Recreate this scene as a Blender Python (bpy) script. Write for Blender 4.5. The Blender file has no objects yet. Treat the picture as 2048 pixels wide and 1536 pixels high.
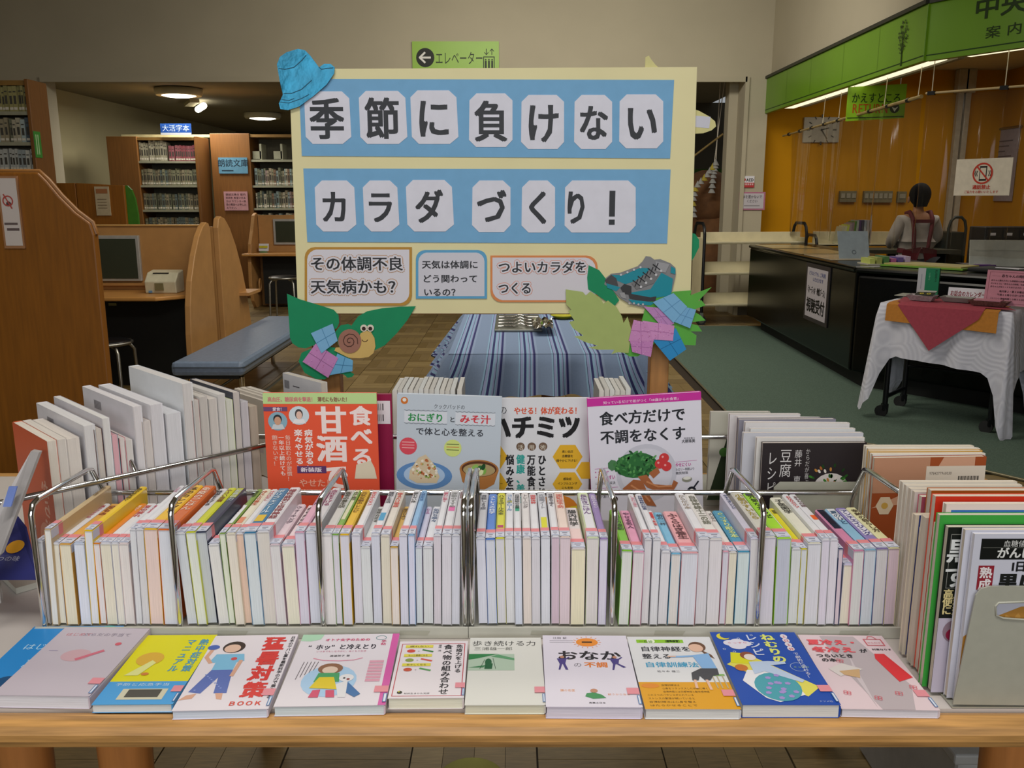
import bpy, bmesh, math, random
from mathutils import Vector, Matrix
random.seed(11)
PI = math.pi
SC = bpy.context.scene
COL = SC.collection
# ------------------------------------------------------------------ camera, world, lights, exposure
CAMZ = 1.45; FPX = 1750.0; PITCH = math.atan(373 / FPX)
cd = bpy.data.cameras.new('camera'); cd.sensor_width = 36; cd.lens = 36 * FPX / 2048; cd.clip_start = .05
cam = bpy.data.objects.new('camera', cd); COL.objects.link(cam)
cam.location = (0, 0, CAMZ); cam.rotation_euler = (PI / 2 - PITCH, 0, 0)
SC.camera = cam
w = bpy.data.worlds.new('world'); SC.world = w; w.use_nodes = True
w.node_tree.nodes['Background'].inputs[0].default_value = (.9, .95, 1, 1)
w.node_tree.nodes['Background'].inputs[1].default_value = .3
SC.view_settings.view_transform = 'Standard'; SC.view_settings.look = 'None'
SC.view_settings.gamma = 1; SC.view_settings.use_curve_mapping = False
SC.view_settings.exposure = 0.14
SC.cycles.max_bounces = 6; SC.cycles.transparent_max_bounces = 12
def area(name, loc, sx, sy, power, col=(1, .97, .92), rot=(0, 0, 0)):
    l = bpy.data.lights.new(name, 'AREA'); l.shape = 'RECTANGLE'; l.size = sx; l.size_y = sy
    l.energy = power; l.color = col
    o = bpy.data.objects.new(name, l); COL.objects.link(o); o.location = loc; o.rotation_euler = rot
    return o
area('table_ceiling_lamp', (0, .2, 3.8), 2.6, .8, 74)
area('rear_area_light', (0, -2.6, 2.3), 4.5, 1.6, 80, (.93, .96, 1), (PI / 2 - .1, 0, 0))  # added area light behind the camera, brightens faces turned towards it
area('hall_overhead_light', (-.5, 5.0, 3.8), 3.0, 1.2, 76, (1, .93, .8))
area('hall_overhead_light', (.3, 7.6, 3.8), 3.2, .5, 92, (1, .94, .84), (.75, 0, 0))  # added unseen light, tilted forward to brighten the upper back wall
area('reading_room_lamp', (-4.4, 12.6, 2.75), .9, .9, 42, (1, .95, .85))
area('reading_room_lamp', (-4.4, 16.3, 2.75), .9, .9, 30, (1, .95, .85))
area('office_lamp', (4.6, 9.4, 2.8), 1.0, 2.0, 17, (1, .95, .85))

SP, CP = math.sin(PITCH), math.cos(PITCH)
def at(px, py, z=None, Y=None, X=None):
    x = (px - 1024) / FPX; v = (768 - py) / FPX
    d = Vector((x, CP + v * SP, -SP + v * CP))
    if z is not None: t = (z - CAMZ) / d.z
    elif Y is not None: t = Y / d.y
    else: t = X / d.x
    return Vector((t * d.x, t * d.y, CAMZ + t * d.z))
# ------------------------------------------------------------------ materials
def lin(h):
    h = h.lstrip('#'); r = []
    for i in (0, 2, 4):
        c = int(h[i:i + 2], 16) / 255
        r.append(c / 12.92 if c <= .04045 else ((c + .055) / 1.055) ** 2.4)
    return (r[0], r[1], r[2], 1)
MC = {}
def mat(name, hx, rough=.6, metal=0, var=.08, scale=18, bump=0, stretch=(1, 1, 1), detail=3, spec=.5, coat=0):
    if name in MC: return MC[name]
    m = bpy.data.materials.new(name); m.use_nodes = True; nt = m.node_tree; N = nt.nodes; L = nt.links
    b = N['Principled BSDF']; b.inputs['Roughness'].default_value = rough; b.inputs['Metallic'].default_value = metal
    b.inputs['Specular IOR Level'].default_value = spec; b.inputs['Coat Weight'].default_value = coat
    c = lin(hx); b.inputs['Base Color'].default_value = c
    if var or bump:
        tc = N.new('ShaderNodeTexCoord'); mp = N.new('ShaderNodeMapping'); mp.inputs['Scale'].default_value = stretch
        nz = N.new('ShaderNodeTexNoise'); nz.inputs['Scale'].default_value = scale; nz.inputs['Detail'].default_value = detail
        L.new(tc.outputs['Object'], mp.inputs[0]); L.new(mp.outputs[0], nz.inputs['Vector'])
        rp = N.new('ShaderNodeMapRange'); rp.inputs[1].default_value = .3; rp.inputs[2].default_value = .7
        L.new(nz.outputs[0], rp.inputs[0])
        mx = N.new('ShaderNodeMix'); mx.data_type = 'RGBA'
        mx.inputs[6].default_value = tuple(x * (1 - var) for x in c[:3]) + (1,)
        mx.inputs[7].default_value = tuple(min(1, x * (1 + var)) for x in c[:3]) + (1,)
        L.new(rp.outputs[0], mx.inputs[0]); L.new(mx.outputs[2], b.inputs['Base Color'])
        if bump:
            bp = N.new('ShaderNodeBump'); bp.inputs['Strength'].default_value = bump; bp.inputs['Distance'].default_value = .002
            L.new(nz.outputs[0], bp.inputs['Height']); L.new(bp.outputs[0], b.inputs['Normal'])
    MC[name] = m; return m
def ink(hx):
    return mat('print_' + hx.lstrip('#'), hx, .45, 0, 0, spec=.25)
def cover(hx):
    return mat('cover_' + hx.lstrip('#'), hx, .35, 0, .03, 30)
def pages(hx):
    k = 'pages_' + hx.lstrip('#')
    return mat(k, hx, .85, 0, .09, 90, .15, (14, .15, .15), 2, .1)
def emis(name, hx, s):
    if name in MC: return MC[name]
    m = mat(name, hx, .5, var=0); b = m.node_tree.nodes['Principled BSDF']
    b.inputs['Emission Color'].default_value = lin(hx); b.inputs['Emission Strength'].default_value = s
    return m
CHROME = mat('chrome', 'd8d8d8', .12, 1, .04, 40)
STEEL = mat('brushed_steel', 'a9a8a2', .35, 1, .08, 60)
TRAY = mat('grey_enamel', 'b9b7ab', .45, 0, .04, 25, spec=.4)
BEND = mat('bookend_enamel', 'a3a294', .4, 0, .03, 60)
WHITE = mat('white_paper', 'dedee6', .7, 0, .02, 12, spec=.2)
BOOTHW = mat('booth_laminate', 'b58650', .45, 0, .07, 9, 0, (1, 1, 1))
DKWOOD = mat('brown_veneer', '8c5612', .5, 0, .14, 6, .05, (9, 9, .6))
SHELFW = mat('shelf_veneer', '7d5224', .5, 0, .12, 6, .05, (9, 9, .6))
BLACK = mat('black_lacquer', '070908', .24, 0, .2, 20, spec=.25)
MATTE = mat('matte_black', '0c0e0d', .7, 0, .2, 30)
BLKMETAL = mat('black_metal', '14161a', .35, .3, .1, 40)
CREAM = mat('cream_enamel', 'cfc6a4', .5, 0, .05, 10)
RUBBER = mat('rubber', '1a1a1a', .7, 0, .1, 40)

# ------------------------------------------------------------------ mesh helpers
def mw(o):
    m = o.matrix_basis.copy(); p = o.parent
    while p is not None: m = p.matrix_basis @ m; p = p.parent
    return m
class MB:
    def __init__(s): s.v = []; s.f = []; s.m = []; s.sm = []; s.mi = 0
    def add(s, vs, fs, smooth=False):
        n = len(s.v); s.v += [Vector(v) for v in vs]; s.f += [tuple(i + n for i in f) for f in fs]
        s.m += [s.mi] * len(fs); s.sm += [smooth] * len(fs); return s
    def box(s, x0, y0, z0, x1, y1, z1):
        vs = [(x, y, z) for z in (z0, z1) for x, y in ((x0, y0), (x1, y0), (x1, y1), (x0, y1))]
        return s.add(vs, [(0, 3, 2, 1), (4, 5, 6, 7), (0, 1, 5, 4), (1, 2, 6, 5), (2, 3, 7, 6), (3, 0, 4, 7)])
    def obox(s, o, u, v, n, a, b, c):     # oriented box: corner o, axes u,v,n, sizes a,b,c
        o = Vector(o); u = Vector(u) * a; v = Vector(v) * b; n = Vector(n) * c
        vs = [o, o + u, o + u + v, o + v, o + n, o + u + n, o + u + v + n, o + v + n]
        return s.add(vs, [(0, 3, 2, 1), (4, 5, 6, 7), (0, 1, 5, 4), (1, 2, 6, 5), (2, 3, 7, 6), (3, 0, 4, 7)])
    def prism(s, pts, d, smooth=False):   # 3D polygon swept by vector d
        n = len(pts); d = Vector(d); P = [Vector(p) for p in pts]
        fs = [tuple(range(n))[::-1], tuple(range(n, 2 * n))] + [(i, (i + 1) % n, n + (i + 1) % n, n + i) for i in range(n)]
        return s.add(P + [p + d for p in P], fs, smooth)
    def tube(s, pts, r, seg=8, cap=True):
        P = [Vector(p) for p in pts]; n = len(P); vs = []; fs = []
        R = r if isinstance(r, (list, tuple)) else [r] * n
        prev = None
        for i, p in enumerate(P):
            t = ((P[min(i + 1, n - 1)] - P[max(i - 1, 0)])).normalized()
            if prev is None:
                a = Vector((0, 0, 1)) if abs(t.z) < .9 else Vector((1, 0, 0)); a = (a - t * a.dot(t)).normalized()
            else: a = (prev - t * prev.dot(t)).normalized()
            prev = a; b = t.cross(a)
            for k in range(seg):
                an = 2 * PI * k / seg; vs.append(p + (a * math.cos(an) + b * math.sin(an)) * R[i])
        for i in range(n - 1):
            for k in range(seg):
                q = (k + 1) % seg; fs.append((i * seg + k, i * seg + q, (i + 1) * seg + q, (i + 1) * seg + k))
        s.add(vs, fs, True)
        if cap: s.add(vs[:seg], [tuple(range(seg))[::-1]]); s.add(vs[-seg:], [tuple(range(seg))])
        return s
    def cyl(s, p0, p1, r, seg=16): return s.tube([p0, p1], r, seg)
    def lathe(s, c, prof, seg=20, sx=1, sy=1):
        vs = []; fs = []; c = Vector(c); n = len(prof)
        for r, z in prof:
            for k in range(seg):
                a = 2 * PI * k / seg; vs.append(c + Vector((r * sx * math.cos(a), r * sy * math.sin(a), z)))
        for i in range(n - 1):
            for k in range(seg):
                q = (k + 1) % seg; fs.append((i * seg + k, i * seg + q, (i + 1) * seg + q, (i + 1) * seg + k))
        s.add(vs, fs, True)
        if prof[0][0] > 1e-4: s.add(vs[:seg], [tuple(range(seg))[::-1]])
        if prof[-1][0] > 1e-4: s.add(vs[-seg:], [tuple(range(seg))])
        return s
    def ball(s, c, r, sx=1, sy=1, sz=1, seg=14, rings=9):
        prof = [(max(1e-5, r * math.sin(PI * i / rings)), -r * sz * math.cos(PI * i / rings)) for i in range(rings + 1)]
        return s.lathe(c, prof, seg, sx, sy)
    def build(s, name, m, parent=None, local=False, bev=0, loc=None):
        me = bpy.data.meshes.new(name)
        V = s.v
        if parent is not None and not local:
            inv = mw(parent).inverted(); V = [inv @ v for v in V]
        elif parent is None and not local:
            xs = [v.x for v in V]; ys = [v.y for v in V]; zs = [v.z for v in V]
            loc = Vector(((min(xs) + max(xs)) / 2, (min(ys) + max(ys)) / 2, min(zs))); V = [v - loc for v in V]
        me.from_pydata([tuple(v) for v in V], [], s.f)
        for x in (m if isinstance(m, (list, tuple)) else [m]): me.materials.append(x)
        me.polygons.foreach_set('material_index', s.m); me.polygons.foreach_set('use_smooth', s.sm)
        me.validate(); me.update()
        o = bpy.data.objects.new(name, me); COL.objects.link(o)
        if parent is not None: o.parent = parent
        if loc is not None: o.location = loc
        if bev:
            b = o.modifiers.new('bevel', 'BEVEL'); b.width = bev; b.segments = 2; b.limit_method = 'ANGLE'
        return o
def tag(o, label=None, cat=None, group=None, kind=None):
    if label: o['label'] = label
    if cat: o['category'] = cat
    if group: o['group'] = group
    if kind: o['kind'] = kind
    return o
def thing(name, label, cat, loc=(0, 0, 0), rz=0, group=None, M=None):
    o = bpy.data.objects.new(name, None); COL.objects.link(o); o.empty_display_size = .1
    if M is not None: o.matrix_basis = M
    else: o.location = loc; o.rotation_euler = (0, 0, rz)
    return tag(o, label, cat, group)
def struct(o): o['kind'] = 'structure'; return o
def copy_tree(o, parent=None):
    c = o.copy(); COL.objects.link(c)
    if parent is not None: c.parent = parent
    for ch in [x for x in o.children]: copy_tree(ch, c)
    return c
ORD = ['first', 'second', 'third', 'fourth', 'fifth', 'sixth', 'seventh', 'eighth', 'ninth', 'tenth', 'eleventh', 'twelfth', 'thirteenth', 'fourteenth', 'fifteenth', 'sixteenth', 'seventeenth', 'eighteenth', 'nineteenth', 'twentieth'] + ['twenty-' + q for q in ('first', 'second', 'third', 'fourth', 'fifth', 'sixth', 'seventh', 'eighth', 'ninth')] + ['thirtieth'] + ['thirty-' + q for q in ('first', 'second', 'third', 'fourth', 'fifth', 'sixth', 'seventh', 'eighth', 'ninth')]

# ------------------------------------------------------------------ flat print (lettering, pictures on paper)
GL = {}
def glyph(ch, off=0):
    off = 0; k = ch
    if k in GL: return GL[k]
    cu = bpy.data.curves.new('g', 'FONT'); cu.body = ch; cu.size = 1; cu.resolution_u = 2; cu.offset = off
    o = bpy.data.objects.new('g', cu); COL.objects.link(o)
    me = bpy.data.meshes.new_from_object(o.evaluated_get(bpy.context.evaluated_depsgraph_get()))
    vs = [(v.co.x, v.co.y) for v in me.vertices]; fs = [tuple(p.vertices) for p in me.polygons]
    bpy.data.objects.remove(o); bpy.data.curves.remove(cu); bpy.data.meshes.remove(me)
    if ord(ch) < 0x2000:
        adv = (max([v[0] for v in vs]) if vs else .3) + .08
    else: adv = 1.0
    GL[k] = (vs, fs, adv); return GL[k]
def spread(b, size):      # heavier strokes: the same glyph laid down a few times, slightly apart
    r = b * size
    if b <= .004: return [(0, 0)]
    if b <= .014: return [(-r * .7, 0), (r * .7, 0)]
    if b < .06: return [(-r, -r * .6), (r, -r * .6), (-r, r * .6), (r, r * .6), (0, 0)]
    return [(r * math.cos(k * PI / 5), r * math.sin(k * PI / 5)) for k in range(10)]
class Print:
    def __init__(s, O, U, V, N, eps=.0002):
        s.O = Vector(O); s.U = Vector(U); s.V = Vector(V); s.N = Vector(N); s.e = eps
        s.v = []; s.f = []; s.m = []; s.cols = []; s.k = 0; s.flip = s.U.cross(s.V).dot(s.N) < 0
    def add(s, pts, faces, col, layer, k=None):
        if k is None: s.k += 1; k = s.k % 16
        if col not in s.cols: s.cols.append(col)
        ci = s.cols.index(col); n = len(s.v); h = s.e * (layer + 1 + .055 * k)
        s.v += [s.O + s.U * p[0] + s.V * p[1] + s.N * h for p in pts]
        for f in faces:
            f = tuple(i + n for i in f); s.f.append(f[::-1] if s.flip else f); s.m.append(ci)
        return s
    def rect(s, u0, v0, u1, v1, col, layer=0): return s.add([(u0, v0), (u1, v0), (u1, v1), (u0, v1)], [(0, 1, 2, 3)], col, layer)
    def poly(s, pts, col, layer=0):
        a = sum(pts[i][0] * pts[(i + 1) % len(pts)][1] - pts[(i + 1) % len(pts)][0] * pts[i][1] for i in range(len(pts)))
        if a < 0: pts = pts[::-1]
        return s.add(pts, [tuple(range(len(pts)))], col, layer)
    def circ(s, u, v, r, col, layer=0, ry=None, n=20, rot=0):
        ry = ry or r; c, q = math.cos(rot), math.sin(rot)
        pts = []
        for i in range(n):
            a = 2 * PI * i / n; x = r * math.cos(a); y = ry * math.sin(a); pts.append((u + x * c - y * q, v + x * q + y * c))
        return s.add(pts, [tuple(range(n))], col, layer)
    def ring(s, u, v, r, w, col, layer=0, ry=None, n=24):
        ry = ry or r
        o = [(u + r * math.cos(2 * PI * i / n), v + ry * math.sin(2 * PI * i / n)) for i in range(n)]
        q = [(u + (r - w) * math.cos(2 * PI * i / n), v + (ry - w) * math.sin(2 * PI * i / n)) for i in range(n)]
        return s.add(o + q, [(i, (i + 1) % n, n + (i + 1) % n, n + i) for i in range(n)], col, layer)
    def line(s, pts, w, col, layer=0):
        for a, b in zip(pts, pts[1:]):
            a = Vector(a); b = Vector(b); d = (b - a)
            if d.length < 1e-7: continue
            d.normalize(); n = Vector((-d.y, d.x)) * w / 2; a -= d * w * .3; b = b + d * w * .3
            s.add([tuple(a - n), tuple(b - n), tuple(b + n), tuple(a + n)], [(0, 1, 2, 3)], col, layer)
        return s
    def frame(s, u0, v0, u1, v1, w, col, layer=0):
        s.rect(u0, v0, u1, v0 + w, col, layer); s.rect(u0, v1 - w, u1, v1, col, layer)
        s.rect(u0, v0 + w, u0 + w, v1 - w, col, layer); s.rect(u1 - w, v0 + w, u1, v1 - w, col, layer); return s
    def text(s, t, u, v, size, col, layer=2, bold=0, vert=False, wid=None, rot=0, sq=1.0, center=False):
        # horizontal: (u,v) = left baseline-box corner; vertical: (u,v) = column centre, top
        if not vert:
            tot = sum(glyph(c, bold)[2] for c in t if c != ' ') + .35 * t.count(' ')
            sx = size * sq if wid is None else wid / tot
            if center: u -= tot * sx / 2
            x = 0
            for c in t:
                if c == ' ': x += .35; continue
                vs, fs, adv = glyph(c, bold)
                P = [((x + a) * sx, (b + .1) * size) for a, b in vs]
                if False:
                    cr, sr = math.cos(rot), math.sin(rot); P = [(a * cr - b * sr, a * sr + b * cr) for a, b in P]
                for j, (dx, dy) in enumerate(spread(bold, size)): s.add([(u + a + dx, v + b + dy) for a, b in P], fs, col, layer, j)
                x += adv
        else:
            step = size if wid is None else wid / len(t)
            sy = step * .98; y = v
            for c in t:
                if c != ' ':
                    vs, fs, adv = glyph(c, bold); w2 = adv / 2
                    if c == 'ー': P = [(u + (b - .384) * size * sq, y - step * .5 - (a - .5) * sy) for a, b in vs]; fs = [f[::-1] for f in fs] if False else fs
                    else: P = [(u + (a - w2) * size * sq, y - step * .5 + (b - .384) * sy) for a, b in vs]
                    for j, (dx, dy) in enumerate(spread(bold, size)): s.add([(a + dx, b + dy) for a, b in P], fs, col, layer, j)
                y -= step
        return s
    def build(s, name, parent, local=False):
        me = bpy.data.meshes.new(name); V = s.v
        if not local:
            inv = mw(parent).inverted(); V = [inv @ v for v in V]
        me.from_pydata([tuple(v) for v in V], [], s.f)
        for c in s.cols: me.materials.append(ink(c))
        me.polygons.foreach_set('material_index', s.m); me.update()
        o = bpy.data.objects.new(name, me); COL.objects.link(o); o.parent = parent; return o
X3, Y3, Z3 = Vector((1, 0, 0)), Vector((0, 1, 0)), Vector((0, 0, 1))
# ================================================================== THE SETTING
W = 11.0          # wall with the wide opening
def wallmat(name, hx, var=.05):
    return mat(name, hx, .85, 0, var, 1.2, .12, (1, 1, 1), 5, .2)
PLASTER = wallmat('plaster', 'b3ab95'); ORANGE = wallmat('orange_wall', 'c48a0c', .08); FARW = wallmat('far_plaster', 'a89f7c')
CEIL = wallmat('ceiling_board', 'b5ad98')
zt0 = 2.8
OL, OR_, OT = -5.62, 2.79, 2.86    # opening left, right, lintel underside
b = MB(); b.box(-8, W, 0, OL, W + .3, 4.0); b.box(OL, W, OT, OR_, W + .3, 4.0); b.box(OR_, W, 0, 3.08, W + .3, 4.0); b.box(3.08, W, zt0, 3.4, W + .3, 4.0)
struct(b.build('wall_back', PLASTER))
b = MB(); b.box(-8.2, -3, 0, -8, W, 4.0); struct(b.build('wall_left', PLASTER))
b = MB(); b.box(8, -3, 0, 8.2, W, 4.0); struct(b.build('wall_right', PLASTER))
b = MB(); b.box(-8.2, -3.2, 0, 8.2, -3, 4.0); struct(b.build('wall_front', PLASTER))
b = MB(); b.box(-8.2, -3.2, 4.0, 8.2, W + .3, 4.1); struct(b.build('ceiling', CEIL))
# the wall band over the service counter, straight part and slanted part
DG = Vector((.523, -.852, 0)).normalized(); DN = Vector((DG.y, -DG.x, 0))    # DN points into the hall
if DN.y > 0: DN = -DN
FC = Vector((3.07, 6.85, 0))
zb, zt = 2.44, 2.84
b = MB(); b.box(3.10, 6.85, zt - .02, 3.3, W, 4.0)
q = [Vector((3.10, 6.85, zt - .02)), Vector((3.3, 6.95, zt - .02))]
e = FC + DG * 5 + Vector((.03, 0, zt - .02))
b.prism([q[0], e, e - DN * .2, q[1]], (0, 0, 1.2)); struct(b.build('wall_counter', PLASTER))
# office
b = MB(); b.box(2.9, W + .3, 0, 6.2, W + .45, 3.05); struct(b.build('wall_office_back', ORANGE))
b = MB(); b.box(6.1, 2, 0, 6.25, W + .3, 3.05); struct(b.build('wall_office_side', ORANGE))
b = MB(); b.prism([(3.3, W + .3, 2.98), (3.3, 7.0, 2.98), tuple(FC + DG * 5 - DN * .2 + Vector((0, 0, 2.98))), (6.2, 2.2, 2.98), (6.2, W + .3, 2.98)], (0, 0, .08))
struct(b.build('ceiling_office', wallmat('office_ceiling', 'c9c3b2')))
# reading room beyond the opening
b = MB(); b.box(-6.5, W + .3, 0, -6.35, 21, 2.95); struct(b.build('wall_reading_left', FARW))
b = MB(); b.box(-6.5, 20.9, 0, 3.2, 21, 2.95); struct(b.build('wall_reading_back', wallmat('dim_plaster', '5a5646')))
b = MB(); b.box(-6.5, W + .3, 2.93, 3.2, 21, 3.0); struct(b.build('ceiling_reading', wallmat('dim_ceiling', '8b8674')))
# corridor on the right of the opening: white wall return, dark green wall, ceiling tiles
b = MB(); b.box(2.68, W + .3, 0, 2.88, W + .5, 2.93); struct(b.build('wall_corridor', PLASTER))
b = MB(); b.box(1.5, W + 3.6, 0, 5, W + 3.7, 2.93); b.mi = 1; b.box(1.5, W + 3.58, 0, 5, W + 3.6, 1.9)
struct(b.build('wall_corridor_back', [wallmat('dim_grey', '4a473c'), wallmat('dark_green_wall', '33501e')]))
# trims
b = MB(); b.box(OL - .02, W - .03, OT - .06, OR_ + .02, W, OT); b.box(OR_, W - .03, 0, OR_ + .05, W, OT); struct(b.build('trim_1', PLASTER))
b = MB(); b.box(OR_ - .0, W - .02, 0, 3.06, W, .1); struct(b.build('baseboard_back', mat('baseboard_grey', '57544a', .6)))
# carpet
CX0 = 1.47
cp = [(CX0, 5.45), (2.15, 5.02), (2.75, 4.25), (3.6, 3.2), (8, 3.2), (8, 9.95), (CX0 + .05, 9.95)]
CARP = mat('green_grey_carpet', '5a6b60', .95, 0, .2, 160, .5, detail=2, spec=.05)
b = MB(); b.prism([(x, y, .001) for x, y in cp], (0, 0, .009)); carpet = struct(b.build('floor_carpet', CARP))
b = MB()
for (x0, y0), (x1, y1) in zip(cp[:4], cp[1:4]): b.tube([(x0, y0, .01), (x1, y1, .01)], .008, 6)
b.tube([(CX0, 5.45, .01), (CX0 + .05, 9.95, .01)], .008, 6); b.tube([(CX0 + .05, 9.95, .01), (2.7, 9.95, .01)], .008, 6)
struct(b.build('trim_2', mat('edge_strip', '8a836a', .4, .6)))
# floor: sub floor and parquet tiles of strips
def parquet(n):
    key = 'parquet_%d' % n
    if key in MC: return MC[key]
    m = mat(key, ['7f6b45', '715e3a', '8a764f', '786543'][n], .42, 0, .2, 5, .08, (3, 24, 1), 4, .45); return m
PM = [parquet(i) for i in range(4)]
floor = MB().box(-8, -3, -.05, 8, 21, -.006).build('floor', mat('floor_joint', '2c2114', .9)); struct(floor)
TS = .335
def tile_mesh(seed, rot):
    r = random.Random(seed); b = MB(); n = 4
    for i in range(n):
        a = -TS / 2 + .002 + i * (TS - .004) / n; c = a + (TS - .004) / n - .0012
        h = r.uniform(-.0006, .0006); b.mi = r.randrange(4)
        x0, x1, y0, y1 = (a, c, -TS / 2 + .002, TS / 2 - .002) if rot else (-TS / 2 + .002, TS / 2 - .002, a, c)
        b.v += [Vector(p) for p in ((x0, y0, -.006), (x1, y0, -.006), (x1, y1, -.006), (x0, y1, -.006), (x0, y0, h), (x1, y0, h), (x1, y1, h), (x0, y1, h))]
        k = len(b.v) - 8
        for f in ((4, 5, 6, 7), (0, 1, 5, 4), (1, 2, 6, 5), (2, 3, 7, 6), (3, 0, 4, 7)): b.f.append(tuple(k + q for q in f)); b.m.append(b.mi); b.sm.append(False)
    me = bpy.data.meshes.new('parquet_tile'); me.from_pydata([tuple(v) for v in b.v], [], b.f)
    for m in PM: me.materials.append(m)
    me.polygons.foreach_set('material_index', b.m); return me
TM = [[tile_mesh(i * 2 + k, k) for i in range(5)] for k in (0, 1)]
def proj(x, y, z):
    D = y * CP + (CAMZ - z) * SP; up = y * SP - (CAMZ - z) * CP
    return 1024 + FPX * x / D, 768 - FPX * up / D, D
# picture areas where the floor shows: under the table lip, the hall floor
def shows(x, y):
    px, py, D = proj(x, y, 0)
    if D < .5: return False
    if 1440 < py < 1640 and -200 < px < 2250: return True
    if 610 < py < 830 and 480 < px < 960: return True
    if 600 < py < 900 and 1240 < px < 1560: return True
    if 860 < py < 1060 and 1660 < px < 2100: return True
    return False
def in_carpet(x, y):
    ins = False; n = len(cp); j = n - 1
    for i in range(n):
        if (cp[i][1] > y) != (cp[j][1] > y) and x < (cp[j][0] - cp[i][0]) * (y - cp[i][1]) / (cp[j][1] - cp[i][1]) + cp[i][0]: ins = not ins
        j = i
    return ins
cells = []
for i in range(-24, 24):
    for j in range(0, 60):
        x = .235 + i * TS; y = 1.30 + j * TS - .335 * 2
        if in_carpet(x, y) or y > 20: continue
        cells.append((shows(x, y), y, x, (i + j) % 2))
vis = sorted([c for c in cells if c[0]], key=lambda c: c[1])
rest = [c for c in cells if not c[0]] + vis[296:]
for k, (s_, y, x, p) in enumerate(vis[:296]):
    o = bpy.data.objects.new('parquet_tile', TM[p][random.randrange(5)]); COL.objects.link(o); o.parent = floor
    o.location = Vector((x, y, 0)) - floor.location
vv = []; ff = []; mm = []
for (s_, y, x, p) in rest:
    me = TM[p][random.randrange(5)]; n = len(vv)
    vv += [(v.co.x + x - floor.location.x, v.co.y + y - floor.location.y, v.co.z - floor.location.z) for v in me.vertices]
    ff += [tuple(n + q for q in f.vertices) for f in me.polygons]; mm += [f.material_index for f in me.polygons]
me = bpy.data.meshes.new('parquet'); me.from_pydata(vv, [], ff)
for m in PM: me.materials.append(m)
me.polygons.foreach_set('material_index', mm)
o = bpy.data.objects.new('far_parquet', me); COL.objects.link(o); o.parent = floor; o['kind'] = 'stuff'

# ------------------------------------------------------------------ green fascia over the counter
GREEN = mat('fascia_green', '659214', .35, 0, .05, 2)
t = thing('counter_fascia_sign', 'long green overhead fascia sign with black tree and lettering above the service counter', 'sign', (3.05, 8.0, zb))
b = MB(); b.box(3.05, 6.85, zb, 3.10, W, zt); b.build('straight_panel', GREEN, t, bev=.003)
b = MB(); b.obox(FC + Vector((0, 0, zb)), DG, -DN, Z3, 5, .05, zt - zb); b.build('slanted_panel', GREEN, t)
b = MB(); b.box(3.03, 6.85, zt, 3.12, W, zt + .03); b.obox(FC + Vector((0, 0, zt)) + DN * .02, DG, -DN, Z3, 5, .09, .03)
b.build('cap_strip', mat('dark_strip', '2a2c22', .5), t)
P = Print((3.05, 0, 0), -Y3, Z3, -X3, .002)
P.rect(-W, zb + .035, -6.85, zb + .043, '1f3d10', 0)
for sx in (-10.2, -9.4, -8.5, -7.7): P.rect(sx, zb + .05, sx + .004, zt, '56801a', 0)
# the tree
r = random.Random(5); tu, tv = -7.23, zb + .02
P.poly([(tu - .012, tv), (tu + .014, tv), (tu + .006, tv + .2), (tu - .003, tv + .2)], '26400f', 1)
for i in range(11):
    a = PI / 2 + r.uniform(-.7, .7); L0 = r.uniform(.08, .16); h = tv + r.uniform(.06, .2)
    e = (tu + math.cos(a) * L0 * .8, h + math.sin(a) * L0); P.line([(tu, h), e], .005, '26400f', 1)
for i in range(60):
    a = r.uniform(0, 2 * PI); rr = math.sqrt(r.random()); P.circ(tu + .085 * rr * math.cos(a), tv + .215 + .125 * rr * math.sin(a), .0065, '26400f', 2, .009, 6, r.uniform(0, 3))
P.build('tree_print', t)
P = Print(FC, DG, Z3, DN, .002)
P.rect(0, zb + .035, 5, zb + .043, '1f3d10', 0)
P.text('中央カウンター', .34, zb + .225, .165, '22380f', 1, .02, sq=1.15)
P.text('案 内 ・', .44, zb + .09, .085, '22380f', 1, .012, sq=1.3)
P.build('lettering', t)
# light trough behind the fascia
b = MB(); b.box(3.14, 6.95, 2.50, 3.5, 10.8, 2.6); o1 = b
t = thing('ceiling_light_trough', 'long cream light trough under the ceiling behind the green fascia', 'lamp', (3.5, 9, 2.72))
b.build('housing', CREAM, t); MB().box(3.17, 7.0, 2.47, 3.30, 10.7, 2.50).build('diffuser', emis('warm_tube', 'fff2cf', 1.0), t)
MB().box(3.38, 7.0, 2.48, 3.43, 10.7, 2.50).build('rail', mat('grey_rail', '8a8674', .5), t)
t = thing('ceiling_light_trough', 'slanted cream light trough at the upper right above the laptop', 'lamp', tuple(FC + DG * 2 + Vector((.4, .2, 2.72))))
o = FC - DN * .1 + Vector((0, 0, 2.50)) + DG * .12
MB().obox(o, DG, -DN, Z3, 4, .36, .08).build('housing', CREAM, t)
MB().obox(o - DN * .05 - Z3 * .03 + DG * .05, DG, -DN, Z3, 3.9, .14, .03).build('diffuser', emis('warm_tube', 'fff2cf', 1.0), t)
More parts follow.
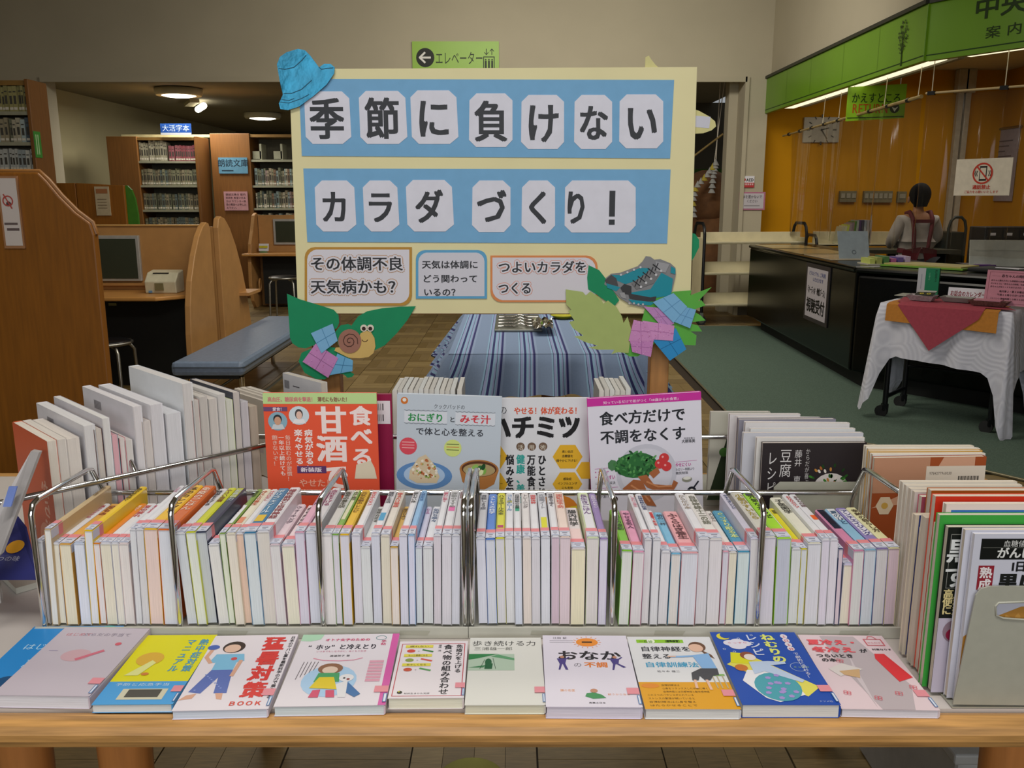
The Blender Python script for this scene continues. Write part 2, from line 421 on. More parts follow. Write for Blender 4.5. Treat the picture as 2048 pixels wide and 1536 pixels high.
# ------------------------------------------------------------------ elevator sign on the wall
t = thing('elevator_sign', 'green elevator sign with white arrow in a black disc on the back wall', 'sign', at(911, 110, Y=W - .02))
a0 = at(824, 83, Y=W - .02); a1 = at(998, 152, Y=W - .02)
MB().box(a0.x, W - .03, a1.z, a1.x, W, a0.z).build('panel', mat('sign_green', '86b31c', .4, 0, .03, 5), t)
P = Print((0, W - .03, 0), X3, Z3, -Y3, .002)
c = at(851, 116, Y=W); P.circ(c.x, c.z, .108, '14180c', 0, n=28)
P.line([(c.x + .06, c.z), (c.x - .06, c.z)], .022, 'e2e2dc', 1); P.line([(c.x - .005, c.z + .055), (c.x - .065, c.z), (c.x - .005, c.z - .055)], .022, 'e2e2dc', 1)
g = at(871, 128, Y=W); P.text('エレベーター', g.x, g.z - .015, .16, '1c2c0c', 0, .0, wid=.57)
g = at(978, 120, Y=W); P.frame(g.x - .068, g.z - .13, g.x + .068, g.z + .035, .01, '1c2c0c', 0)
for k in (-1, 0, 1): P.circ(g.x + k * .038, g.z + .0, .009, '1c2c0c', 0); P.rect(g.x + k * .038 - .011, g.z - .12, g.x + k * .038 + .011, g.z - .012, '1c2c0c', 0)
for k, d in ((-.03, -1), (.035, 1)):
    P.line([(g.x + k, g.z + .055), (g.x + k, g.z + .12)], .008, '1c2c0c', 0)
    y = g.z + (.12 if d > 0 else .055); P.line([(g.x + k - .022, y - d * .025), (g.x + k, y), (g.x + k + .022, y - d * .025)], .008, '1c2c0c', 0)
P.build('lettering', t)
# ================================================================== READING ROOM SIDE
def ceiling_disc(px, py, R, label):
    c = at(px, py, z=2.9)
    t = thing('ceiling_light', label, 'lamp', (c.x, c.y, 2.86), group='round ceiling lights')
    MB().lathe((c.x, c.y, 2.83), [(R + .03, .0), (R + .05, .03), (R + .05, .09), (.01, .095)], 28).build('rim', CREAM, t)
    MB().lathe((c.x, c.y, 2.81), [(.001, .0), (R * .6, .004), (R, .03), (.001, .04)], 28).build('diffuser', emis('disc_lamp', 'fff6e0', 5), t)
ceiling_disc(357, 181, .27, 'large round ceiling light glowing white, the nearer of the two beyond the opening')
ceiling_disc(525, 229, .27, 'round ceiling light glowing white, the farther one beside the banner left edge')
c = at(400, 208, z=2.9)
t = thing('tube_light', 'slanted fluorescent tube light on the reading room ceiling', 'lamp', (c.x, c.y, 2.8))
dd = Vector((.45, -.9, 0)).normalized()
MB().obox(c - dd * .3 - Vector((.07, 0, .02)), dd, dd.cross(Z3), Z3, .75, .14, .06).build('housing', CREAM, t)
MB().tube([c - dd * .28 - Vector((0, 0, .06)), c + dd * .4 - Vector((0, 0, .06))], .05, 10).build('tube', emis('disc_lamp', '', 5), t)
# pipes and duct on far left wall
b = MB(); b.cyl((-6.2, 12.3, 0), (-6.2, 12.3, 2.93), .045); b.lathe((-6.2, 12.3, 2.75), [(.07, 0), (.07, .12)], 12)
tag(b.build('drain_pipe', mat('pipe_paint', 'a8a386', .5)), 'thin vertical painted pipe on the far left wall', 'pipe')
b = MB(); b.box(-6.35, 12.0, 1.9, -6.15, 12.25, 2.93); b.cyl((-6.2, 12.1, 1.75), (-6.2, 12.1, 1.9), .05)
tag(b.build('wall_duct', mat('duct_paint', '9a9474', .6), bev=.01), 'short boxed duct high on the far left wall beside the pipe', 'duct')

BKC = ['8f8f74', '777a66', '9c937a', '6c7a78', 'a79a85', '8a6f5a', 'b3ad98', '5f6a5c', '90a0a0', 'a08a86']
def row_books(x0, x1, yf, z, hmin, hmax, cols, label, group, seed, wmin=.02, wmax=.04, dep=.16):
    r = random.Random(seed); x = x0; first = {}; n_ = -1
    while x < x1 - wmin:
        wd = min(r.uniform(wmin, wmax), x1 - x); c = r.choice(cols)
        if c not in first:
            b = MB(); b.box(-.5, 0, 0, .5, dep, 1); b.mi = 1; b.box(-.34, -.001, .75, .34, .001, .8); b.box(-.3, -.0015, .3, .3, .001, .62); b.mi = 2; b.box(-.42, -.002, .07, .42, .001, .17)
            o = b.build('shelved_book', [cover(c), ink('4c4a44'), ink('d8d2c4')], None, local=True); first[c] = o
        else:
            o = first[c].copy(); COL.objects.link(o)
        n_ += 1
        o.location = (x + wd / 2, yf + r.uniform(0, .02), z); o.scale = (wd * .96, 1, r.uniform(hmin, hmax))
        tag(o, label + ', %s from left' % ORD[n_], 'book', group); x += wd + (.012 if r.random() < .07 else .0008)
def bookcase(name, label, x0, x1, y0, y1, h, shelves, endl=.04, endr=.04, top=True):
    t = thing(name, label, 'bookcase', ((x0 + x1) / 2, y0, 0))
    MB().box(x0, y0, 0, x0 + endl, y1, h).build('end_panel', SHELFW, t, bev=.006)
    MB().box(x1 - endr, y0, 0, x1, y1, h).build('end_panel', SHELFW, t, bev=.006)
    MB().box(x0 + endl, y1 - .03, .05, x1 - endr, y1, h - .02).build('back_panel', mat('shelf_back', '6e6a58', .7), t)
    MB().box(x0 + endl, y0 + .02, h - .05, x1 - endr, y1 - .03, h - .01).build('top_panel', mat('shelf_top', '8c6a34', .5), t)
    MB().box(x0 + endl, y0 + .01, 0, x1 - endr, y0 + .05, .08).build('plinth', SHELFW, t)
    for z in shelves:
        MB().box(x0 + endl, y0 + .015, z - .03, x1 - endr, y1 - .03, z).build('shelf', mat('shelf_metal', '9a9a84', .5), t)
    return t
# bookcase A (far left) and B
ya = 12.6
xa0, xa1 = at(283, 400, Y=ya).x - .42, at(402, 400, Y=ya).x
ha = 2.28
zsA = [1.95 - .0, 1.62, 1.28, .95, .6, .25]
bookcase('bookcase', 'veneered bookcase with dim rows of volumes under the blue hanging sign', xa0, xa1, ya, ya + .5, ha, zsA, endl=.42)
rows = ['top', 'second', 'third', 'fourth']
for i, z in enumerate(zsA[:4]):
    if i == 0:
        row_books(xa0 + .43, xa0 + .82, ya + .04, z, .24, .28, ['a5a08a', 'b0aa94', '98937c'], 'pale boxed volume on the top shelf under the blue sign', 'pale volumes, top shelf under the blue sign', 1)
        row_books(xa0 + .84, xa1 - .05, ya + .04, z, .2, .22, ['92525a', 'a0636a', '8d4a50'], 'dull red volume on the top shelf under the blue sign', 'dull red volumes, top shelf under the blue sign', 2)
    else:
        row_books(xa0 + .43, xa1 - .05, ya + .04, z, .2, .23, BKC[:4] + ['827a64'], 'grey volume in the %s row of the bookcase under the blue sign' % rows[i], 'grey volumes, %s row under the blue sign' % rows[i], 3 + i)
yb = 12.9
xb0 = at(428, 400, Y=yb).x; xb1 = at(506, 400, Y=yb).x
t = bookcase('bookcase', 'double bookcase with wide wooden end panel bearing the pale blue sign', xb0, xb1 + 1.5, yb, yb + .5, 2.34, [1.98, 1.62, 1.3, .98, .64, .3], endl=xb1 - xb0)
for i, z in enumerate([1.62, 1.3, .98, .64]):
    row_books(xb1 + .03, xb1 + .78, yb + .04, z, .2, .25, BKC + ['93a7a5', 'b9b4a0'], 'small mixed volume in the %s row beside the wide end panel' % ORD[i], 'mixed volumes, %s row beside the wide end panel' % ORD[i], 20 + i)
for i in range(3):
    b = MB(); x = xb1 + .12 + i * .3; b.box(x, yb + .05, 1.98, x + .03, yb + .3, 2.2); b.box(x - .1, yb + .05, 1.99, x + .02, yb + .08, 2.1)
    b.build('shelf_bracket', mat('shelf_metal', '', .5), t)
MB().box(xa0, ya + .5, 2.3, xb1 + 1.4, ya + .56, 2.34).build('rail', mat('cream_rail', 'b1a97f', .5), t)
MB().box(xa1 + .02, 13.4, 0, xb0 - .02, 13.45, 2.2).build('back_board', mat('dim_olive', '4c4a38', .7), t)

def wall_sign(name, label, cat, x0, y0, x1, y1, Yp, base, draw, th=.012, parent=None):
    a = at(x0, y0, Y=Yp); c = at(x1, y1, Y=Yp)
    t = thing(name, label, cat, ((a.x + c.x) / 2, Yp, c.z))
    MB().box(a.x, Yp, c.z, c.x, Yp + th, a.z).build('sheet', base, t)
    P = Print((a.x, Yp, c.z), X3, Z3, -Y3, .0015); draw(P, c.x - a.x, a.z - c.z); P.build('lettering', t); return t
wall_sign('hanging_sign', 'dark blue sign with white lettering on top of the far left bookcase', 'sign', 320, 247, 383, 270, ya - .03, mat('sign_blue', '1f4a94', .4),
          lambda P, w_, h_: (P.text('大活字本', w_ / 2, h_ * .3, h_ * .62, 'b8c8e8', 0, .01, center=True), P.rect(0, 0, w_, h_ * .2, 'b9bcc4', 0)))
wall_sign('end_panel_sign', 'pale blue sign with dark lettering on the wide wooden end panel', 'sign', 436, 315, 496, 347, yb - .02, mat('sign_pale_blue', '5f8ea8', .4),
          lambda P, w_, h_: (P.text('朗読文庫', w_ / 2, h_ * .42, h_ * .5, '24303c', 0, .01, center=True), P.rect(w_ * .1, h_ * .15, w_ * .5, h_ * .22, '24303c', 0)))
def dnote(P, w_, h_):
    for i, s_ in enumerate(['朗読文庫の 館内', '利用を 希望される', '方は カウンター係', '員の職員へお申し込', 'み下さい。']): P.text(s_, w_ * .08, h_ * (.78 - i * .175), h_ * .13, '3c2a30', 0, .01, wid=w_ * (.84 if i < 4 else .5))
wall_sign('pink_notice', 'small pink notice with five text lines on the wide end panel', 'notice', 447, 383, 497, 421, yb - .02, mat('pink_note', 'c08f94', .6), dnote)
# ------------------------------------------------------------------ left foreground: tall bookcase, partitions
YL = 8.0
xl = at(50, 200, Y=YL).x
t = bookcase('bookcase', 'tall orange-brown bookcase cut off at the left picture edge with green labels', xl - 1.0, xl + .04, YL, YL + .32, 2.46, [2.19, 1.93, 1.68, 1.35, 1.0, .6], endr=.035)
for i, z in enumerate([2.19, 1.93, 1.68]):
    row_books(xl - .5, xl, YL + .03, z, (.2, .19, .18)[i], (.23, .215, .2)[i], [['8f8a5c', 'a09a68'], BKC + ['a8b8b8', '55636e'], ['c2c4bc', 'b5b8b4', '9aa4a6']][i],
              '%s book in the %s row of the tall bookcase at left' % (('olive', 'grey mixed', 'pale')[i], rows[i]), 'books, %s row of the left edge bookcase' % rows[i], 40 + i)
for k, (y0, y1) in enumerate(((262, 316), (342, 362))):
    xf_ = xl + .0415; a = at(66, y0, X=xf_); c = at(85, y1, X=xf_); t = thing('shelf_label', ('upper', 'lower')[k] + ' green label on the side of the left edge bookcase', 'label', (xf_, (a.y + c.y) / 2, c.z))
    MB().box(xf_ - .001, a.y, c.z, xf_ + .003, c.y, a.z).build('sheet', mat('label_green', '3f8f34', .5), t)
    P = Print((xf_ + .003, a.y, c.z), Y3, Z3, X3, .001); w_ = c.y - a.y; h_ = a.z - c.z; [P.rect(w_ * (.2 + .3 * i), h_ * .12, w_ * (.36 + .3 * i), h_ * .88, 'a8cf9a', 0) for i in range(2)]; P.build('lettering', t)
# big partition
YP = 4.2
pts = [at(x, y, Y=YP) for x, y in ((-260, 345), (75, 345), (92, 362), (118, 393), (150, 425), (180, 447), (188, 470))]
pr = [(p.x, YP, p.z) for p in pts]; xr = pts[-1].x
pr += [(xr, YP, 0), (pts[0].x, YP, 0)]
t = thing('end_panel_partition', 'big dark orange-brown wooden partition filling the left edge of the picture', 'partition', (-2.4, YP, 0))
MB().prism(pr, (0, .05, 0)).build('panel', DKWOOD, t, bev=.008)
MB().tube([Vector(p) + Vector((0, .025, .002)) for p in pr[:7]], .014, 6).build('edge_band', mat('edge_band', '8a5a24', .4), t)
def nosmoke(P, w_, h_):
    P.rect(w_ * .1, h_ * .04, w_ * .93, h_ * .97, 'd6ccc6', 0)
    P.ring(w_ * .45, h_ * .66, w_ * .26, w_ * .06, 'b8524a', 2, n=26); P.circ(w_ * .47, h_ * .62, w_ * .12, '5c4a4c', 1); P.line([(w_ * .28, h_ * .75), (w_ * .62, h_ * .56)], w_ * .06, 'b8524a', 3)
    P.rect(w_ * .15, h_ * .33, w_ * .8, h_ * .36, '6a5c5a', 1); P.rect(w_ * .25, h_ * .25, w_ * .85, h_ * .285, '6a5c5a', 1)
wall_sign('no_smoking_notice', 'white notice with a red prohibition circle on the big left partition', 'notice', -8, 352, 50, 497, YP - .012, mat('brown_tape', 'a97a54', .5), nosmoke)
# second partition further back with paper + green curved panel
Y2 = 8.6
t = thing('end_panel_partition', 'smaller brown wooden partition behind the big one, carrying a white paper', 'partition', (-2.9, Y2, 0))
a = at(100, 366, Y=Y2); c = at(247, 371, Y=Y2); k = at(150, 367, Y=Y2)
MB().prism([(a.x, Y2, 0), (k.x, Y2, 0), (k.x, Y2, a.z), (a.x, Y2, a.z)], (0, .04, 0)).build('panel', DKWOOD, t, bev=.006)
MB().prism([(k.x + .004, Y2, 0), (c.x, Y2, 0), (c.x, Y2, c.z), (k.x + .004, Y2, a.z)], (0, .04, 0)).build('panel', DKWOOD, t, bev=.006)
wall_sign('paper_notice', 'white paper notice with an orange heading on the smaller brown partition', 'notice', 188, 373, 222, 431, Y2 - .01, mat('warm_paper', 'b8a888', .7),
          lambda P, w_, h_: (P.rect(w_ * .1, h_ * .76, w_ * .9, h_ * .92, 'a06a44', 0), [P.rect(w_ * .15, h_ * (.55 - .1 * i), w_ * .8, h_ * (.57 - .1 * i), '7c6a50', 0) for i in range(4)]))
g0 = at(246, 371, Y=Y2 + .05); pts = [at(x, y, Y=Y2 + .05) for x, y in ((246, 371), (254, 371), (263, 380), (270, 398), (276, 430), (279, 470))]
MBg = MB().prism([(p.x, Y2 + .05, p.z) for p in pts] + [(pts[-1].x, Y2 + .05, 0), (pts[0].x, Y2 + .05, 0)], (0, .03, 0))
tag(MBg.build('curved_end_panel', mat('panel_green', '3f7a1f', .5, 0, .08)), 'green curved end panel at the right edge of the smaller brown partition', 'partition')

# ------------------------------------------------------------------ catalogue booths
def stool(px, label, cx, cy, R=.16, h=.46):
    t = thing('round_stool', label, 'stool', (cx, cy, 0))
    MB().lathe((cx, cy, h - .03), [(R - .02, 0), (R, .01), (R, .025), (R - .02, .035), (.001, .036)], 24).build('seat', BLKMETAL, t)
    MB().tube([(cx + (R + .006) * math.cos(a * PI / 12), cy + (R + .006) * math.sin(a * PI / 12), h - .015) for a in range(25)], .012, 6, False).build('seat_ring', STEEL, t)
    for k in range(4):
        a = PI / 4 + k * PI / 2; d = Vector((math.cos(a), math.sin(a), 0)); o = Vector((cx, cy, 0))
        MB().tube([o + d * (R - .06) + Z3 * (h - .035), o + d * (R + .0) + Z3 * (h - .04), o + d * (R + .03) + Z3 * (h - .08), o + d * (R + .045), ], .012, 8).build('leg', STEEL, t)
YB = 6.95
t = thing('catalogue_booth', 'light wood catalogue booth with recessed screen and arched side panel behind the stool', 'booth', (-3.0, 6.4, 0))
xs = -2.43; zt1 = at(300, 452, Y=YB).z
MB().box(-4.5, YB, .0, xs, YB + .04, zt1).build('back_panel', BOOTHW, t, bev=.004)
MB().box(-4.5, YB - .01, zt1, xs, YB + .05, zt1 + .012).build('top_edge', mat('pale_edge', 'c79a58', .4), t)
zd = at(300, 603, Y=6.42).z
MB().prism([(-4.5, 6.42, zd), (-2.62, 6.42, zd), (xs, 6.62, zd), (xs, YB, zd), (-4.5, YB, zd)], (0, 0, .03)).build('desk_top', mat('desk_laminate', 'c08a4a', .35, 0, .06), t, bev=.008)
MB().box(-4.5, 6.75, 0, xs - .005, YB - .005, zd - .001).build('modesty_panel', MATTE, t)
MB().box(-3.12, 6.745, zd - .07, -3.06, 6.75, zd - .05).build('maker_plate', mat('plate', '8a8a58', .4), t)
def arch(y0, y1, h, bulge, flip=1, n=14, z0=0):
    p = []
    for i in range(n + 1):
        a = i / n; yy = math.sin(a * PI / 2); zz = h * (1 - (1 - math.cos(a * PI / 2)) ** 1.0)
        p.append((y0 + (y1 - y0) * (yy ** .8), zz))
    return p
# near arched side: straight at the back, curved down towards the reader
prof = [(7.02, 0), (7.02, zt1 - .02), (6.99, zt1 + .02), (6.94, zt1 + .03), (6.86, zt1 + .0), (6.76, 1.16), (6.64, 1.02), (6.53, .84), (6.47, .66), (6.44, .45), (6.43, .2), (6.43, 0)]
MB().prism([(xs, y, z) for y, z in prof], (.045, 0, 0)).build('side_panel', BOOTHW, t, bev=.006)
scr = thing('wall_screen', 'grey flat screen with silver frame set in the left booth back', 'screen', (-3.0, YB - .02, .8))
a = at(176, 471, Y=YB - .02); c = at(285, 562, Y=YB - .02)
MB().box(a.x, YB - .03, c.z, c.x, YB, a.z).build('frame', mat('silver_frame', 'b5b5b2', .4, .3), scr, bev=.004)
MB().box(a.x + .025, YB - .033, c.z + .02, c.x - .025, YB - .028, a.z - .025).build('display', mat('screen_grey', '3a4034', .25, 0, .1, 2), scr)
MB().box(a.x - .1, YB - .035, c.z - .035, c.x + .03, YB, c.z - .015).build('ledge', BOOTHW, scr)
pr_ = thing('label_printer', 'cream label printer standing on the left booth desk', 'printer', at(325, 587, z=zd + .03))
a = at(291, 587, z=zd + .03); wdt = .24; y0 = a.y
b = MB(); b.prism([(a.x, y0, zd + .03), (a.x, y0 - .01, zd + .12), (a.x, y0 + .03, zd + .155), (a.x, y0 + .06, zd + .185), (a.x, y0 + .17, zd + .2), (a.x, y0 + .17, zd + .03)], (wdt, 0, 0))
b.build('casing', mat('printer_cream', 'cfc9ae', .45), pr_, bev=.008)
MB().box(a.x + .08, y0 - .014, zd + .055, a.x + .145, y0 - .002, zd + .11).build('paper_window', mat('amber_window', '7d7654', .3), pr_)
MB().box(a.x + .05, y0 + .045, zd + .178, a.x + .17, y0 + .06, zd + .184).build('paper_slot', MATTE, pr_)
MB().box(a.x + .03, y0 - .012, zd + .036, a.x + .055, y0 - .004, zd + .052).build('power_button', mat('button_blue', '6a94c0', .4), pr_)
t = thing('catalogue_booth', 'arched side of the second catalogue booth back to back with the first', 'booth', (-2.4, 7.5, 0))
prof = [(7.12, 0), (7.12, zt1 - .02), (7.15, zt1 + .05), (7.21, zt1 + .07), (7.3, zt1 + .05), (7.42, 1.2), (7.55, 1.05), (7.68, .84), (7.78, .6), (7.85, .35), (7.9, 0)]
MB().prism([(xs + .03, y, z) for y, z in prof], (.045, 0, 0)).build('side_panel', BOOTHW, t, bev=.006)
MB().box(-4.5, 7.12, 0, xs + .03, 7.16, zt1 - .01).build('back_panel', BOOTHW, t)
MB().box(xs + .0, 7.55, .62, xs + .16, 7.9, .645).build('side_shelf', BOOTHW, t)
stool(0, 'black topped steel stool standing before the left booth behind the books', -2.87, 6.12)
# booth 3
Y3b = 12.0; xc = at(516, 440, Y=Y3b).x
t = thing('catalogue_booth', 'far catalogue booth partly hidden behind the banner board', 'booth', (xc + .6, 11.6, 0))
zt3 = at(540, 430, Y=Y3b).z; zd3 = at(540, 508, Y=11.5).z
MB().box(xc, Y3b, 0, xc + 1.5, Y3b + .04, zt3).build('back_panel', BOOTHW, t)
MB().box(xc - .1, 11.5, zd3 - .03, xc + 1.5, Y3b, zd3).build('desk_top', mat('desk_laminate', '', .35), t, bev=.006)
MB().box(xc + .1, 11.75, .05, xc + 1.5, Y3b - .01, zd3 - .03).build('modesty_panel', MATTE, t)
prof = [(12.05, 0), (12.05, zt3), (12.0, zt3 + .03), (11.9, zt3), (11.78, zt3 - .2), (11.66, .85), (11.6, .6), (11.58, .3), (11.64, .1), (11.75, 0)]
MB().prism([(xc - .01, y, z) for y, z in prof], (-.045, 0, 0)).build('side_panel', BOOTHW, t, bev=.006)
MB().tube([(xc + .035, 11.8 + .05 * math.cos(k * PI / 8), .3 + .08 * math.sin(k * PI / 8)) for k in range(17)], .012, 6, False).build('cable_hole', BOOTHW, t)
a = at(546, 438, Y=Y3b - .02); c = at(620, 489, Y=Y3b - .02)
scr = thing('wall_screen', 'small grey screen with silver frame in the far booth', 'screen', (a.x, Y3b - .02, c.z))
MB().box(a.x, Y3b - .03, c.z, c.x, Y3b, a.z).build('frame', mat('silver_frame', ''), scr)
MB().box(a.x + .03, Y3b - .035, c.z + .03, c.x, Y3b - .029, a.z - .03).build('display', mat('screen_grey', ''), scr)
a = at(527, 505, z=zd3)
t = thing('card_holder', 'tiny yellow and white card on a green stand on the far booth desk', 'card', a)
MB().lathe(a, [(.06, 0), (.04, .02), (.001, .022)], 14).build('base', mat('stand_green', '6d8a5a', .5), t)
MB().obox(a + Vector((-.06, 0, .02)), X3, Vector((0, .3, 1)).normalized(), -Y3, .13, .1, .004).build('card', WHITE, t)
MB().obox(a + Vector((-.05, -.006, .06)), X3, Vector((0, .3, 1)).normalized(), -Y3, .11, .03, .003).build('card_stripe', mat('card_yellow', 'c9c22c', .5), t)
stool(0, 'far black topped steel stool half hidden behind the banner board', -2.75, 10.6, .17, .52)
b = MB().box(-2.9, 12.35, .02, -2.78, 12.42, .09); b.tube([(-2.78, 12.4, .04), (-2.6, 12.2, .02), (-2.3, 12.1, .015), (-2.0, 12.2, .015)], .01, 6)
tag(b.build('power_strip', mat('cream_plastic', 'bdb69a', .5)), 'white power strip with cable on the floor behind the bench', 'power strip')
# ------------------------------------------------------------------ bench
BX0, BX1, BY0, BY1 = -2.19, -1.72, 5.5, 7.75
t = thing('padded_bench', 'long blue-grey vinyl bench with chrome legs in the hall', 'bench', ((BX0 + BX1) / 2, (BY0 + BY1) / 2, 0))
VIN = mat('blue_grey_vinyl', '73839a', .38, 0, .1, 40, .08)
MB().box(BX0, BY0, .325, BX1, BY1, .42).build('seat', VIN, t, bev=.03)
MB().tube([(BX0 + .02, BY0 - .002, .385), (BX1 - .02, BY0 - .002, .385), (BX1 + .002, BY0 + .02, .385), (BX1 + .002, BY1, .385)], .004, 6).build('seam', mat('vinyl_seam', '3d4854', .5), t)
MB().box(BX0 + .05, BY0 + .05, .3, BX1 - .05, BY1 - .05, .325).build('seat_frame', MATTE, t)
for x in (BX0 + .06, BX1 - .04):
    for y in (BY0 + .08, BY1 - .08):
        MB().cyl((x, y, 0), (x, y, .31), .018, 12).build('leg', CHROME, t)
b = MB(); b.tube([(BX1 - .04, BY0 + .3, .1), (BX1 - .04, BY1 - .1, .1)], .012, 8); b.tube([(BX0 + .06, BY0 + .3, .1), (BX0 + .06, BY1 - .1, .1)], .012, 8)
b.build('rail', STEEL, t)
# ------------------------------------------------------------------ corridor things behind the board
def lump(b, c, r, sx, sy, sz, seed):
    rr = random.Random(seed); n = len(b.v); b.ball(c, r, sx, sy, sz, 18, 12)
    for i in range(n, len(b.v)):
        v = b.v[i]; v += Vector((math.sin(v.z * 9 + seed), math.cos(v.x * 8), math.sin(v.y * 7))) * .03 + Vector([rr.uniform(-.012, .012) for _ in range(3)])
c = at(1412, 400, Y=W + 1.6)
t = thing('paper_tree_trunk', 'brown crumpled paper tree trunk in the dim corridor right of the board', 'sculpture', (c.x, W + 1.6, 0))
BRN = mat('crumpled_brown', '6d4a2c', .9, 0, .3, 6, .6)
b = MB(); lump(b, (c.x + .15, W + 1.7, .7), .42, 1, 1, 1.7, 1); b.build('trunk', BRN, t)
b = MB(); lump(b, (c.x + .05, W + 1.65, 1.45), .36, 1.1, 1, 1.0, 2); b.build('bough', BRN, t)
b = MB(); lump(b, (c.x + .4, W + 1.75, 1.2), .3, 1.1, 1, 1.5, 3); b.build('bough', BRN, t)
b = MB(); lump(b, (c.x - .3, W + 1.75, 1.0), .3, 1.1, 1, 1.5, 4); b.build('bough', BRN, t)
def garland(pts, label, nn, yellow=False):
    g = thing('cone_garland', label, 'garland', pts[-1])
    MB().tube(pts, .006, 5).build('string', mat('string', 'cfc8b8', .8), g)
    L = []
    for a, b_ in zip(pts[1:], pts[2:]):
        for i in range(nn): L.append(Vector(a).lerp(Vector(b_), (i + .5) / nn))
    for i, p in enumerate(L):
        MB().lathe(p - Z3 * .04, [(.05, 0), (.001, .09)], 8).build('paper_cone', mat('cone_yellow', 'b9a63c', .7) if yellow and i % 3 == 0 else mat('cone_white', 'a8a8a4', .8), g)
g = lambda x, y: at(x, y, Y=W + 1.1)
garland([Vector((g(1442, 300).x, W + 1.1, 2.93)), g(1428, 330), g(1412, 352), g(1392, 372), g(1386, 400), g(1388, 434)], 'string of white and yellow paper cones along the brown trunk', 3, True)
garland([Vector((g(1434, 300).x, W + 1.1, 2.93)), g(1432, 322), g(1427, 345), g(1423, 385)], 'short string of white paper cones hanging beside the longer one', 4)
MB_ = MB().cyl(g(1380, 318), g(1446, 268), .014, 8)
tag(MB_.build('bamboo_stick', mat('bamboo', '8a7440', .6)), 'thin slanted stick above the brown paper trunk', 'stick')
# ================================================================== SERVICE COUNTER SIDE
A = Vector((2.68, 9.95, 0)); B_ = Vector((2.62, 6.68, 0)); DC = Vector((.64, -.768, 0)); NC = Vector((.768, .64, 0))
CH = .935
t = thing('service_counter', 'long black lacquered service counter with slanted right section', 'counter', (2.9, 7.5, 0))
C_ = B_ + DC * 2.6
D_ = C_ + NC * .72; E_ = Vector((B_.x + .78, B_.y + .3, 0)); F_ = Vector((A.x + .75, A.y, 0))
def up(p, z): return (p.x, p.y, z)
MB().prism([up(p, .13) for p in (A, F_, E_, B_)], (0, 0, CH - .16)).build('straight_body', BLACK, t, bev=.02)
MB().prism([up(p, .13) for p in (B_ + DC * .01, E_ + DC * .01, D_, C_)], (0, 0, CH - .19)).build('slanted_body', BLACK, t, bev=.02)
MB().prism([up(p, CH - .04) for p in (A - X3 * .02, F_, E_, B_ - X3 * .02)], (0, 0, .04)).build('straight_top', BLACK, t, bev=.018)
MB().prism([up(p, CH - .045) for p in (B_ + Vector((-.02, -.0, 0)), E_, D_, C_ - NC * .02)], (0, 0, .04)).build('slanted_top', BLACK, t, bev=.018)
ins = Vector((.1, 0, 0))
MB().prism([up(p, 0) for p in (A + ins - Y3 * .25, F_, E_, B_ + ins)], (0, 0, .13)).build('plinth', MATTE, t)
MB().prism([up(p, 0) for p in (B_ + ins, E_, D_, C_ + NC * .1)], (0, 0, .13)).build('plinth', MATTE, t)
# poster on the counter front
xf = 2.535
a = at(1617, 537, X=xf); c = at(1655, 637, X=xf)
ya_, yb_ = 7.62, 7.05
a = at(1612, 535, Y=ya_); c = at(1612, 620, Y=ya_); xx = B_.x + (ya_ - B_.y) / (A.y - B_.y) * (A.x - B_.x)
un = (B_ - A).normalized(); nn_ = Vector((-1, 0, 0)); nn_ = (nn_ - un * nn_.dot(un)).normalized()
t = thing('counter_poster', 'white reception poster with large black characters in a dark frame on the counter front', 'poster', (xf, 7.3, .45))
O = B_ + un * -1.18 + nn_ * .002 + Z3 * .385
MB().obox(O, un, Z3, nn_, .62, .5, .008).build('frame', mat('dark_frame', '2c2628', .5), t)
P = Print(O + nn_ * .008, un, Z3, nn_, .0015)
P.rect(.04, .035, .58, .465, 'b3adb4', 0)
P.text('どなたでも ご利用', .09, .40, .04, '3c4c8c', 1, .01, wid=.44); P.text('いただけます', .2, .35, .04, '3c4c8c', 1, .01, wid=.28)
P.text('「オーディオ・映像ブース」', .06, .24, .07, '1a1a1c', 1, .015, wid=.5); P.text('視聴受付', .07, .08, .13, '141416', 1, .03, wid=.48)
P.build('lettering', t)
# things on the counter
def plate(name, label, cat, px, py, sx, sy, m, h=.004, rz=0, z=CH, frac=.5):
    p = at(px, py, z=z); b = MB(); cr, sr = math.cos(rz), math.sin(rz)
    b.obox(Vector((0, 0, 0)) - Vector((cr, sr, 0)) * sx * frac, Vector((cr, sr, 0)), Vector((-sr, cr, 0)), Z3, sx, sy, h)
    b.v = [v + p for v in b.v]; return tag(b.build(name, m), label, cat)
cl = mat('clear_sheet', 'b9b4a6', .15, 0, .1, 8)
for i, (y0, y1) in enumerate(((9.1, 9.75), (8.2, 8.95), (7.4, 8.1))):
    xx = B_.x
    s_ = tag(MB().box(xx + .06, y0, CH, xx + .55, y1, CH + .006).build('desk_mat', mat('desk_mat_%d' % i, ['9c8a60', '978660', 'a79a80'][i], .2, 0, .15, 6), bev=.002), '%s beige notice mat lying on the black counter top' % ['farthest', 'middle', 'nearest'][i], 'mat')
p = Vector((2.93, 7.55, CH))
t = thing('acrylic_stand', 'grey slanted leaflet holder standing on the counter mats', 'leaflet holder', p)
MB().obox(p + Vector((-.13, 0, 0)), X3, Vector((-.06, .25, 1)).normalized(), -Y3, .26, .24, .006).build('front_sheet', mat('frosted', '8c98a0', .3), t)
MB().obox(p + Vector((-.08, .07, 0)), X3, Vector((-.1, .2, 1)).normalized(), -Y3, .24, .2, .006).build('back_sheet', mat('frosted_dark', '7a8488', .3), t)
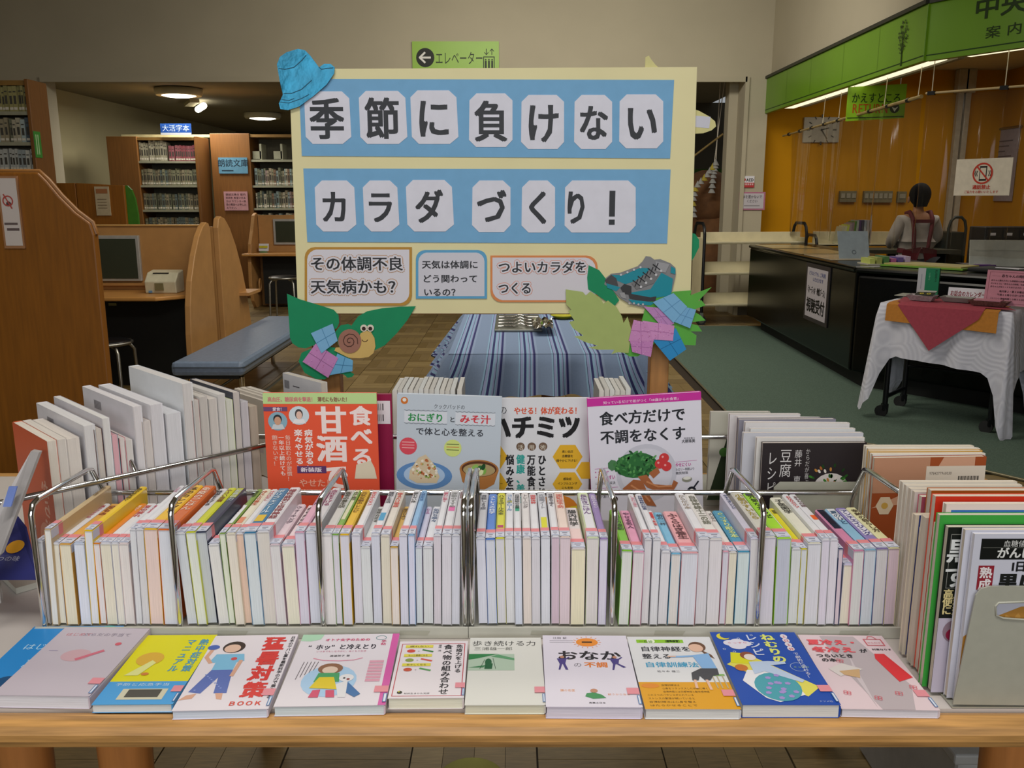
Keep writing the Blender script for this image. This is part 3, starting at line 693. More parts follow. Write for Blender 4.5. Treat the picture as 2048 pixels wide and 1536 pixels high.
P = Print(p + Vector((0, -.008, 0)), X3, Vector((-.06, .25, 1)).normalized(), -Y3); P.ring(.0, .06, .018, .004, '3a4048', 0); P.build('mark', t)
p = Vector((2.87, 6.95, CH))
t = thing('acrylic_box', 'low clear box of upright leaflets near the counter bend', 'box', p)
MB().box(p.x - .1, p.y - .1, p.z, p.x + .3, p.y + .12, p.z + .01).build('base', cl, t)
for i, cc in enumerate(['b9c46a', '9aa05c', '4f7a4c', 'a25a8c', '5a4a8c', 'b0a0c0']):
    MB().box(p.x - .08 + i * .055, p.y - .08, p.z + .01, p.x - .04 + i * .055, p.y + .1, p.z + .05 + .008 * (i % 3)).build('leaflet', cover(cc), t)
pf = at(1790, 524, z=CH)
t = thing('green_tray', 'flat green-edged cream tray on the counter before the apron wearer', 'tray', pf)
O = B_ + DC * .05 + NC * .25 + Z3 * CH
MB().obox(O, DC, NC, Z3, .62, .34, .012).build('base', mat('tray_green', '6c9c34', .5), t)
MB().obox(O + DC * .02 + NC * .02 + Z3 * .012, DC, NC, Z3, .58, .3, .01).build('liner', mat('tray_cream', 'a99c5c', .6), t)
O = B_ + DC * .72 + NC * .2 + Z3 * CH
t = thing('black_bag', 'flat black folder with white paper corner lying on the counter', 'folder', O)
MB().prism([O, O + DC * .5, O + DC * .55 + NC * .3, O + NC * .3 + DC * .03], (0, 0, .03)).build('folder', MATTE, t, bev=.01)
MB().prism([O + DC * .15 + NC * .1 + Z3 * .031, O + DC * .32 + NC * .06 + Z3 * .031, O + DC * .34 + NC * .16 + Z3 * .031], (0, 0, .004)).build('paper', WHITE, t)
# laptop seen from the back
O = B_ + DC * 1.28 + NC * .42 + Z3 * CH
t = thing('laptop_screen', 'silver back of a monitor on the counter at the right edge', 'monitor', O)
hN = Vector((-.2, -1, 0)).normalized(); hU = Vector((1, -.2, 0)).normalized()
O = at(1938, 530, z=CH + .01); O.z = CH
MB().obox(O, hU, Vector((0, .12, 1)).normalized(), -hN, .5, .2, .012).build('lid', mat('silver_lid', 'b4b8b0', .4, .1), t, bev=.004)
MB().obox(O + Vector((.03, -.003, .125)), hU, Z3, -hN, .4, .003, .003).build('lid_seam', mat('seam_light', 'b8beb8', .4), t)
MB().obox(O + Vector((0, .02, 0)), hU, Vector((0, 1, 0)), Z3, .5, .2, .012).build('base', BLKMETAL, t)
p = at(1950, 531, z=CH)
t = thing('purple_pouch', 'small purple pouch lying before the silver monitor', 'pouch', p)
MB().box(p.x - .06, p.y - .12, CH, p.x + .1, p.y - .04, CH + .014).build('pouch', mat('purple', '5a3476', .5), t, bev=.004)
MB().box(p.x - .05, p.y - .11, CH + .014, p.x + .09, p.y - .05, CH + .02).build('flap', mat('lilac', 'a894b8', .5), t)
# two stuffed bears in a small wooden crate
p = at(1985, 528, z=CH); p.z = CH; p += Vector((-.02, -.3, 0)); p = at(1992, 530, z=CH)
t = thing('wooden_crate', 'small open wooden box holding the stuffed bears', 'crate', p)
WC = mat('crate_wood', 'a5732c', .6, 0, .15, 8)
MB().box(p.x - .07, p.y - .06, CH, p.x + .32, p.y + .06, CH + .012).build('base', WC, t)
MB().box(p.x - .075, p.y - .06, CH, p.x - .06, p.y + .06, CH + .085).build('side', WC, t)
MB().box(p.x - .07, p.y + .05, CH, p.x + .32, p.y + .06, CH + .07).build('back', WC, t)
def bear(c, shirt, label):
    t = thing('stuffed_bear', label, 'soft toy', c); F = mat('bear_fur', 'c98a1a', .95, 0, .2, 90, .6)
    b = MB(); b.ball(c + Vector((0, 0, .05)), .034, 1, .8, 1.1); b.build('body', mat('shirt_' + shirt, shirt, .8), t)
    b = MB(); b.ball(c + Vector((0, -.005, .108)), .033, 1, .9, 1); b.build('head', F, t)
    for s_ in (-1, 1):
        MB().ball(c + Vector((s_ * .026, 0, .135)), .012, 1, .6, 1).build('ear', F, t)
        MB().tube([c + Vector((s_ * .03, -.01, .07)), c + Vector((s_ * .055, -.02, .075))], [.013, .011], 8).build('arm', F, t)
        MB().ball(c + Vector((s_ * .028, -.045, .022)), .018).build('paw', F, t)
    MB().tube([c + Vector((-.035, -.0, .108)), c + Vector((-.025, .0, .135)), c + Vector((0, .0, .144)), c + Vector((.025, 0, .135)), c + Vector((.035, 0, .108))], .004, 6).build('headband', MATTE, t)
bear(p + Vector((.05, -.005, .01)), '2c3f7c', 'yellow stuffed bear in a blue shirt sitting in the wooden box')
bear(p + Vector((.15, -.005, .01)), 'a52c22', 'yellow stuffed bear in a red shirt cut by the right edge')
tag(MB().box(p.x - .05, p.y - .045, CH + .013, p.x - .02, p.y - .01, CH + .07).build('juice_carton', mat('carton_red', 'a8482a', .5)), 'small red carton beside the blue shirted bear', 'carton')
# ------------------------------------------------------------------ hanging rods, strings and clear curtains
CLEAR = bpy.data.materials.new('clear_vinyl'); CLEAR.use_nodes = True; nt = CLEAR.node_tree; N = nt.nodes; L = nt.links
for n in list(N): N.remove(n)
out = N.new('ShaderNodeOutputMaterial'); tr = N.new('ShaderNodeBsdfTransparent'); tr.inputs[0].default_value = (.84, .82, .8, 1)
gl = N.new('ShaderNodeBsdfGlossy'); gl.inputs['Roughness'].default_value = .08; df = N.new('ShaderNodeBsdfDiffuse'); df.inputs[0].default_value = (.7, .66, .6, 1)
fr = N.new('ShaderNodeFresnel'); fr.inputs[0].default_value = 1.28; m1 = N.new('ShaderNodeMixShader'); m2 = N.new('ShaderNodeMixShader'); m2.inputs[0].default_value = .012
tcx = N.new('ShaderNodeTexCoord'); nz = N.new('ShaderNodeTexNoise'); nz.inputs['Scale'].default_value = 3; mpx = N.new('ShaderNodeMapping'); mpx.inputs['Scale'].default_value = (3, 3, .4)
L.new(tcx.outputs['Object'], mpx.inputs[0]); L.new(mpx.outputs[0], nz.inputs[0]); bp = N.new('ShaderNodeBump'); bp.inputs['Strength'].default_value = .3; bp.inputs['Distance'].default_value = .02
L.new(nz.outputs[0], bp.inputs['Height']); L.new(bp.outputs[0], gl.inputs['Normal'])
L.new(fr.outputs[0], m1.inputs[0]); L.new(tr.outputs[0], m1.inputs[1]); L.new(gl.outputs[0], m1.inputs[2])
L.new(m1.outputs[0], m2.inputs[1]); L.new(df.outputs[0], m2.inputs[2]); L.new(m2.outputs[0], out.inputs[0])
def curtain(name, label, P0, P1, zt0, zt1_, zbot, amp, seed, nx=60):
    r = random.Random(seed); d = P1 - P0; n = Vector((-d.y, d.x, 0)).normalized()
    ph = [r.uniform(0, 6.28) for _ in range(5)]; b = MB(); vs = []; fs = []; nz_ = 8
    for i in range(nx + 1):
        u = i / nx
        for j in range(nz_ + 1):
            w_ = j / nz_; z = (zt0 + (zt1_ - zt0) * u) * (1 - w_) + zbot * w_
            o = amp * (.25 + .75 * w_) * (math.sin(u * 19 + ph[0]) + .6 * math.sin(u * 43 + ph[1] + w_) + .35 * math.sin(u * 90 + ph[2]))
            q = P0.lerp(P1, u) + n * o; vs.append((q.x, q.y, z))
    for i in range(nx):
        for j in range(nz_): a = i * (nz_ + 1) + j; fs.append((a, a + 1, a + nz_ + 2, a + nz_ + 1))
    b.add(vs, fs, True); return tag(b.build(name, CLEAR), label, 'curtain')
XR = 3.26
r0 = at(1566, 272, X=XR); r1 = at(1843, 193, X=XR)
t = thing('bamboo_rod', 'slanted bamboo rod hung on strings below the green fascia', 'rod', r1)
MB().tube([r0, r1], [.010, .016], 8).build('cane', mat('cane', '8f7a4c', .5, 0, .2, 12), t)
for i in range(9):
    q = r0.lerp(r1, (i + .6) / 9.2); MB().tube([q - (r1 - r0).normalized() * .02, q + (r1 - r0).normalized() * .02], .02, 8).build('clip', BLKMETAL, t)
STR = mat('cord_white', 'd0c8b0', .8)
for px in (1645, 1677, 1712, 1768, 1836):
    f_ = (px - 1566) / (1843 - 1566); q = r0.lerp(r1, f_); q = at(px, 272 + (193 - 272) * f_, X=XR)
    MB().tube([q, Vector((q.x + .02, q.y, 2.7))], .0035, 5).build('cord', STR, t)
curtain('vinyl_curtain', 'clear vinyl sheet hanging from the bamboo rod over the counter', Vector((XR, r0.y - .3, 0)), Vector((XR, r1.y, 0)), r0.lerp(r1, .12).z - .01, r1.z - .01, 1.02, .035, 4)
q0 = FC + DG * .05 + DN * -.22; q1 = q0 + DG * 3
def onray(px, py, Q, D, base):   # point where the view ray meets the vertical plane through Q along D
    x = (px - 1024) / FPX; v = (768 - py) / FPX; d = Vector((x, CP + v * SP, -SP + v * CP)); n = Vector((-D.y, D.x, 0)); tt = Q.dot(n) / d.dot(n)
    return Vector((tt * d.x, tt * d.y, CAMZ + tt * d.z))
s0 = onray(1852, 187, q0, DG, 0); s1 = onray(2048, 172, q0, DG, 0); s1 = s1 + (s1 - s0) * .4
t = thing('wooden_rod', 'thin straight wooden rod with black clips at the upper right', 'rod', s0)
MB().tube([s0, s1], .009, 8).build('dowel', mat('dowel', 'b09a70', .5), t)
for px in (1864, 2010):
    q = onray(px, 186 - (px - 1852) * .075, q0, DG, 0); dl = (s1 - s0).normalized()
    MB().obox(q - dl * .03 - Z3 * .02, dl, Z3, DN, .06, .03, .015).build('binder_clip', BLKMETAL, t)
    MB().tube([q, Vector((q.x, q.y, 2.7))], .0035, 5).build('cord', STR, t)
curtain('vinyl_curtain', 'clear vinyl sheet hanging from the thin straight rod at the right', s0 + Z3 * -s0.z, s1 - Z3 * s1.z, s0.z - .02, s1.z - .02, 1.02, .03, 9)
# call ban sign hung on the curtain
a = onray(1914, 319, q0 + DN * .06, DG, 0); c = onray(2018, 391, q0 + DN * .06, DG, 0)
wU = Vector((c.x - a.x, c.y - a.y, 0)); wl = wU.length; wU.normalize()
t = thing('phone_ban_sign', 'white square sign with a red crossed-out phone on the clear curtain', 'sign', Vector((a.x, a.y, c.z)))
O = Vector((a.x, a.y, c.z)); hh = a.z - c.z
MB().obox(O, wU, Z3, -DN, wl, hh, .006).build('sheet', mat('sign_cream', 'cfc6b4', .6), t)
P = Print(O, wU, Z3, DN, .001)
P.ring(wl * .5, hh * .6, hh * .29, hh * .045, 'b83a2a', 2, n=30); P.rect(wl * .44, hh * .4, wl * .57, hh * .8, '2a2624', 0); P.rect(wl * .455, hh * .45, wl * .555, hh * .75, 'cfc6b4', 1)
P.line([(wl * .39, hh * .79), (wl * .61, hh * .41)], hh * .04, 'b83a2a', 3)
for s_ in (-1, 1):
    for k in (.1, .13): P.line([(wl * .505 + s_ * wl * k, hh * .53), (wl * .505 + s_ * wl * (k + .015), hh * .6), (wl * .505 + s_ * wl * k, hh * .67)], .006, '4a4440', 0)
P.text('通話禁止', wl * .5, hh * .17, hh * .13, 'b83a2a', 1, .03, center=True); P.text('ご協力をお願いいたします', wl * .5, hh * .06, hh * .085, 'b83a2a', 1, .01, wid=wl * .62, center=True)
P.build('lettering', t)
# ------------------------------------------------------------------ green return sign in the office
YR = 8.6
a = at(1697, 172, Y=YR); c = at(1808, 238, Y=YR)
t = thing('return_desk_sign', 'bright green hanging sign marking the book return desk', 'sign', ((a.x + c.x) / 2, YR, c.z))
MB().prism([(a.x, YR, c.z - .02), (c.x, YR, c.z + .01), (c.x, YR, a.z + .02), (a.x, YR, a.z - .01)], (0, .01, 0)).build('panel', mat('return_green', '86b81e', .4), t)
P = Print((a.x, YR, c.z), X3, Z3, -Y3, .002); w_ = c.x - a.x; h_ = a.z - c.z
P.text('かえすところ', w_ * .07, h_ * .48, .1, '1f3a12', 0, .012, wid=w_ * .85); P.text('RETURN', w_ * .09, h_ * .14, .12, 'b0481c', 0, .012, wid=w_ * .62)
P.circ(w_ * .82, h_ * .33, .045, '24300f', 0); P.poly([(w_ * .77, h_ * .36), (w_ * .82, h_ * .22), (w_ * .88, h_ * .38), (w_ * .83, h_ * .33)], 'd8dccc', 1); P.line([(w_ * .02, h_ * .03), (w_ * .98, h_ * .08)], .008, '24400f', 0)
P.build('lettering', t)
for x in (a.x + .06, c.x - .06): MB().tube([(x, YR + .005, a.z - .02), (x, YR + .005, 2.98)], .004, 5).build('wire', STEEL, t)
# clock
YC = W + .27
a = at(1609, 234, Y=YC); c = at(1677, 285, Y=YC); cx, cz = (a.x + c.x) / 2, (a.z + c.z) / 2; w_ = c.x - a.x; h_ = a.z - c.z
t = thing('wall_clock', 'square white wall clock on the orange wall behind the counter', 'clock', (cx, YC, c.z))
MB().box(a.x, YC, c.z, c.x, YC + .04, a.z).build('case', mat('clock_white', 'b9b4a4', .5), t, bev=.006)
P = Print((cx, YC, cz), X3, Z3, -Y3, .002)
for k in range(12):
    an = k * PI / 6; s_, q = math.sin(an), math.cos(an); P.line([(s_ * w_ * .33, q * w_ * .33), (s_ * w_ * .4, q * w_ * .4)], .012 if k % 3 else .02, '4a463c', 0)
P.build('dial_marks', t)
P = Print((cx, YC - .004, cz), X3, Z3, -Y3, .002)
P.line([(0, 0), (.085, .02)], .014, '33302a', 0); P.line([(0, 0), (.075, -.11)], .009, '33302a', 1); P.circ(0, 0, .012, '33302a', 2); P.build('clock_hand', t)
# wall organisers
def pocket_box(px0, px1, py0, py1, n, label):
    Yw = W + .25; a = at(px0, py0, Y=Yw); c = at(px1, py1, Y=Yw)
    t = thing('wall_pocket', label, 'rack', ((a.x + c.x) / 2, Yw, c.z))
    MB().box(a.x, Yw, c.z, c.x, Yw + .05, a.z).build('case', mat('pocket_grey', '756f54', .6), t)
    for i in range(n):
        x = a.x + (c.x - a.x) * (i + .15) / n; MB().box(x, Yw - .01, c.z + .05, x + (c.x - a.x) * .7 / n, Yw, a.z - .03).build('card', mat('card_grey', '9a9684', .6), t)
pocket_box(1681, 1712, 382, 404, 3, 'small grey wall rack of cards, leftmost of three on the orange wall')
pocket_box(1729, 1784, 382, 405, 6, 'wide grey wall rack of cards, middle of three on the orange wall')
pocket_box(1797, 1812, 383, 405, 1, 'narrow grey wall rack left of the person head')
# conduits
b = thing('wall_conduit', 'pair of white conduits with boxed tops in the office corner', 'conduit', (5.55, W + .1, 0))
for px in (1926, 1941):
    p = at(px, 170, Y=W + .2); MB().box(p.x - .04, W + .2, 0, p.x + .025, W + .26, 2.75).build('duct', mat('white_duct', 'b3ab98', .5), b)
    MB().box(p.x - .07, W + .17, 2.7, p.x + .06, W + .28, 2.98).build('junction_box', mat('white_duct', ''), b, bev=.01)
# side wall notice
xw = 6.09
t = thing('hanging_scroll', 'tall white notice sheet hanging on the side wall behind the phone sign', 'notice', (xw, 9.6, 1.3))
a = at(1976, 262, X=xw); c = at(2042, 248, X=xw); zb_ = at(1985, 402, X=xw).z
MB().box(xw - .01, c.y, zb_, xw, a.y, a.z).build('sheet', mat('lilac_paper', 'a59ca4', .7), t); MB().cyl((xw - .02, c.y - .05, a.z), (xw - .02, a.y + .05, a.z), .015, 8).build('hanging_bar', STEEL, t)
P = Print((xw - .012, a.y, zb_), -Y3, Z3, -X3, .002); w_ = a.y - c.y; h_ = a.z - zb_
for i in range(8): P.rect(w_ * .15, h_ * (.82 - i * .07), w_ * (.85 - .1 * (i % 3)), h_ * (.835 - i * .07), '6e6670', 0)
P.build('lettering', t)
# AED and desk notices on the pillar
wall_sign('aed_sign', 'small white and red defibrillator sign on the white pillar', 'sign', 1484, 352, 1508, 375, W - .015, WHITE,
          lambda P, w_, h_: (P.text('AED', w_ * .36, h_ * .5, h_ * .36, '3a3232', 0, .03, wid=w_ * .58), P.circ(w_ * .2, h_ * .68, w_ * .12, 'b03030', 0), P.rect(0, 0, w_, h_ * .42, 'b83a3e', 0), [P.rect(w_ * (.12 + .17 * i), h_ * .2, w_ * (.24 + .17 * i), h_ * .36, 'd8b0b0', 1) for i in range(5)]))
wall_sign('desk_notice', 'white notice with pink border low on the white pillar', 'notice', 1479, 384, 1529, 420, W - .015, mat('pink_border', 'b3708c', .6),
          lambda P, w_, h_: (P.rect(w_ * .06, h_ * .08, w_ * .94, h_ * .92, 'c0bcc4', 0), P.text('本を置かないで', w_ * .5, h_ * .64, h_ * .2, '4a4448', 1, .01, wid=w_ * .75, center=True), P.text('ください', w_ * .5, h_ * .4, h_ * .2, '4a4448', 1, .01, wid=w_ * .42, center=True), P.rect(w_ * .2, h_ * .22, w_ * .8, h_ * .26, '7a7478', 1)))
# ------------------------------------------------------------------ book trucks
def truck(t, O, U, Vv, L, D, H, levels, n=8):
    # O: floor corner, U along, Vv depth
    for i, (z0, hb) in enumerate(levels):
        b = MB(); b.obox(O + U * .03 + Z3 * z0, U, Vv, Z3, L - .06, D, .02); b.obox(O + U * .03 + Vv * (D * .5) + Z3 * z0, U, Vv, Z3, L - .06, .015, hb)
        b.obox(O + U * .03 + Z3 * z0, U, Vv, Z3, L - .06, .012, .03); b.build('shelf', CREAM, t, bev=.004)
    for u in (0, L - .05):
        b = MB(); b.obox(O + U * u + Z3 * .16, U, Vv, Z3, .03, D, H - .32); b.build('end_panel', CREAM, t, bev=.004)
        for v in (0, D):
            pass
        b = MB(); q = O + U * (u + .015)
        P_ = [q + Z3 * .12, q + Z3 * (H - .12), q + Vv * .03 + Z3 * (H - .04), q + Vv * .08 + Z3 * H, q + Vv * (D - .08) + Z3 * H, q + Vv * (D - .03) + Z3 * (H - .04), q + Vv * D + Z3 * (H - .12), q + Vv * D + Z3 * .12]
        b.tube(P_, .018, 8); b.build('handle_frame', BLKMETAL, t)
        for v in (0, D):
            c = O + U * (u + .015) + Vv * v + Z3 * .06; w = MB(); w.cyl(c - U.cross(Z3) * .0 - Vv * .018, c + Vv * .018, .058, 16); k = w.build('caster', RUBBER, t)
            MB().cyl(c - Vv * .02, c + Vv * .02, .036, 14).build('hub', STEEL, k); MB().obox(c + Vector((-.02, -.02, .03)), X3, Y3, Z3, .04, .04, .06).build('fork', STEEL, k)
c0 = at(1438, 645, z=0)
O = Vector((2.17, 10.05, 0))
t = thing('book_truck', 'cream three-tier book truck with black handles behind the counter end', 'cart', O + X3)
truck(t, O, Vector((1, .1, 0)).normalized(), Vector((-.1, 1, 0)).normalized(), 1.25, .38, 1.16, [(.95 - .02, .13), (.58, .14), (.22, .14)])
O = Vector((1.98, 10.35, 0))
t = thing('book_truck', 'second cream book truck peeking out right of the board', 'cart', O)
truck(t, O, Vector((-1, .25, 0)).normalized(), Vector((.25, 1, 0)).normalized(), 1.0, .36, 1.16, [(.93, .13), (.58, .14), (.22, .14)])
# office side shelf with files
O = Vector((3.5, 10.2, 0))
t = thing('book_truck', 'long cream shelf truck inside the office under the leaning files', 'cart', O)
truck(t, O, X3.copy(), Y3.copy(), 1.05, .4, 1.02, [(.9, .16), (.5, .14), (.2, .14)])
fx = at(1690, 440, Y=10.25).x
for i, cc in enumerate(['b7b79c', 'c0bf9c', 'b5c24c', '9a8a90', '8a7a84', '4a7a34', '9aa49c', '4c3a64', '34344c', '8a97a4', 'a7a0a0', 'b09a90']):
    x = fx - .06 + i * .032; lean = max(0, .22 - i * .03)
    o = tag(MB().box(-.013, 0, 0, .013, .2, .2 + .02 * min(i, 6) * .6).build('file_folder', cover(cc), None, local=True), '%s file folder leaning on the office shelf truck, %s from left' % (['pale', 'cream', 'lime', 'mauve', 'grey-mauve', 'green', 'grey-green', 'purple', 'navy', 'grey-blue', 'grey', 'beige'][i], ORD[i]), 'folder', 'files on the office shelf truck')
    o.location = (x, 10.22, .923); o.rotation_euler = (0, -lean * -1, 0)
# dark cart at the right of the person
O = Vector((4.95, 9.7, 0)); O.x = at(1893, 480, Y=9.7).x
t = thing('dark_cart', 'dark green book cart with rounded handle right of the person', 'cart', O)
DKG = mat('dark_green_metal', '20261f', .5, .1)
MB().box(O.x, O.y, .5, O.x + .2, O.y + .4, 1.08).build('body', DKG, t, bev=.01)
MB().tube([(O.x + .01, O.y, .1), (O.x + .01, O.y, 1.12), (O.x + .03, O.y, 1.2), (O.x + .07, O.y, 1.24), (O.x + .14, O.y, 1.24), (O.x + .18, O.y, 1.2), (O.x + .2, O.y, 1.12), (O.x + .2, O.y, .1)], .016, 8).build('handle', DKG, t)
MB().box(O.x - .5, O.y + .1, .98, O.x, O.y + .38, 1.0).build('shelf', DKG, t); MB().box(O.x - .5, O.y + .1, .5, O.x, O.y + .38, .52).build('shelf', DKG, t)
MB().box(O.x - .5, O.y + .3, .1, O.x, O.y + .34, 1.0).build('back_panel', DKG, t)
# black storage tower at the right
O = Vector((5.1, 8.6, 0)); O.x = at(1968, 480, Y=8.6).x
t = thing('desktop_rack', 'black desktop rack with small white labels at the right edge', 'rack', O)
MB().box(O.x, O.y, .7, O.x + .6, O.y + .3, 1.17).build('case', mat('rack_black', '1b1b1b', .5), t, bev=.01)
for i in range(2):
    for j in range(3):
        q = MB().box(O.x + .02 + j * .16, O.y - .012, .98 + i * .09, O.x + .16 + j * .16, O.y, 1.055 + i * .09).build('drawer', mat('drawer_black', '262626', .5), t)
        MB().box(O.x + .05 + j * .16, O.y - .016, 1.0 + i * .09, O.x + .1 + j * .16, O.y - .01, 1.025 + i * .09).build('label', WHITE, q)
# ------------------------------------------------------------------ the person behind the counter
def skin(name, m, parent, joints, edges, root=0, sub=2):
    me = bpy.data.meshes.new(name); me.from_pydata([tuple(j[0]) for j in joints], edges, [])
    o = bpy.data.objects.new(name, me); COL.objects.link(o)
    bmm = bmesh.new(); bmm.from_mesh(me); ly = bmm.verts.layers.skin.verify(); bmm.verts.ensure_lookup_table()
    for i, v in enumerate(bmm.verts): r_ = joints[i][1]; v[ly].radius = r_ if isinstance(r_, tuple) else (r_, r_); v[ly].use_root = (i == root)
    bmm.to_mesh(me); bmm.free()
    s_ = o.modifiers.new('skin', 'SKIN'); s_.use_smooth_shade = True; sb = o.modifiers.new('sub', 'SUBSURF'); sb.levels = sb.render_levels = sub
    me.materials.append(m); o.parent = parent; return o
pc = at(1836, 440, Y=9.0); px_ = pc.x
per = thing('person', 'person seen from behind in a white shirt and dark red apron behind the counter', 'person', (px_, 9.0, 0))
SKIN = mat('skin_tone', 'a87858', .6); SHIRT = mat('white_shirt', 'b8b2ac', .85, 0, .1, 8); TROU = mat('dark_trousers', '23252c', .8)
hz = at(1836, 370, Y=9.0).z
J = [((0, 0, .93), (.15, .11)), ((0, 0, 1.08), (.14, .1)), ((0, .0, 1.24), (.165, .1)), ((0, .01, 1.33), (.12, .075)), ((0, .015, 1.40), (.05, .05)), ((0, .02, 1.47), (.05, .05)), ((0, .02, 1.55), (.075, .085)), ((0, .02, 1.61), (.05, .06)),
     ((-.17, .01, 1.31), .058), ((-.245, .02, 1.13), .048), ((-.2, .2, 1.03), .036), ((-.16, .27, 1.02), .028),
     ((.17, .01, 1.31), .058), ((.245, .02, 1.13), .048), ((.2, .2, 1.03), .036), ((.16, .27, 1.02), .028),
     ((-.09, 0, .85), .095), ((-.1, .01, .48), .062), ((-.1, .0, .1), .042), ((-.1, .13, .04), .038),
     ((.09, 0, .85), .095), ((.1, .01, .48), .062), ((.1, .0, .1), .042), ((.1, .13, .04), .038)]
k = (hz - .02) / 1.66
J = [(Vector(a) * k, b) for a, b in J]
E2 = [(0, 1), (1, 2), (2, 3), (3, 4), (4, 5), (5, 6), (6, 7), (3, 8), (8, 9), (9, 10), (10, 11), (3, 12), (12, 13), (13, 14), (14, 15), (0, 16), (16, 17), (17, 18), (18, 19), (0, 20), (20, 21), (21, 22), (22, 23)]
skin('body', SKIN, per, J, E2)
ex = lambda i, d: (J[i][0], tuple(q + d for q in (J[i][1] if isinstance(J[i][1], tuple) else (J[i][1], J[i][1]))))
idx = [0, 1, 2, 3, 8, 9, 10, 12, 13, 14]; mp_ = {v: i for i, v in enumerate(idx)}
JS = [ex(i, .014) for i in idx]; JS.append((J[0][0] - Vector((0, 0, .12)), (.175, .125)))
skin('shirt', SHIRT, per, JS, [(mp_[a], mp_[b]) for a, b in E2 if a in mp_ and b in mp_] + [(0, len(idx))])
idx = [0, 16, 17, 18, 20, 21, 22]; mp_ = {v: i for i, v in enumerate(idx)}
skin('trousers', TROU, per, [ex(i, .012) for i in idx], [(mp_[a], mp_[b]) for a, b in E2 if a in mp_ and b in mp_])
hd = Vector((px_, 9.0 + .02, 1.56 * k))
b = MB(); b.ball(hd + Vector((0, -.015, .02)), .108, .95, 1.02, 1.08, 20, 14); b.tube([hd + Vector((0, -.04, -.02)), hd + Vector((0, -.045, -.1))], [.085, .06], 14)
b.build('hair', mat('black_hair', '070608', .8, 0, .2, 60, .3, spec=.15), per)
for s_ in (-1, 1): MB().ball(hd + Vector((s_ * .1, .01, -.03)), .025, .45, .8, 1.3).build('ear', SKIN, per)
AP = mat('apron_red', '5f1420', .75, 0, .1, 10)
for s_ in (-1, 1):
    o = Vector((px_, 9.0, 0))
    MB().tube([o + Vector((s_ * .1, .06, 1.385 * k)), o + Vector((s_ * .105, -.03, 1.4 * k)), o + Vector((s_ * .1, -.1, 1.33 * k)), o + Vector((s_ * .085, -.125, 1.2 * k)), o + Vector((s_ * .07, -.12, 1.02 * k))], .02, 6).build('apron_strap', AP, per)
    MB().prism([o + Vector((s_ * .005, -.135, 1.03 * k)), o + Vector((s_ * .17, -.1, 1.0 * k)), o + Vector((s_ * .2, -.09, .6)), o + Vector((s_ * .1, -.15, .6))], (0, -.006, 0)).build('apron_skirt', AP, per)
MB().box(px_ - .1, 9.0 - .135, 1.285 * k, px_ + .1, 9.0 - .12, 1.32 * k).build('apron_cross_strap', AP, per)
b = MB(); b.lathe((px_, 9.0, .965 * k), [(.16, 0), (.155, .045)], 20, 1.12, .84); b.build('apron_waistband', AP, per)
MB().box(px_ - .045, 9.0 + .1, 1.385 * k, px_ + .045, 9.0 + .12, 1.4 * k).build('collar', SHIRT, per)
# work surface in front of the person
tag(MB().box(px_ - .6, 9.45, .86, px_ + .7, 9.95, .9).build('work_desk_top', mat('dim_desk', '3a3a2c', .6)), 'dim work desk in front of the apron wearer', 'desk')

# ------------------------------------------------------------------ cloth covered cart table at the right
Q0 = at(1763, 607, z=.77); Q1 = at(1998, 625, z=.77)
TU = Vector((Q1.x - Q0.x, Q1.y - Q0.y, 0)); TW = TU.length * 1.1; TU.normalize(); TV = Vector((-TU.y, TU.x, 0)); TD = .5
TO = Vector((Q0.x, Q0.y, 0)); TZ = .77
t = thing('cart_table', 'black wheeled table frame under the white lace cloth at the right', 'table', TO + TU * TW / 2 + TV * TD / 2)
MB().obox(TO + Z3 * (TZ - .03), TU, TV, Z3, TW, TD, .022).build('table_top', MATTE, t)
for u in (.06, TW - .06):
    for v in (.06, TD - .06):
        q = TO + TU * u + TV * v; MB().cyl(q + Z3 * .09, q + Z3 * (TZ - .03), .018, 10).build('leg', BLKMETAL, t)
        cc = q + Z3 * .042 - TU * .0; c_ = MB().cyl(cc - TV * .015 - TU * .02, cc + TV * .015 - TU * .02, .04, 16).build('caster', RUBBER, t); MB().obox(q + Vector((-.018, -.018, .05)), X3, Y3, Z3, .036, .036, .045).build('fork', BLKMETAL, c_)
    MB().cyl(TO + TU * u + TV * .06 + Z3 * .14, TO + TU * u + TV * (TD - .06) + Z3 * .14, .014, 8).build('side_rail', BLKMETAL, t)
MB().cyl(TO + TU * .06 + TV * (TD - .06) + Z3 * .3, TO + TU * (TW - .06) + TV * (TD - .06) + Z3 * .3, .012, 8).build('cross_rail', BLKMETAL, t)
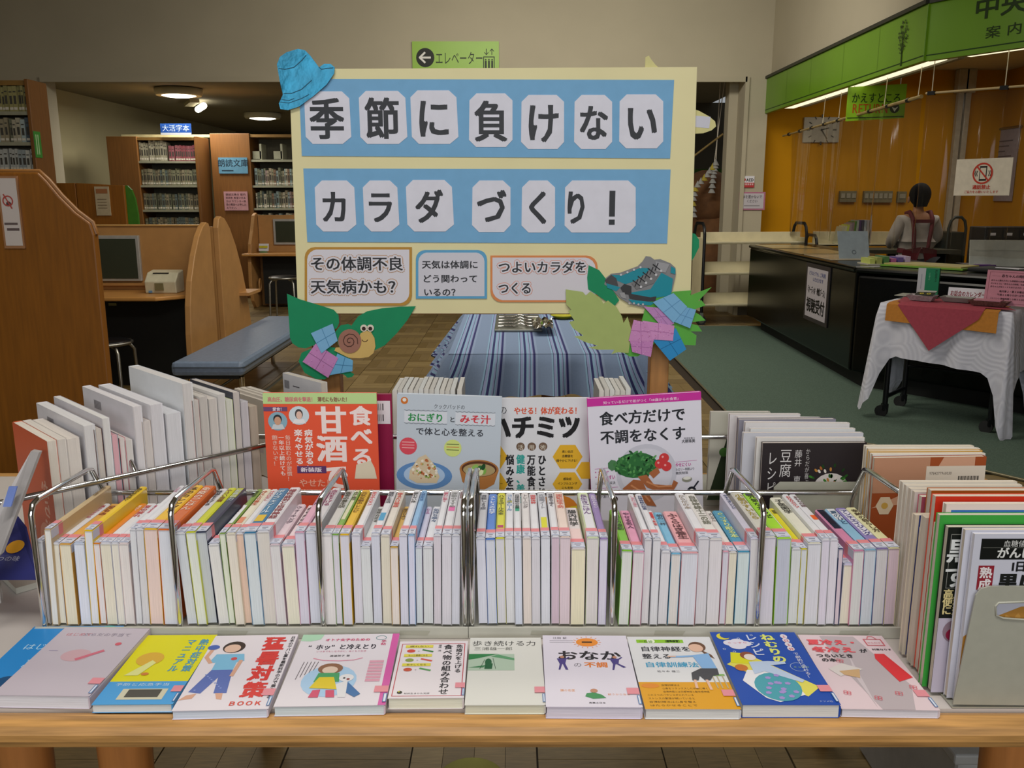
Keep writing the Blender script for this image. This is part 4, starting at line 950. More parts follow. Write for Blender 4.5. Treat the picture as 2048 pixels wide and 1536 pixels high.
def lace():
    m = mat('white_lace', 'cfcfdc', .9, 0, .02, 20); nt = m.node_tree; N = nt.nodes; L = nt.links; b = N['Principled BSDF']
    tc = N.new('ShaderNodeTexCoord'); vo = N.new('ShaderNodeTexVoronoi'); vo.inputs['Scale'].default_value = 4; L.new(tc.outputs['Object'], vo.inputs['Vector'])
    mm_ = N.new('ShaderNodeMath'); mm_.operation = 'MULTIPLY'; mm_.inputs[1].default_value = 60; L.new(vo.outputs['Distance'], mm_.inputs[0])
    si = N.new('ShaderNodeMath'); si.operation = 'SINE'; L.new(mm_.outputs[0], si.inputs[0]); rg = N.new('ShaderNodeMapRange'); rg.inputs[1].default_value = -1; L.new(si.outputs[0], rg.inputs[0])
    mx = N.new('ShaderNodeMix'); mx.data_type = 'RGBA'; mx.inputs[6].default_value = lin('c6c7d4'); mx.inputs[7].default_value = lin('d2d3df'); L.new(rg.outputs[0], mx.inputs[0]); L.new(mx.outputs[2], b.inputs['Base Color'])
    bp = N.new('ShaderNodeBump'); bp.inputs['Distance'].default_value = .0006; L.new(si.outputs[0], bp.inputs['Height']); L.new(bp.outputs[0], b.inputs['Normal']); return m
LACE = lace()
def drape(O, U, V, w_, d_, z, hang, corner, fold=.03, nf=7, seg=18, arch_=0, seed=1, wave=1.0, side_seg=24, cwid=.12, flare=0):
    """a cloth: flat top with rounded skirt; hang(side,u) gives drop length; corners hang lower"""
    ring = []; r = random.Random(seed)
    def add(p, n, dr, cw): ring.append((p, n, dr, cw))
    sides = [(O, U, w_, -V), (O + U * w_, V, d_, U), (O + U * w_ + V * d_, -U, w_, V), (O + V * d_, -V, d_, -U)]
    for si, (p, dr, ln, nn) in enumerate(sides):
        nx = sides[(si + 1) % 4][3]; ns = max(8, int(side_seg * ln))
        for i in range(ns + 1):
            u = i / ns; e_ = min(u, 1 - u) * ln; cw = max(0, 1 - e_ / cwid) ** 2
            add(p + dr * ln * u, nn, hang(si, u), cw)
        for a in range(1, 6):
            an = a / 6 * PI / 2; n2 = (nn * math.cos(an) + nx * math.sin(an)); add(p + dr * ln, n2, hang(si, 1.0), 1 + math.sin(2 * an) * .4)
    M = len(ring); rows = 9; vs = []; fs = []
    for k_ in range(rows):
        w2 = k_ / (rows - 1)
        for i, (p, n, dr, cw) in enumerate(ring):
            s_ = i / M * 2 * PI; h = (dr + corner * min(cw, 1.4))
            o = n * (.006 + (.012 + .05 * w2 * min(cw, 1.2)) + flare * w2 + fold * w2 * wave * (.5 + .5 * math.sin(s_ * nf * 2 + seed) + .4 * math.sin(s_ * nf * 3.7 + 1)))
            zz = z + .006 - h * w2 if k_ else z + .006
            q = p + o * (1 if k_ else .35); vs.append((q.x, q.y, zz))
    for k_ in range(rows - 1):
        for i in range(M): j = (i + 1) % M; fs.append((k_ * M + i, (k_ + 1) * M + i, (k_ + 1) * M + j, k_ * M + j))
    c = O + U * w_ / 2 + V * d_ / 2; vs.append((c.x, c.y, z + .006)); n = len(vs) - 1
    for i in range(M): fs.append((i, (i + 1) % M, n))
    b = MB(); b.add(vs, fs, True); return b
b = drape(TO, TU, TV, TW, TD, TZ, lambda s_, u: [.33 + .06 * u, .4, .3, .3][s_], .3, .03, 6, seed=3)
lc = b.build('lace_tablecloth', LACE); tag(lc, 'white lace-patterned cloth with long corners draped on the wheeled table', 'tablecloth')
o_ = b
def strip(name, label, cat, pts_top, pts_front, m, lift):   # lies on the top and folds over the front edge
    b = MB(); q = lambda u, v: TO + TU * u + TV * v + Z3 * (TZ + .008 + lift)
    f = lambda u, h: TO + TU * u - TV * (.04 + lift + .03 * min(1, h * 3)) + Z3 * (TZ + .004 - h)
    b.prism([q(u, v) for u, v in pts_top], (0, 0, .0015)); b.prism([f(u, h) for u, h in pts_front], tuple(-TV * .0015))
    m_ = TO - TV * (.02 + lift) + Z3 * (TZ + .006 + lift)
    u0 = pts_front[0][0]; u1 = pts_front[-1][0]; b.prism([q(u0, 0), q(u1, 0), f(u1, .0), f(u0, .0)], (0, 0, .0015))
    return tag(b.build(name, m), label, cat)
strip('orange_runner', 'orange cloth strip folded over the front of the lace table', 'cloth', [(.05, -.0), (TW - .06, -.0), (TW - .06, .25), (.05, .25)], [(.05, 0), (.05, .105), (TW - .06, .125), (TW - .06, 0)], mat('orange_cloth', 'b8782a', .85, 0, .08, 60), .006)
strip('red_kerchief', 'rose red triangular cloth hanging point-down over the orange strip', 'cloth', [(.1, -.0), (TW + .02, -.0), (TW * .7, .42), (.02, .42)], [(.12, 0), (.34, .27), (.6, .05), (.62, 0)], mat('rose_cloth', '9c3c4c', .85, 0, .08, 60), .012)
# things on that table
def tp(u, v, z=0): return TO + TU * u + TV * v + Z3 * (TZ + .026 + z)
def upright(name, label, cat, u, v, w_, h_, m, draw, th=.004, lean=.15, rot=0):
    Uc = (TU * math.cos(rot) + TV * math.sin(rot)); Vn = Vector((Uc.y, -Uc.x, 0)); Up = (Z3 - Vn * lean).normalized(); N_ = Uc.cross(Up)
    O = tp(u, v); t = thing(name, label, cat, O); MB().obox(O, Uc, Up, -N_, w_, h_, th).build('sheet', m, t)
    if draw: P = Print(O, Uc, Up, N_, .0008); draw(P, w_, h_); P.build('lettering', t)
    return t
def dpink(P, w_, h_):
    P.frame(w_ * .05, h_ * .05, w_ * .95, h_ * .95, .002, '8a4f5c', 0); P.text('赤ちゃんの時間', w_ * .5, h_ * .8, h_ * .09, '3a2228', 0, .03, wid=w_ * .45, center=True)
    P.rect(w_ * .1, h_ * .83, w_ * .25, h_ * .835, '5a3a42', 0); P.rect(w_ * .75, h_ * .83, w_ * .92, h_ * .835, '5a3a42', 0)
    for i, s_ in enumerate(['赤ちゃん連れの方にも図書館を気兼ねなくご利用', 'だけるように「赤ちゃんの時間」を設けています。', '赤ちゃんが泣くこともありますが、温かく見守り']): P.text(s_, w_ * .09, h_ * (.68 - .09 * i), h_ * .055, '4a2c34', 0, .02, wid=w_ * .84)
    P.text('毎月第２・第３木曜日', w_ * .27, h_ * .37, h_ * .065, '3a2228', 0, .03, wid=w_ * .46); P.text('午前１０時００分～正午', w_ * .24, h_ * .27, h_ * .065, '3a2228', 0, .03, wid=w_ * .5)
    P.text('（イベント開催時間１０時３０分から）', w_ * .1, h_ * .16, h_ * .06, '3a2228', 0, .02, wid=w_ * .75); P.circ(w_ * .86, h_ * .36, w_ * .04, 'c79aa0', 0); P.circ(w_ * .86, h_ * .4, w_ * .03, '5a3a3a', 1)
upright('pink_notice', 'pink event notice standing on the lace table at the right edge', 'notice', TW * .735, .17, .3, .215, mat('pink_sheet', 'bb7c8c', .7), dpink)
def dgreen(P, w_, h_):
    P.rect(0, 0, w_ * .36, h_, 'b4b8be', 0); P.rect(w_ * .36, 0, w_, h_, '1c7a54', 0); P.text('おしらせカード', w_ * .85, h_ * .96, w_ * .14, '0a2a1c', 1, .02, vert=True, wid=h_ * .42)
    P.text('ごじゆうに', w_ * .55, h_ * .85, w_ * .09, '8cc4a4', 1, .01, vert=True, wid=h_ * .25); P.rect(w_ * .16, h_ * .3, w_ * .2, h_ * .8, '9a9ea8', 1); P.rect(w_ * .36, h_ * .14, w_, h_ * .15, '7ab89a', 1)
upright('green_card_box', 'white and green upright leaflet box on the lace table', 'box', .12, .3, .13, .195, mat('box_side', '145a3c', .5), dgreen, .05, .02, .15)
upright('event_card', 'white card with red handwriting propped behind the paper trays', 'card', .3, .36, .24, .075, WHITE, lambda P, w_, h_: P.text('お話会のカレンダー', w_ * .06, h_ * .25, h_ * .5, '8c3a40', 0, .02, wid=w_ * .88))
def paper_tray(u, v, w_, d_, h_, m, label):
    O = tp(u, v); t = thing('paper_tray', label, 'tray', O); q = lambda a, b_, z: O + TU * a + TV * b_ + Z3 * z; s_ = .022
    b = MB(); B0 = [q(s_, s_, 0), q(w_ - s_, s_, 0), q(w_ - s_, d_ - s_, 0), q(s_, d_ - s_, 0)]; T0 = [q(0, 0, h_), q(w_, 0, h_), q(w_, d_, h_), q(0, d_, h_)]
    I0 = [q(s_ + .004, s_ + .004, .004), q(w_ - s_ - .004, s_ + .004, .004), q(w_ - s_ - .004, d_ - s_ - .004, .004), q(s_ + .004, d_ - s_ - .004, .004)]; IT = [q(.004, .004, h_), q(w_ - .004, .004, h_), q(w_ - .004, d_ - .004, h_), q(.004, d_ - .004, h_)]
    b.add(B0 + T0 + IT + I0, [(3, 2, 1, 0)] + [(i, (i + 1) % 4, 4 + (i + 1) % 4, 4 + i) for i in range(4)] + [(4 + i, 4 + (i + 1) % 4, 8 + (i + 1) % 4, 8 + i) for i in range(4)] + [(8 + i, 8 + (i + 1) % 4, 12 + (i + 1) % 4, 12 + i) for i in range(4)] + [(12, 13, 14, 15)])
    b.build('folded_tray', m, t); return t
t1 = paper_tray(.125, .07, .17, .12, .035, mat('patterned_paper', 'a59a9e', .7, 0, .25, 60), 'folded patterned paper tray, leftmost on the lace table')
O = tp(.175, .09, .036); cd_ = thing('cat_card', 'black card with two yellow cat eyes in the leftmost paper tray', 'card', O)
MB().obox(O, TU, (TV + Z3 * .25).normalized(), TU.cross(TV), .11, .09, .003).build('card', mat('card_black', '24261c', .6), cd_)
P = Print(O + Z3 * .0035, TU, (TV + Z3 * .25).normalized(), (Z3 - TV * .25).normalized(), .0006); P.poly([(.0, .05), (.11, .06), (.11, .09), (.0, .09)], 'a8a8a4', 0)
for u in (.035, .078): P.circ(u, .025, .013, 'c0b03c', 1); P.circ(u, .025, .005, '24261c', 2)
P.build('picture', cd_)
paper_tray(.31, .14, .19, .12, .03, mat('grey_paper', '8c8a86', .7, 0, .1), 'plain grey paper tray in the middle of the lace table')
t1 = paper_tray(.5, .05, .22, .13, .03, mat('brown_weave', '6e4a44', .8, 0, .4, 90), 'woven brown tray with pink papers before the pink notice')
MB().obox(tp(.53, .07, .03), TU, TV, Z3, .15, .09, .006).build('paper', mat('pink_sheet', ''), t1)
tag(MB().obox(tp(-.02, .3), TU, TV, Z3, .13, .18, .004).build('paper_sheet', mat('grey_white', '9a9a90', .7)), 'plain whitish sheet lying at the left corner of the lace table', 'paper')

# ------------------------------------------------------------------ table with the striped blue cloth
SX0, SX1, SY0, SY1, SZ = -.30, .64, 4.2, 5.85, .7
t = thing('display_table', 'low table hidden under the blue striped cloth behind the board', 'table', ((SX0 + SX1) / 2, (SY0 + SY1) / 2, 0))
LW = mat('leg_wood', '9a6432', .5, 0, .12, 8)
MB().box(SX0, SY0, SZ - .04, SX1, SY1, SZ).build('table_top', LW, t)
for x in (SX0 + .08, SX1 - .08):
    for y in (SY0 + .08, SY1 - .08): MB().cyl((x, y, 0), (x, y, SZ - .04), .025, 12).build('leg', LW, t)
MB().cyl((.19, SY0 + .3, 0), (.19, SY0 + .3, SZ - .04), .035, 14).build('centre_leg', LW, t)
def stripes():
    m = bpy.data.materials.new('striped_cotton'); m.use_nodes = True; nt = m.node_tree; N = nt.nodes; L = nt.links; b = N['Principled BSDF']; b.inputs['Roughness'].default_value = .9
    at_ = N.new('ShaderNodeAttribute'); at_.attribute_name = 'stripe'; cr = N.new('ShaderNodeValToRGB'); cr.color_ramp.interpolation = 'CONSTANT'
    seq = [(0, '8297ba'), (.2, '8fb4d4'), (.25, '1c2a5c'), (.265, '96a0cc'), (.33, '8fb4d4'), (.36, '30336e'), (.43, '8fb4d4'), (.5, '96a0cc'), (.54, '1c2a5c'), (.555, '8fb4d4'), (.6, '96a0cc'), (.64, '30336e'), (.71, '8fa3c6'), (.78, '8297ba')]
    for i, (p, c) in enumerate(seq):
        e = cr.color_ramp.elements[i] if i < 2 else cr.color_ramp.elements.new(p); e.position = p; e.color = lin(c)
    fx = N.new('ShaderNodeMath'); fx.operation = 'FRACT'; L.new(at_.outputs['Fac'], fx.inputs[0]); L.new(fx.outputs[0], cr.inputs[0])
    nz = N.new('ShaderNodeTexNoise'); nz.inputs['Scale'].default_value = 120; tc = N.new('ShaderNodeTexCoord'); L.new(tc.outputs['Object'], nz.inputs[0])
    mx = N.new('ShaderNodeMix'); mx.data_type = 'RGBA'; mx.blend_type = 'MULTIPLY'; mx.inputs[0].default_value = .12; L.new(cr.outputs[0], mx.inputs[6]); L.new(nz.outputs[0], mx.inputs[7]); L.new(mx.outputs[2], b.inputs['Base Color']); return m
STRIPE = stripes()
def hang_front(s_, u):
    if s_ == 0: return .17 + .11 * abs(2 * u - 1) ** 1.6
    return .24
b = drape(Vector((SX0, SY0, 0)), X3, Y3, SX1 - SX0, SY1 - SY0, SZ, hang_front, .08, .075, 9, flare=.09, seed=5, side_seg=60, cwid=.22)
# fine top grid so the stripes read, then the cloth as one mesh with a stripe coordinate per vertex
b.f = [f for f in b.f if len(f) == 4]; b.m = [0] * len(b.f); b.sm = [True] * len(b.f)
nx = 40; n0 = len(b.v); b.add([(SX0 - .008 + (SX1 - SX0 + .016) * i / nx, (SY0 - .008, SY1 + .008)[j], SZ + .0065) for i in range(nx + 1) for j in (0, 1)], [(2 * i, 2 * i + 2, 2 * i + 3, 2 * i + 1) for i in range(nx)], True)
org = Vector(((SX0 + SX1) / 2, 0, 0))
o = b.build('striped_tablecloth', STRIPE); tag(o, 'blue and navy striped cotton cloth draped over the low table behind the board', 'tablecloth')
at_ = o.data.attributes.new('stripe', 'FLOAT', 'POINT')
zc = o.location.z
for i, v in enumerate(o.data.vertices):
    x = v.co.x + o.location.x; y = v.co.y + o.location.y; z = v.co.z + zc; drop = max(0, SZ - z)
    sx = x
    if x < SX0 - .01: sx = SX0 - drop
    if x > SX1 + .01: sx = SX1 + drop
    if y < SY0 and drop > 0: sx += drop * (.35 if x < .17 else -.35) * (abs(x - .17) / .47) ** 2 * 1.2
    at_.data[i].value = (sx + 3) / .158
p = at(1045, 658, z=SZ + .01)
t = thing('wire_rack_tray', 'silver tray with zigzag wire rack on the blue striped cloth', 'tray', p)
MB().box(p.x - .16, p.y - .1, SZ + .008, p.x + .11, p.y + .55, SZ + .022).build('tray', mat('dull_silver', '8a8c86', .35, .6), t, bev=.004)
for i in range(4):
    yy = p.y - .03 + i * .13; MB().tube([(p.x - .14, yy, SZ + .03), (p.x - .05, yy, SZ + .03), (p.x - .01, yy + .1, SZ + .035), (p.x + .03, yy, SZ + .03), (p.x + .1, yy, SZ + .03)], .006, 6).build('wire', CHROME, t)
p = at(1078, 655, z=SZ + .03)
t = thing('foil_blanket', 'crumpled silver foil piece lying over the wire rack', 'foil', p)
b = MB(); r = random.Random(3); vs = []; fs = []
for i in range(9):
    for j in range(9):
        u, v = i / 8 - .5, j / 8 - .5; R = .125 if (u * u + v * v) < .2 else .11
        vs.append((p.x + .02 + u * .12 * (1 - .3 * max(0, -v)), p.y + v * .34, SZ + .04 + r.uniform(0, .03)))
for i in range(8):
    for j in range(8): a = i * 9 + j; fs.append((a, a + 9, a + 10, a + 1))
b.add(vs, fs); o = b.build('foil', mat('foil', 'e0e2e4', .14, 1, .03, 10), t)
p = at(1126, 637, z=SZ + .01)
t = thing('yellow_cup', 'yellow plastic rim item peeking under the board beside the foil', 'plate', p)
MB().lathe((p.x, p.y + .02, SZ + .008), [(.04, 0), (.075, .02), (.08, .022), (.07, .018), (.001, .006)], 20).build('dish', mat('yellow_plastic', 'b8b424', .4), t)
# ================================================================== BANNER BOARD
YBD = 2.75
def bp_(x, y, Y=None): p = at(x, y, Y=Y or YBD); return (p.x, p.z)
BD = thing('banner_board', 'large cream banner board with blue title strips and paper decorations on wooden posts', 'board', (-.06, YBD, 0))
cx_ = [bp_(578, 138), bp_(1394, 134), bp_(1380, 627), bp_(596, 627)]
MB().prism([(u, YBD, v) for u, v in cx_], (0, .012, 0)).build('panel', mat('cream_card', 'e2d9a8', .7, 0, .03, 5), BD)
MB().box(cx_[3][0], YBD + .012, cx_[3][1] - .004, cx_[2][0], YBD + .03, cx_[3][1] + .02).build('bottom_batten', mat('batten_wood', '9a6a3c', .6), BD)
PW = mat('post_pine', 'b07c46', .5, 0, .16, 7, .05, (6, 6, .8))
for (px, sp_) in ((663, .03), (1317, .027)):
    x = at(px, 770, Y=2.8).x; MB().box(x - .03, 2.79, .03, x + .03, 2.85, 1.3).build('post', PW, BD, bev=.004)
    MB().box(x - .035, 2.5, 0, x + .035, 3.1, .035).build('foot', PW, BD, bev=.004)
MB().box(at(1300, 770, Y=2.9).x - .005, 2.87, .5, at(1300, 770, Y=2.9).x + .02, 2.89, 1.2).build('back_strut', mat('strut_wood', '7a5230', .6), BD)
YF = YBD - .001
def flat(name, px, hx, y, th=.0012, m=None, parent=BD):
    m = m or mat('paper_' + hx, hx, .65, 0, .03, 25, spec=.3)
    return MB().prism([(bp_(a, b)[0], y, bp_(a, b)[1]) for a, b in px], (0, th, 0)).build(name, m, parent)
def fprint(y): return Print((0, y, 0), X3, Z3, -Y3, .0004)
for px in ([(598, 158), (1348, 160), (1340, 317), (604, 312)], [(607, 337), (1341, 339), (1334, 487), (615, 484)]):
    o = flat('title_strip', px, '75aad2', YF - .0015)
cards = [('季', 609, 700, 183, 288, 628, 716, 666, .078), ('節', 718, 812, 182, 288, 0, 0, 0, .078), ('に', 821, 914, 181, 288, 0, 0, 0, .078), ('負', 939, 1026, 187, 294, 0, 0, 0, .078), ('け', 1043, 1129, 190, 298, 0, 0, 0, .078),
         ('な', 1149, 1225, 190, 298, 0, 0, 0, .07), ('い', 1239, 1327, 189, 297, 0, 0, 0, .078), ('カ', 630, 710, 361, 463, 0, 0, 0, .066), ('ラ', 726, 796, 361, 463, 0, 0, 0, .066), ('ダ', 812, 905, 360, 463, 0, 0, 0, .066),
         ('づ', 945, 1022, 361, 464, 0, 0, 0, .07), ('く', 1044, 1111, 361, 465, 0, 0, 0, .068), ('り！', 1130, 1272, 361, 465, 0, 0, 0, .07)]
for ch, x0, x1, y0, y1, _, _, _, sz in cards:
    c = 14; sk = 3 if x0 < 930 else -1
    px = [(x0 + c, y0), (x1 - c - 2, y0), (x1 - 1, y0 + c), (x1 + sk, y1 - c), (x1 - c, y1), (x0 + c + sk, y1), (x0 + sk, y1 - c), (x0, y0 + c)]
    k = flat('letter_card', px, 'dadae6', YF - .003)
    P = fprint(YF - .003); a = bp_(x0, y1); b2 = bp_(x1, y0); uc = (a[0] + b2[0]) / 2; vc = (a[1] + b2[1]) / 2
    if ch == 'り！':
        P.text('り', uc - .075, vc - sz * .8, sz * 1.6, '33353a', 0, .025, sq=.72, center=True); P.rect(uc + .027, vc - .03, uc + .045, vc + .048, '33353a', 0); P.rect(uc + .027, vc - .055, uc + .045, vc - .039, '33353a', 0)
    else: S = sz * (1.62 if x0 < 930 or y0 > 300 else 1.6); P.text(ch, uc, vc - S * .5, S, '33353a', 0, .025, sq=.84, center=True)
    P.build('letter', k)
def speech(px, hx, border, w_, lines, wob=True, outline=None, lw=None):
    k = flat('caption_card', px, border, YF - .003)
    n = len(px); c = (sum(p[0] for p in px) / n, sum(p[1] for p in px) / n)
    P = fprint(YF - .003)
    inner = []
    r = random.Random(3)
    x0 = min(p[0] for p in px); x1 = max(p[0] for p in px); y0 = min(p[1] for p in px); y1 = max(p[1] for p in px)
    for x, y in px:
        ix = x + (w_ if x < c[0] else -w_) * (1 if abs(x - x0) < 18 or abs(x - x1) < 18 else .6); iy = y + (w_ if y < c[1] else -w_)
        inner.append(bp_(ix, iy))
    P.poly(inner, hx, 0)
    for (t_, x, y, s_, tw) in lines:
        u, v = bp_(x, y); wd = bp_(x + tw, y)[0] - u; sz = s_ * YBD / 1880
        if outline:
            P.text(t_, u, v, sz, outline, 1, .19, wid=wd); P.text(t_, u, v, sz, 'd9d6de', 2, .145, wid=wd)
        P.text(t_, u, v, sz, '2f3034', 3, lw or .02, wid=wd)
    P.build('lettering', k); return k
def rnd(x0, y0, x1, y1, corners, r=24):
    pts = []
    for i, (cx, cy, a0) in enumerate(((x0, y0, 180), (x1, y0, 270), (x1, y1, 0), (x0, y1, 90))):
        if corners[i]:
            ox = cx + (r if cx == x0 else -r); oy = cy + (r if cy == y0 else -r)
            for k in range(5): a = math.radians(a0 + k * 22.5); pts.append((ox + r * math.cos(a), oy + r * math.sin(a)))
        else: pts.append((cx, cy))
    return pts
speech(rnd(610, 494, 824, 611, (1, 0, 1, 0), 20), 'd9d6de', 'b98b3c', 5, [('その体調不良', 621, 541, 31, 186), ('天気病かも？', 622, 587, 31, 186)], outline='b98b5c', lw=.022)
speech(rnd(832, 500, 974, 597, (1, 1, 0, 0), 18), 'cfced8', '5fa3cc', 5, [('天気は体調に', 844, 537, 18, 113), ('どう関わって', 845, 565, 18, 111), ('いるの？', 847, 592, 18, 74)], lw=.0)
speech(rnd(981, 511, 1195, 604, (0, 1, 0, 1), 22), 'd6d2da', 'd98a55', 4, [('つよいカラダを', 996, 546, 27, 178), ('つくる', 996, 588, 27, 68)], outline='d98a6c', lw=.02)
# cut paper decorations, each in its own depth
def cut(name, px, hx, y, parent=BD, th=.0015, m=None, smooth=False): return flat(name, px, hx, y, th, m, parent)
GRN = '168a5c'
cut('leaf', [(575, 587), (600, 598), (640, 610), (668, 619), (678, 630), (679, 645), (675, 655), (655, 668), (640, 685), (612, 696), (598, 694), (586, 686), (581, 675), (579, 640)], GRN, YF - .006)
cut('leaf', [(832, 612), (800, 613), (765, 616), (735, 622), (717, 632), (704, 650), (707, 668), (730, 700), (750, 700), (770, 690), (795, 665), (815, 640)], GRN, YF - .006)
cut('leaf', [(598, 722), (604, 705), (620, 698), (650, 690), (690, 700), (706, 725), (700, 742), (709, 748), (705, 753), (696, 755), (688, 748), (670, 746), (650, 758), (632, 757), (610, 745)], GRN, YF - .0045)
cut('leaf', [(670, 665), (682, 650), (697, 647), (712, 655), (722, 668), (710, 690), (680, 695)], GRN, YF - .008)
sn = cut('snail_body', [(722, 666), (732, 660), (743, 663), (750, 675), (752, 692), (748, 705), (738, 713), (720, 715), (698, 714), (682, 706), (670, 700), (673, 694), (700, 692), (716, 690)], 'd3b26a', YF - .0105)
def disc(px, py, r, n=22, ry=None): return [(px + r * math.cos(2 * PI * i / n), py + (ry or r) * math.sin(2 * PI * i / n)) for i in range(n)]
sh = cut('snail_shell', disc(701, 681, 23, ry=24), 'a07060', YF - .013, sn)
P = fprint(YF - .0135); P.line([bp_(701 + (2 + 15 * a / 18) * math.cos(a * .66 + 1), 681 + (2 + 15 * a / 18) * math.sin(a * .66 + 1)) for a in range(19)], .0022, '4a2c24', 0); P.build('spiral', sh)
P = fprint(YF - .011); P.line([bp_(731 + 6 * math.cos(a * PI / 8 + .0), 676 + 6 * math.sin(a * PI / 8)) for a in range(1, 8)], .002, '4a3020', 0); P.build('smile', sn)
for ex_ in (729, 742):
    e = cut('eye', disc(ex_, 655, 7), 'e2d8c8', YF - .012, sn); P = fprint(YF - .0125); P.circ(*bp_(ex_, 656), .0062, '3a2420', 0); P.build('pupil', e)
def origami(px, hx, y, dark, name='origami_square'):
    k = cut(name, px, hx, y, th=.003); P = fprint(y)
    c = (sum(p[0] for p in px) / len(px), sum(p[1] for p in px) / len(px)); n = len(px)
    mid = [((px[i][0] + px[(i + 1) % n][0]) / 2, (px[i][1] + px[(i + 1) % n][1]) / 2) for i in range(n)]
    P.line([bp_(*mid[0]), bp_(*mid[2 % n])], .0016, dark, 0)
    if n > 3: P.line([bp_(*mid[1]), bp_(*mid[3 % n])], .0016, dark, 0)
    if name == 'pink_origami_square':
        r = random.Random(int(c[0]))
        for _ in range(26):
            a, b_ = r.random(), r.random(); q0 = Vector(px[0]).lerp(Vector(px[1]), a); q1 = Vector(px[3]).lerp(Vector(px[2]), a); q = q0.lerp(q1, b_ * .9 + .05); P.circ(*bp_(*q), .0018, r.choice(['b878b8', 'e8b8dc', 'c070a0']), 1, .001, 6)
    P.build('fold_lines', k); return k
origami([(624, 665), (667, 646), (677, 680), (645, 705)], '7fb5dc', YF - .014, '4a86b0')
origami([(607, 722), (633, 686), (678, 715), (658, 754)], 'c788c0', YF - .012, '8f5a8c', 'pink_origami_square')
origami([(660, 749), (676, 706), (707, 720), (706, 741)], '6fb0da', YF - .010, '3a76a0')
# right cluster
zig = [(1131, 578), (1165, 583), (1171, 590), (1180, 582), (1200, 595), (1206, 607), (1215, 600), (1232, 613), (1243, 632), (1246, 645), (1254, 632), (1262, 660), (1258, 690), (1256, 705), (1235, 703), (1222, 707), (1228, 698), (1195, 698), (1176, 694), (1195, 690), (1170, 683), (1148, 672), (1166, 670), (1145, 655), (1138, 643), (1148, 640), (1136, 622), (1142, 618), (1132, 608)]
cut('leaf', zig, 'a9b970', YF - .012)
cut('leaf', [(1177, 530), (1198, 540), (1212, 558), (1222, 575), (1238, 600), (1228, 612), (1206, 598), (1195, 590), (1176, 578), (1174, 555)], GRN, YF - .0055)
cut('leaf', [(1240, 700), (1258, 712), (1275, 712), (1290, 700), (1310, 685), (1390, 690), (1392, 670), (1380, 662), (1403, 662), (1395, 650), (1374, 645), (1410, 640), (1400, 630), (1383, 620), (1410, 610), (1402, 600), (1395, 602), (1422, 574), (1380, 590), (1382, 580), (1345, 583), (1335, 590), (1320, 595), (1322, 585), (1302, 600), (1295, 608), (1290, 615), (1283, 640), (1285, 660)], '5cad45', YF - .007)
cut('leaf', [(1380, 465), (1392, 468), (1400, 480), (1400, 495), (1390, 515), (1376, 535)], GRN, YF + .014)
origami([(1304, 603), (1345, 585), (1372, 612), (1345, 644)], '7db4dc', YF - .018, '5a90bc'); origami([(1341, 640), (1366, 612), (1390, 618), (1378, 655)], '78b0da', YF - .016, '5a90bc')
origami([(1286, 612), (1325, 615), (1347, 646), (1325, 655)], 'c08cc4', YF - .014, 'a070a8', 'pink_origami_square')
origami([(1256, 680), (1266, 638), (1292, 644), (1306, 680)], 'cf8fc4', YF - .017, 'b070a8', 'pink_origami_square')
origami([(1284, 640), (1347, 650), (1344, 680), (1284, 676)], 'd394c8', YF - .0155, 'b070a8', 'pink_origami_square')
origami([(1258, 678), (1306, 676), (1300, 712), (1263, 702)], 'c886c0', YF - .0165, 'a868a4', 'pink_origami_square')
origami([(1300, 674), (1350, 655), (1371, 697), (1338, 720)], '2f8fcc', YF - .013, '1f6a9c')
# boots picture
bo = cut('boots_picture', [(1208, 568), (1212, 555), (1222, 547), (1240, 545), (1275, 532), (1285, 522), (1291, 512), (1300, 513), (1308, 519), (1320, 518), (1340, 526), (1350, 535), (1351, 548), (1345, 575), (1340, 598), (1310, 612), (1285, 614), (1260, 608), (1240, 596), (1225, 580)], '858588', YF - .0065)
P = fprint(YF - .0068); q = lambda L: [bp_(x, y) for x, y in L]
P.poly(q([(1222, 549), (1245, 550), (1280, 535), (1300, 536), (1280, 558), (1250, 568), (1232, 560)]), '1f8a9c', 0); P.poly(q([(1209, 560), (1222, 549), (1232, 556), (1236, 572), (1212, 566)]), '4a4a4c', 1); P.poly(q([(1212, 566), (1240, 574), (1232, 582), (1214, 575)]), '1f8a9c', 1)
P.poly(q([(1258, 585), (1300, 578), (1322, 545), (1345, 557), (1341, 590), (1305, 596), (1270, 596)]), '1c8c9e', 2); P.poly(q([(1240, 575), (1248, 567), (1262, 572), (1262, 590), (1246, 586)]), '3a3a3c', 3); P.poly(q([(1238, 585), (1248, 584), (1252, 597), (1242, 594)]), '9a9a9c', 4)
P.poly(q([(1256, 586), (1300, 594), (1312, 592), (1310, 602), (1280, 602), (1258, 596)]), '3c3c3e', 3); P.poly(q([(1256, 598), (1300, 603), (1310, 604), (1300, 610), (1266, 607)]), '1c8c9e', 3); P.poly(q([(1262, 566), (1300, 540), (1316, 550), (1306, 566), (1272, 578)]), '767678', 3)
P.poly(q([(1310, 522), (1338, 528), (1330, 545), (1312, 542)]), '9c9ca0', 3); P.poly(q([(1341, 532), (1350, 537), (1349, 548), (1340, 545)]), '1c8c9e', 4)
for i in range(5): x, y = 1270 + i * 10, 566 - i * 8; P.line(q([(x - 5, y - 6), (x + 9, y + 5)]), .0028, '26262a', 5); P.line(q([(x + 5, y - 8), (x - 1, y + 6)]), .0028, '26262a', 5); P.circ(*bp_(x + 11, y + 7), .004, 'c8c8cc', 5, n=8)
for i in range(4): P.circ(*bp_(1241 + i * 13, 549 - i * 5), .0035, 'c8c8cc', 5, n=8)
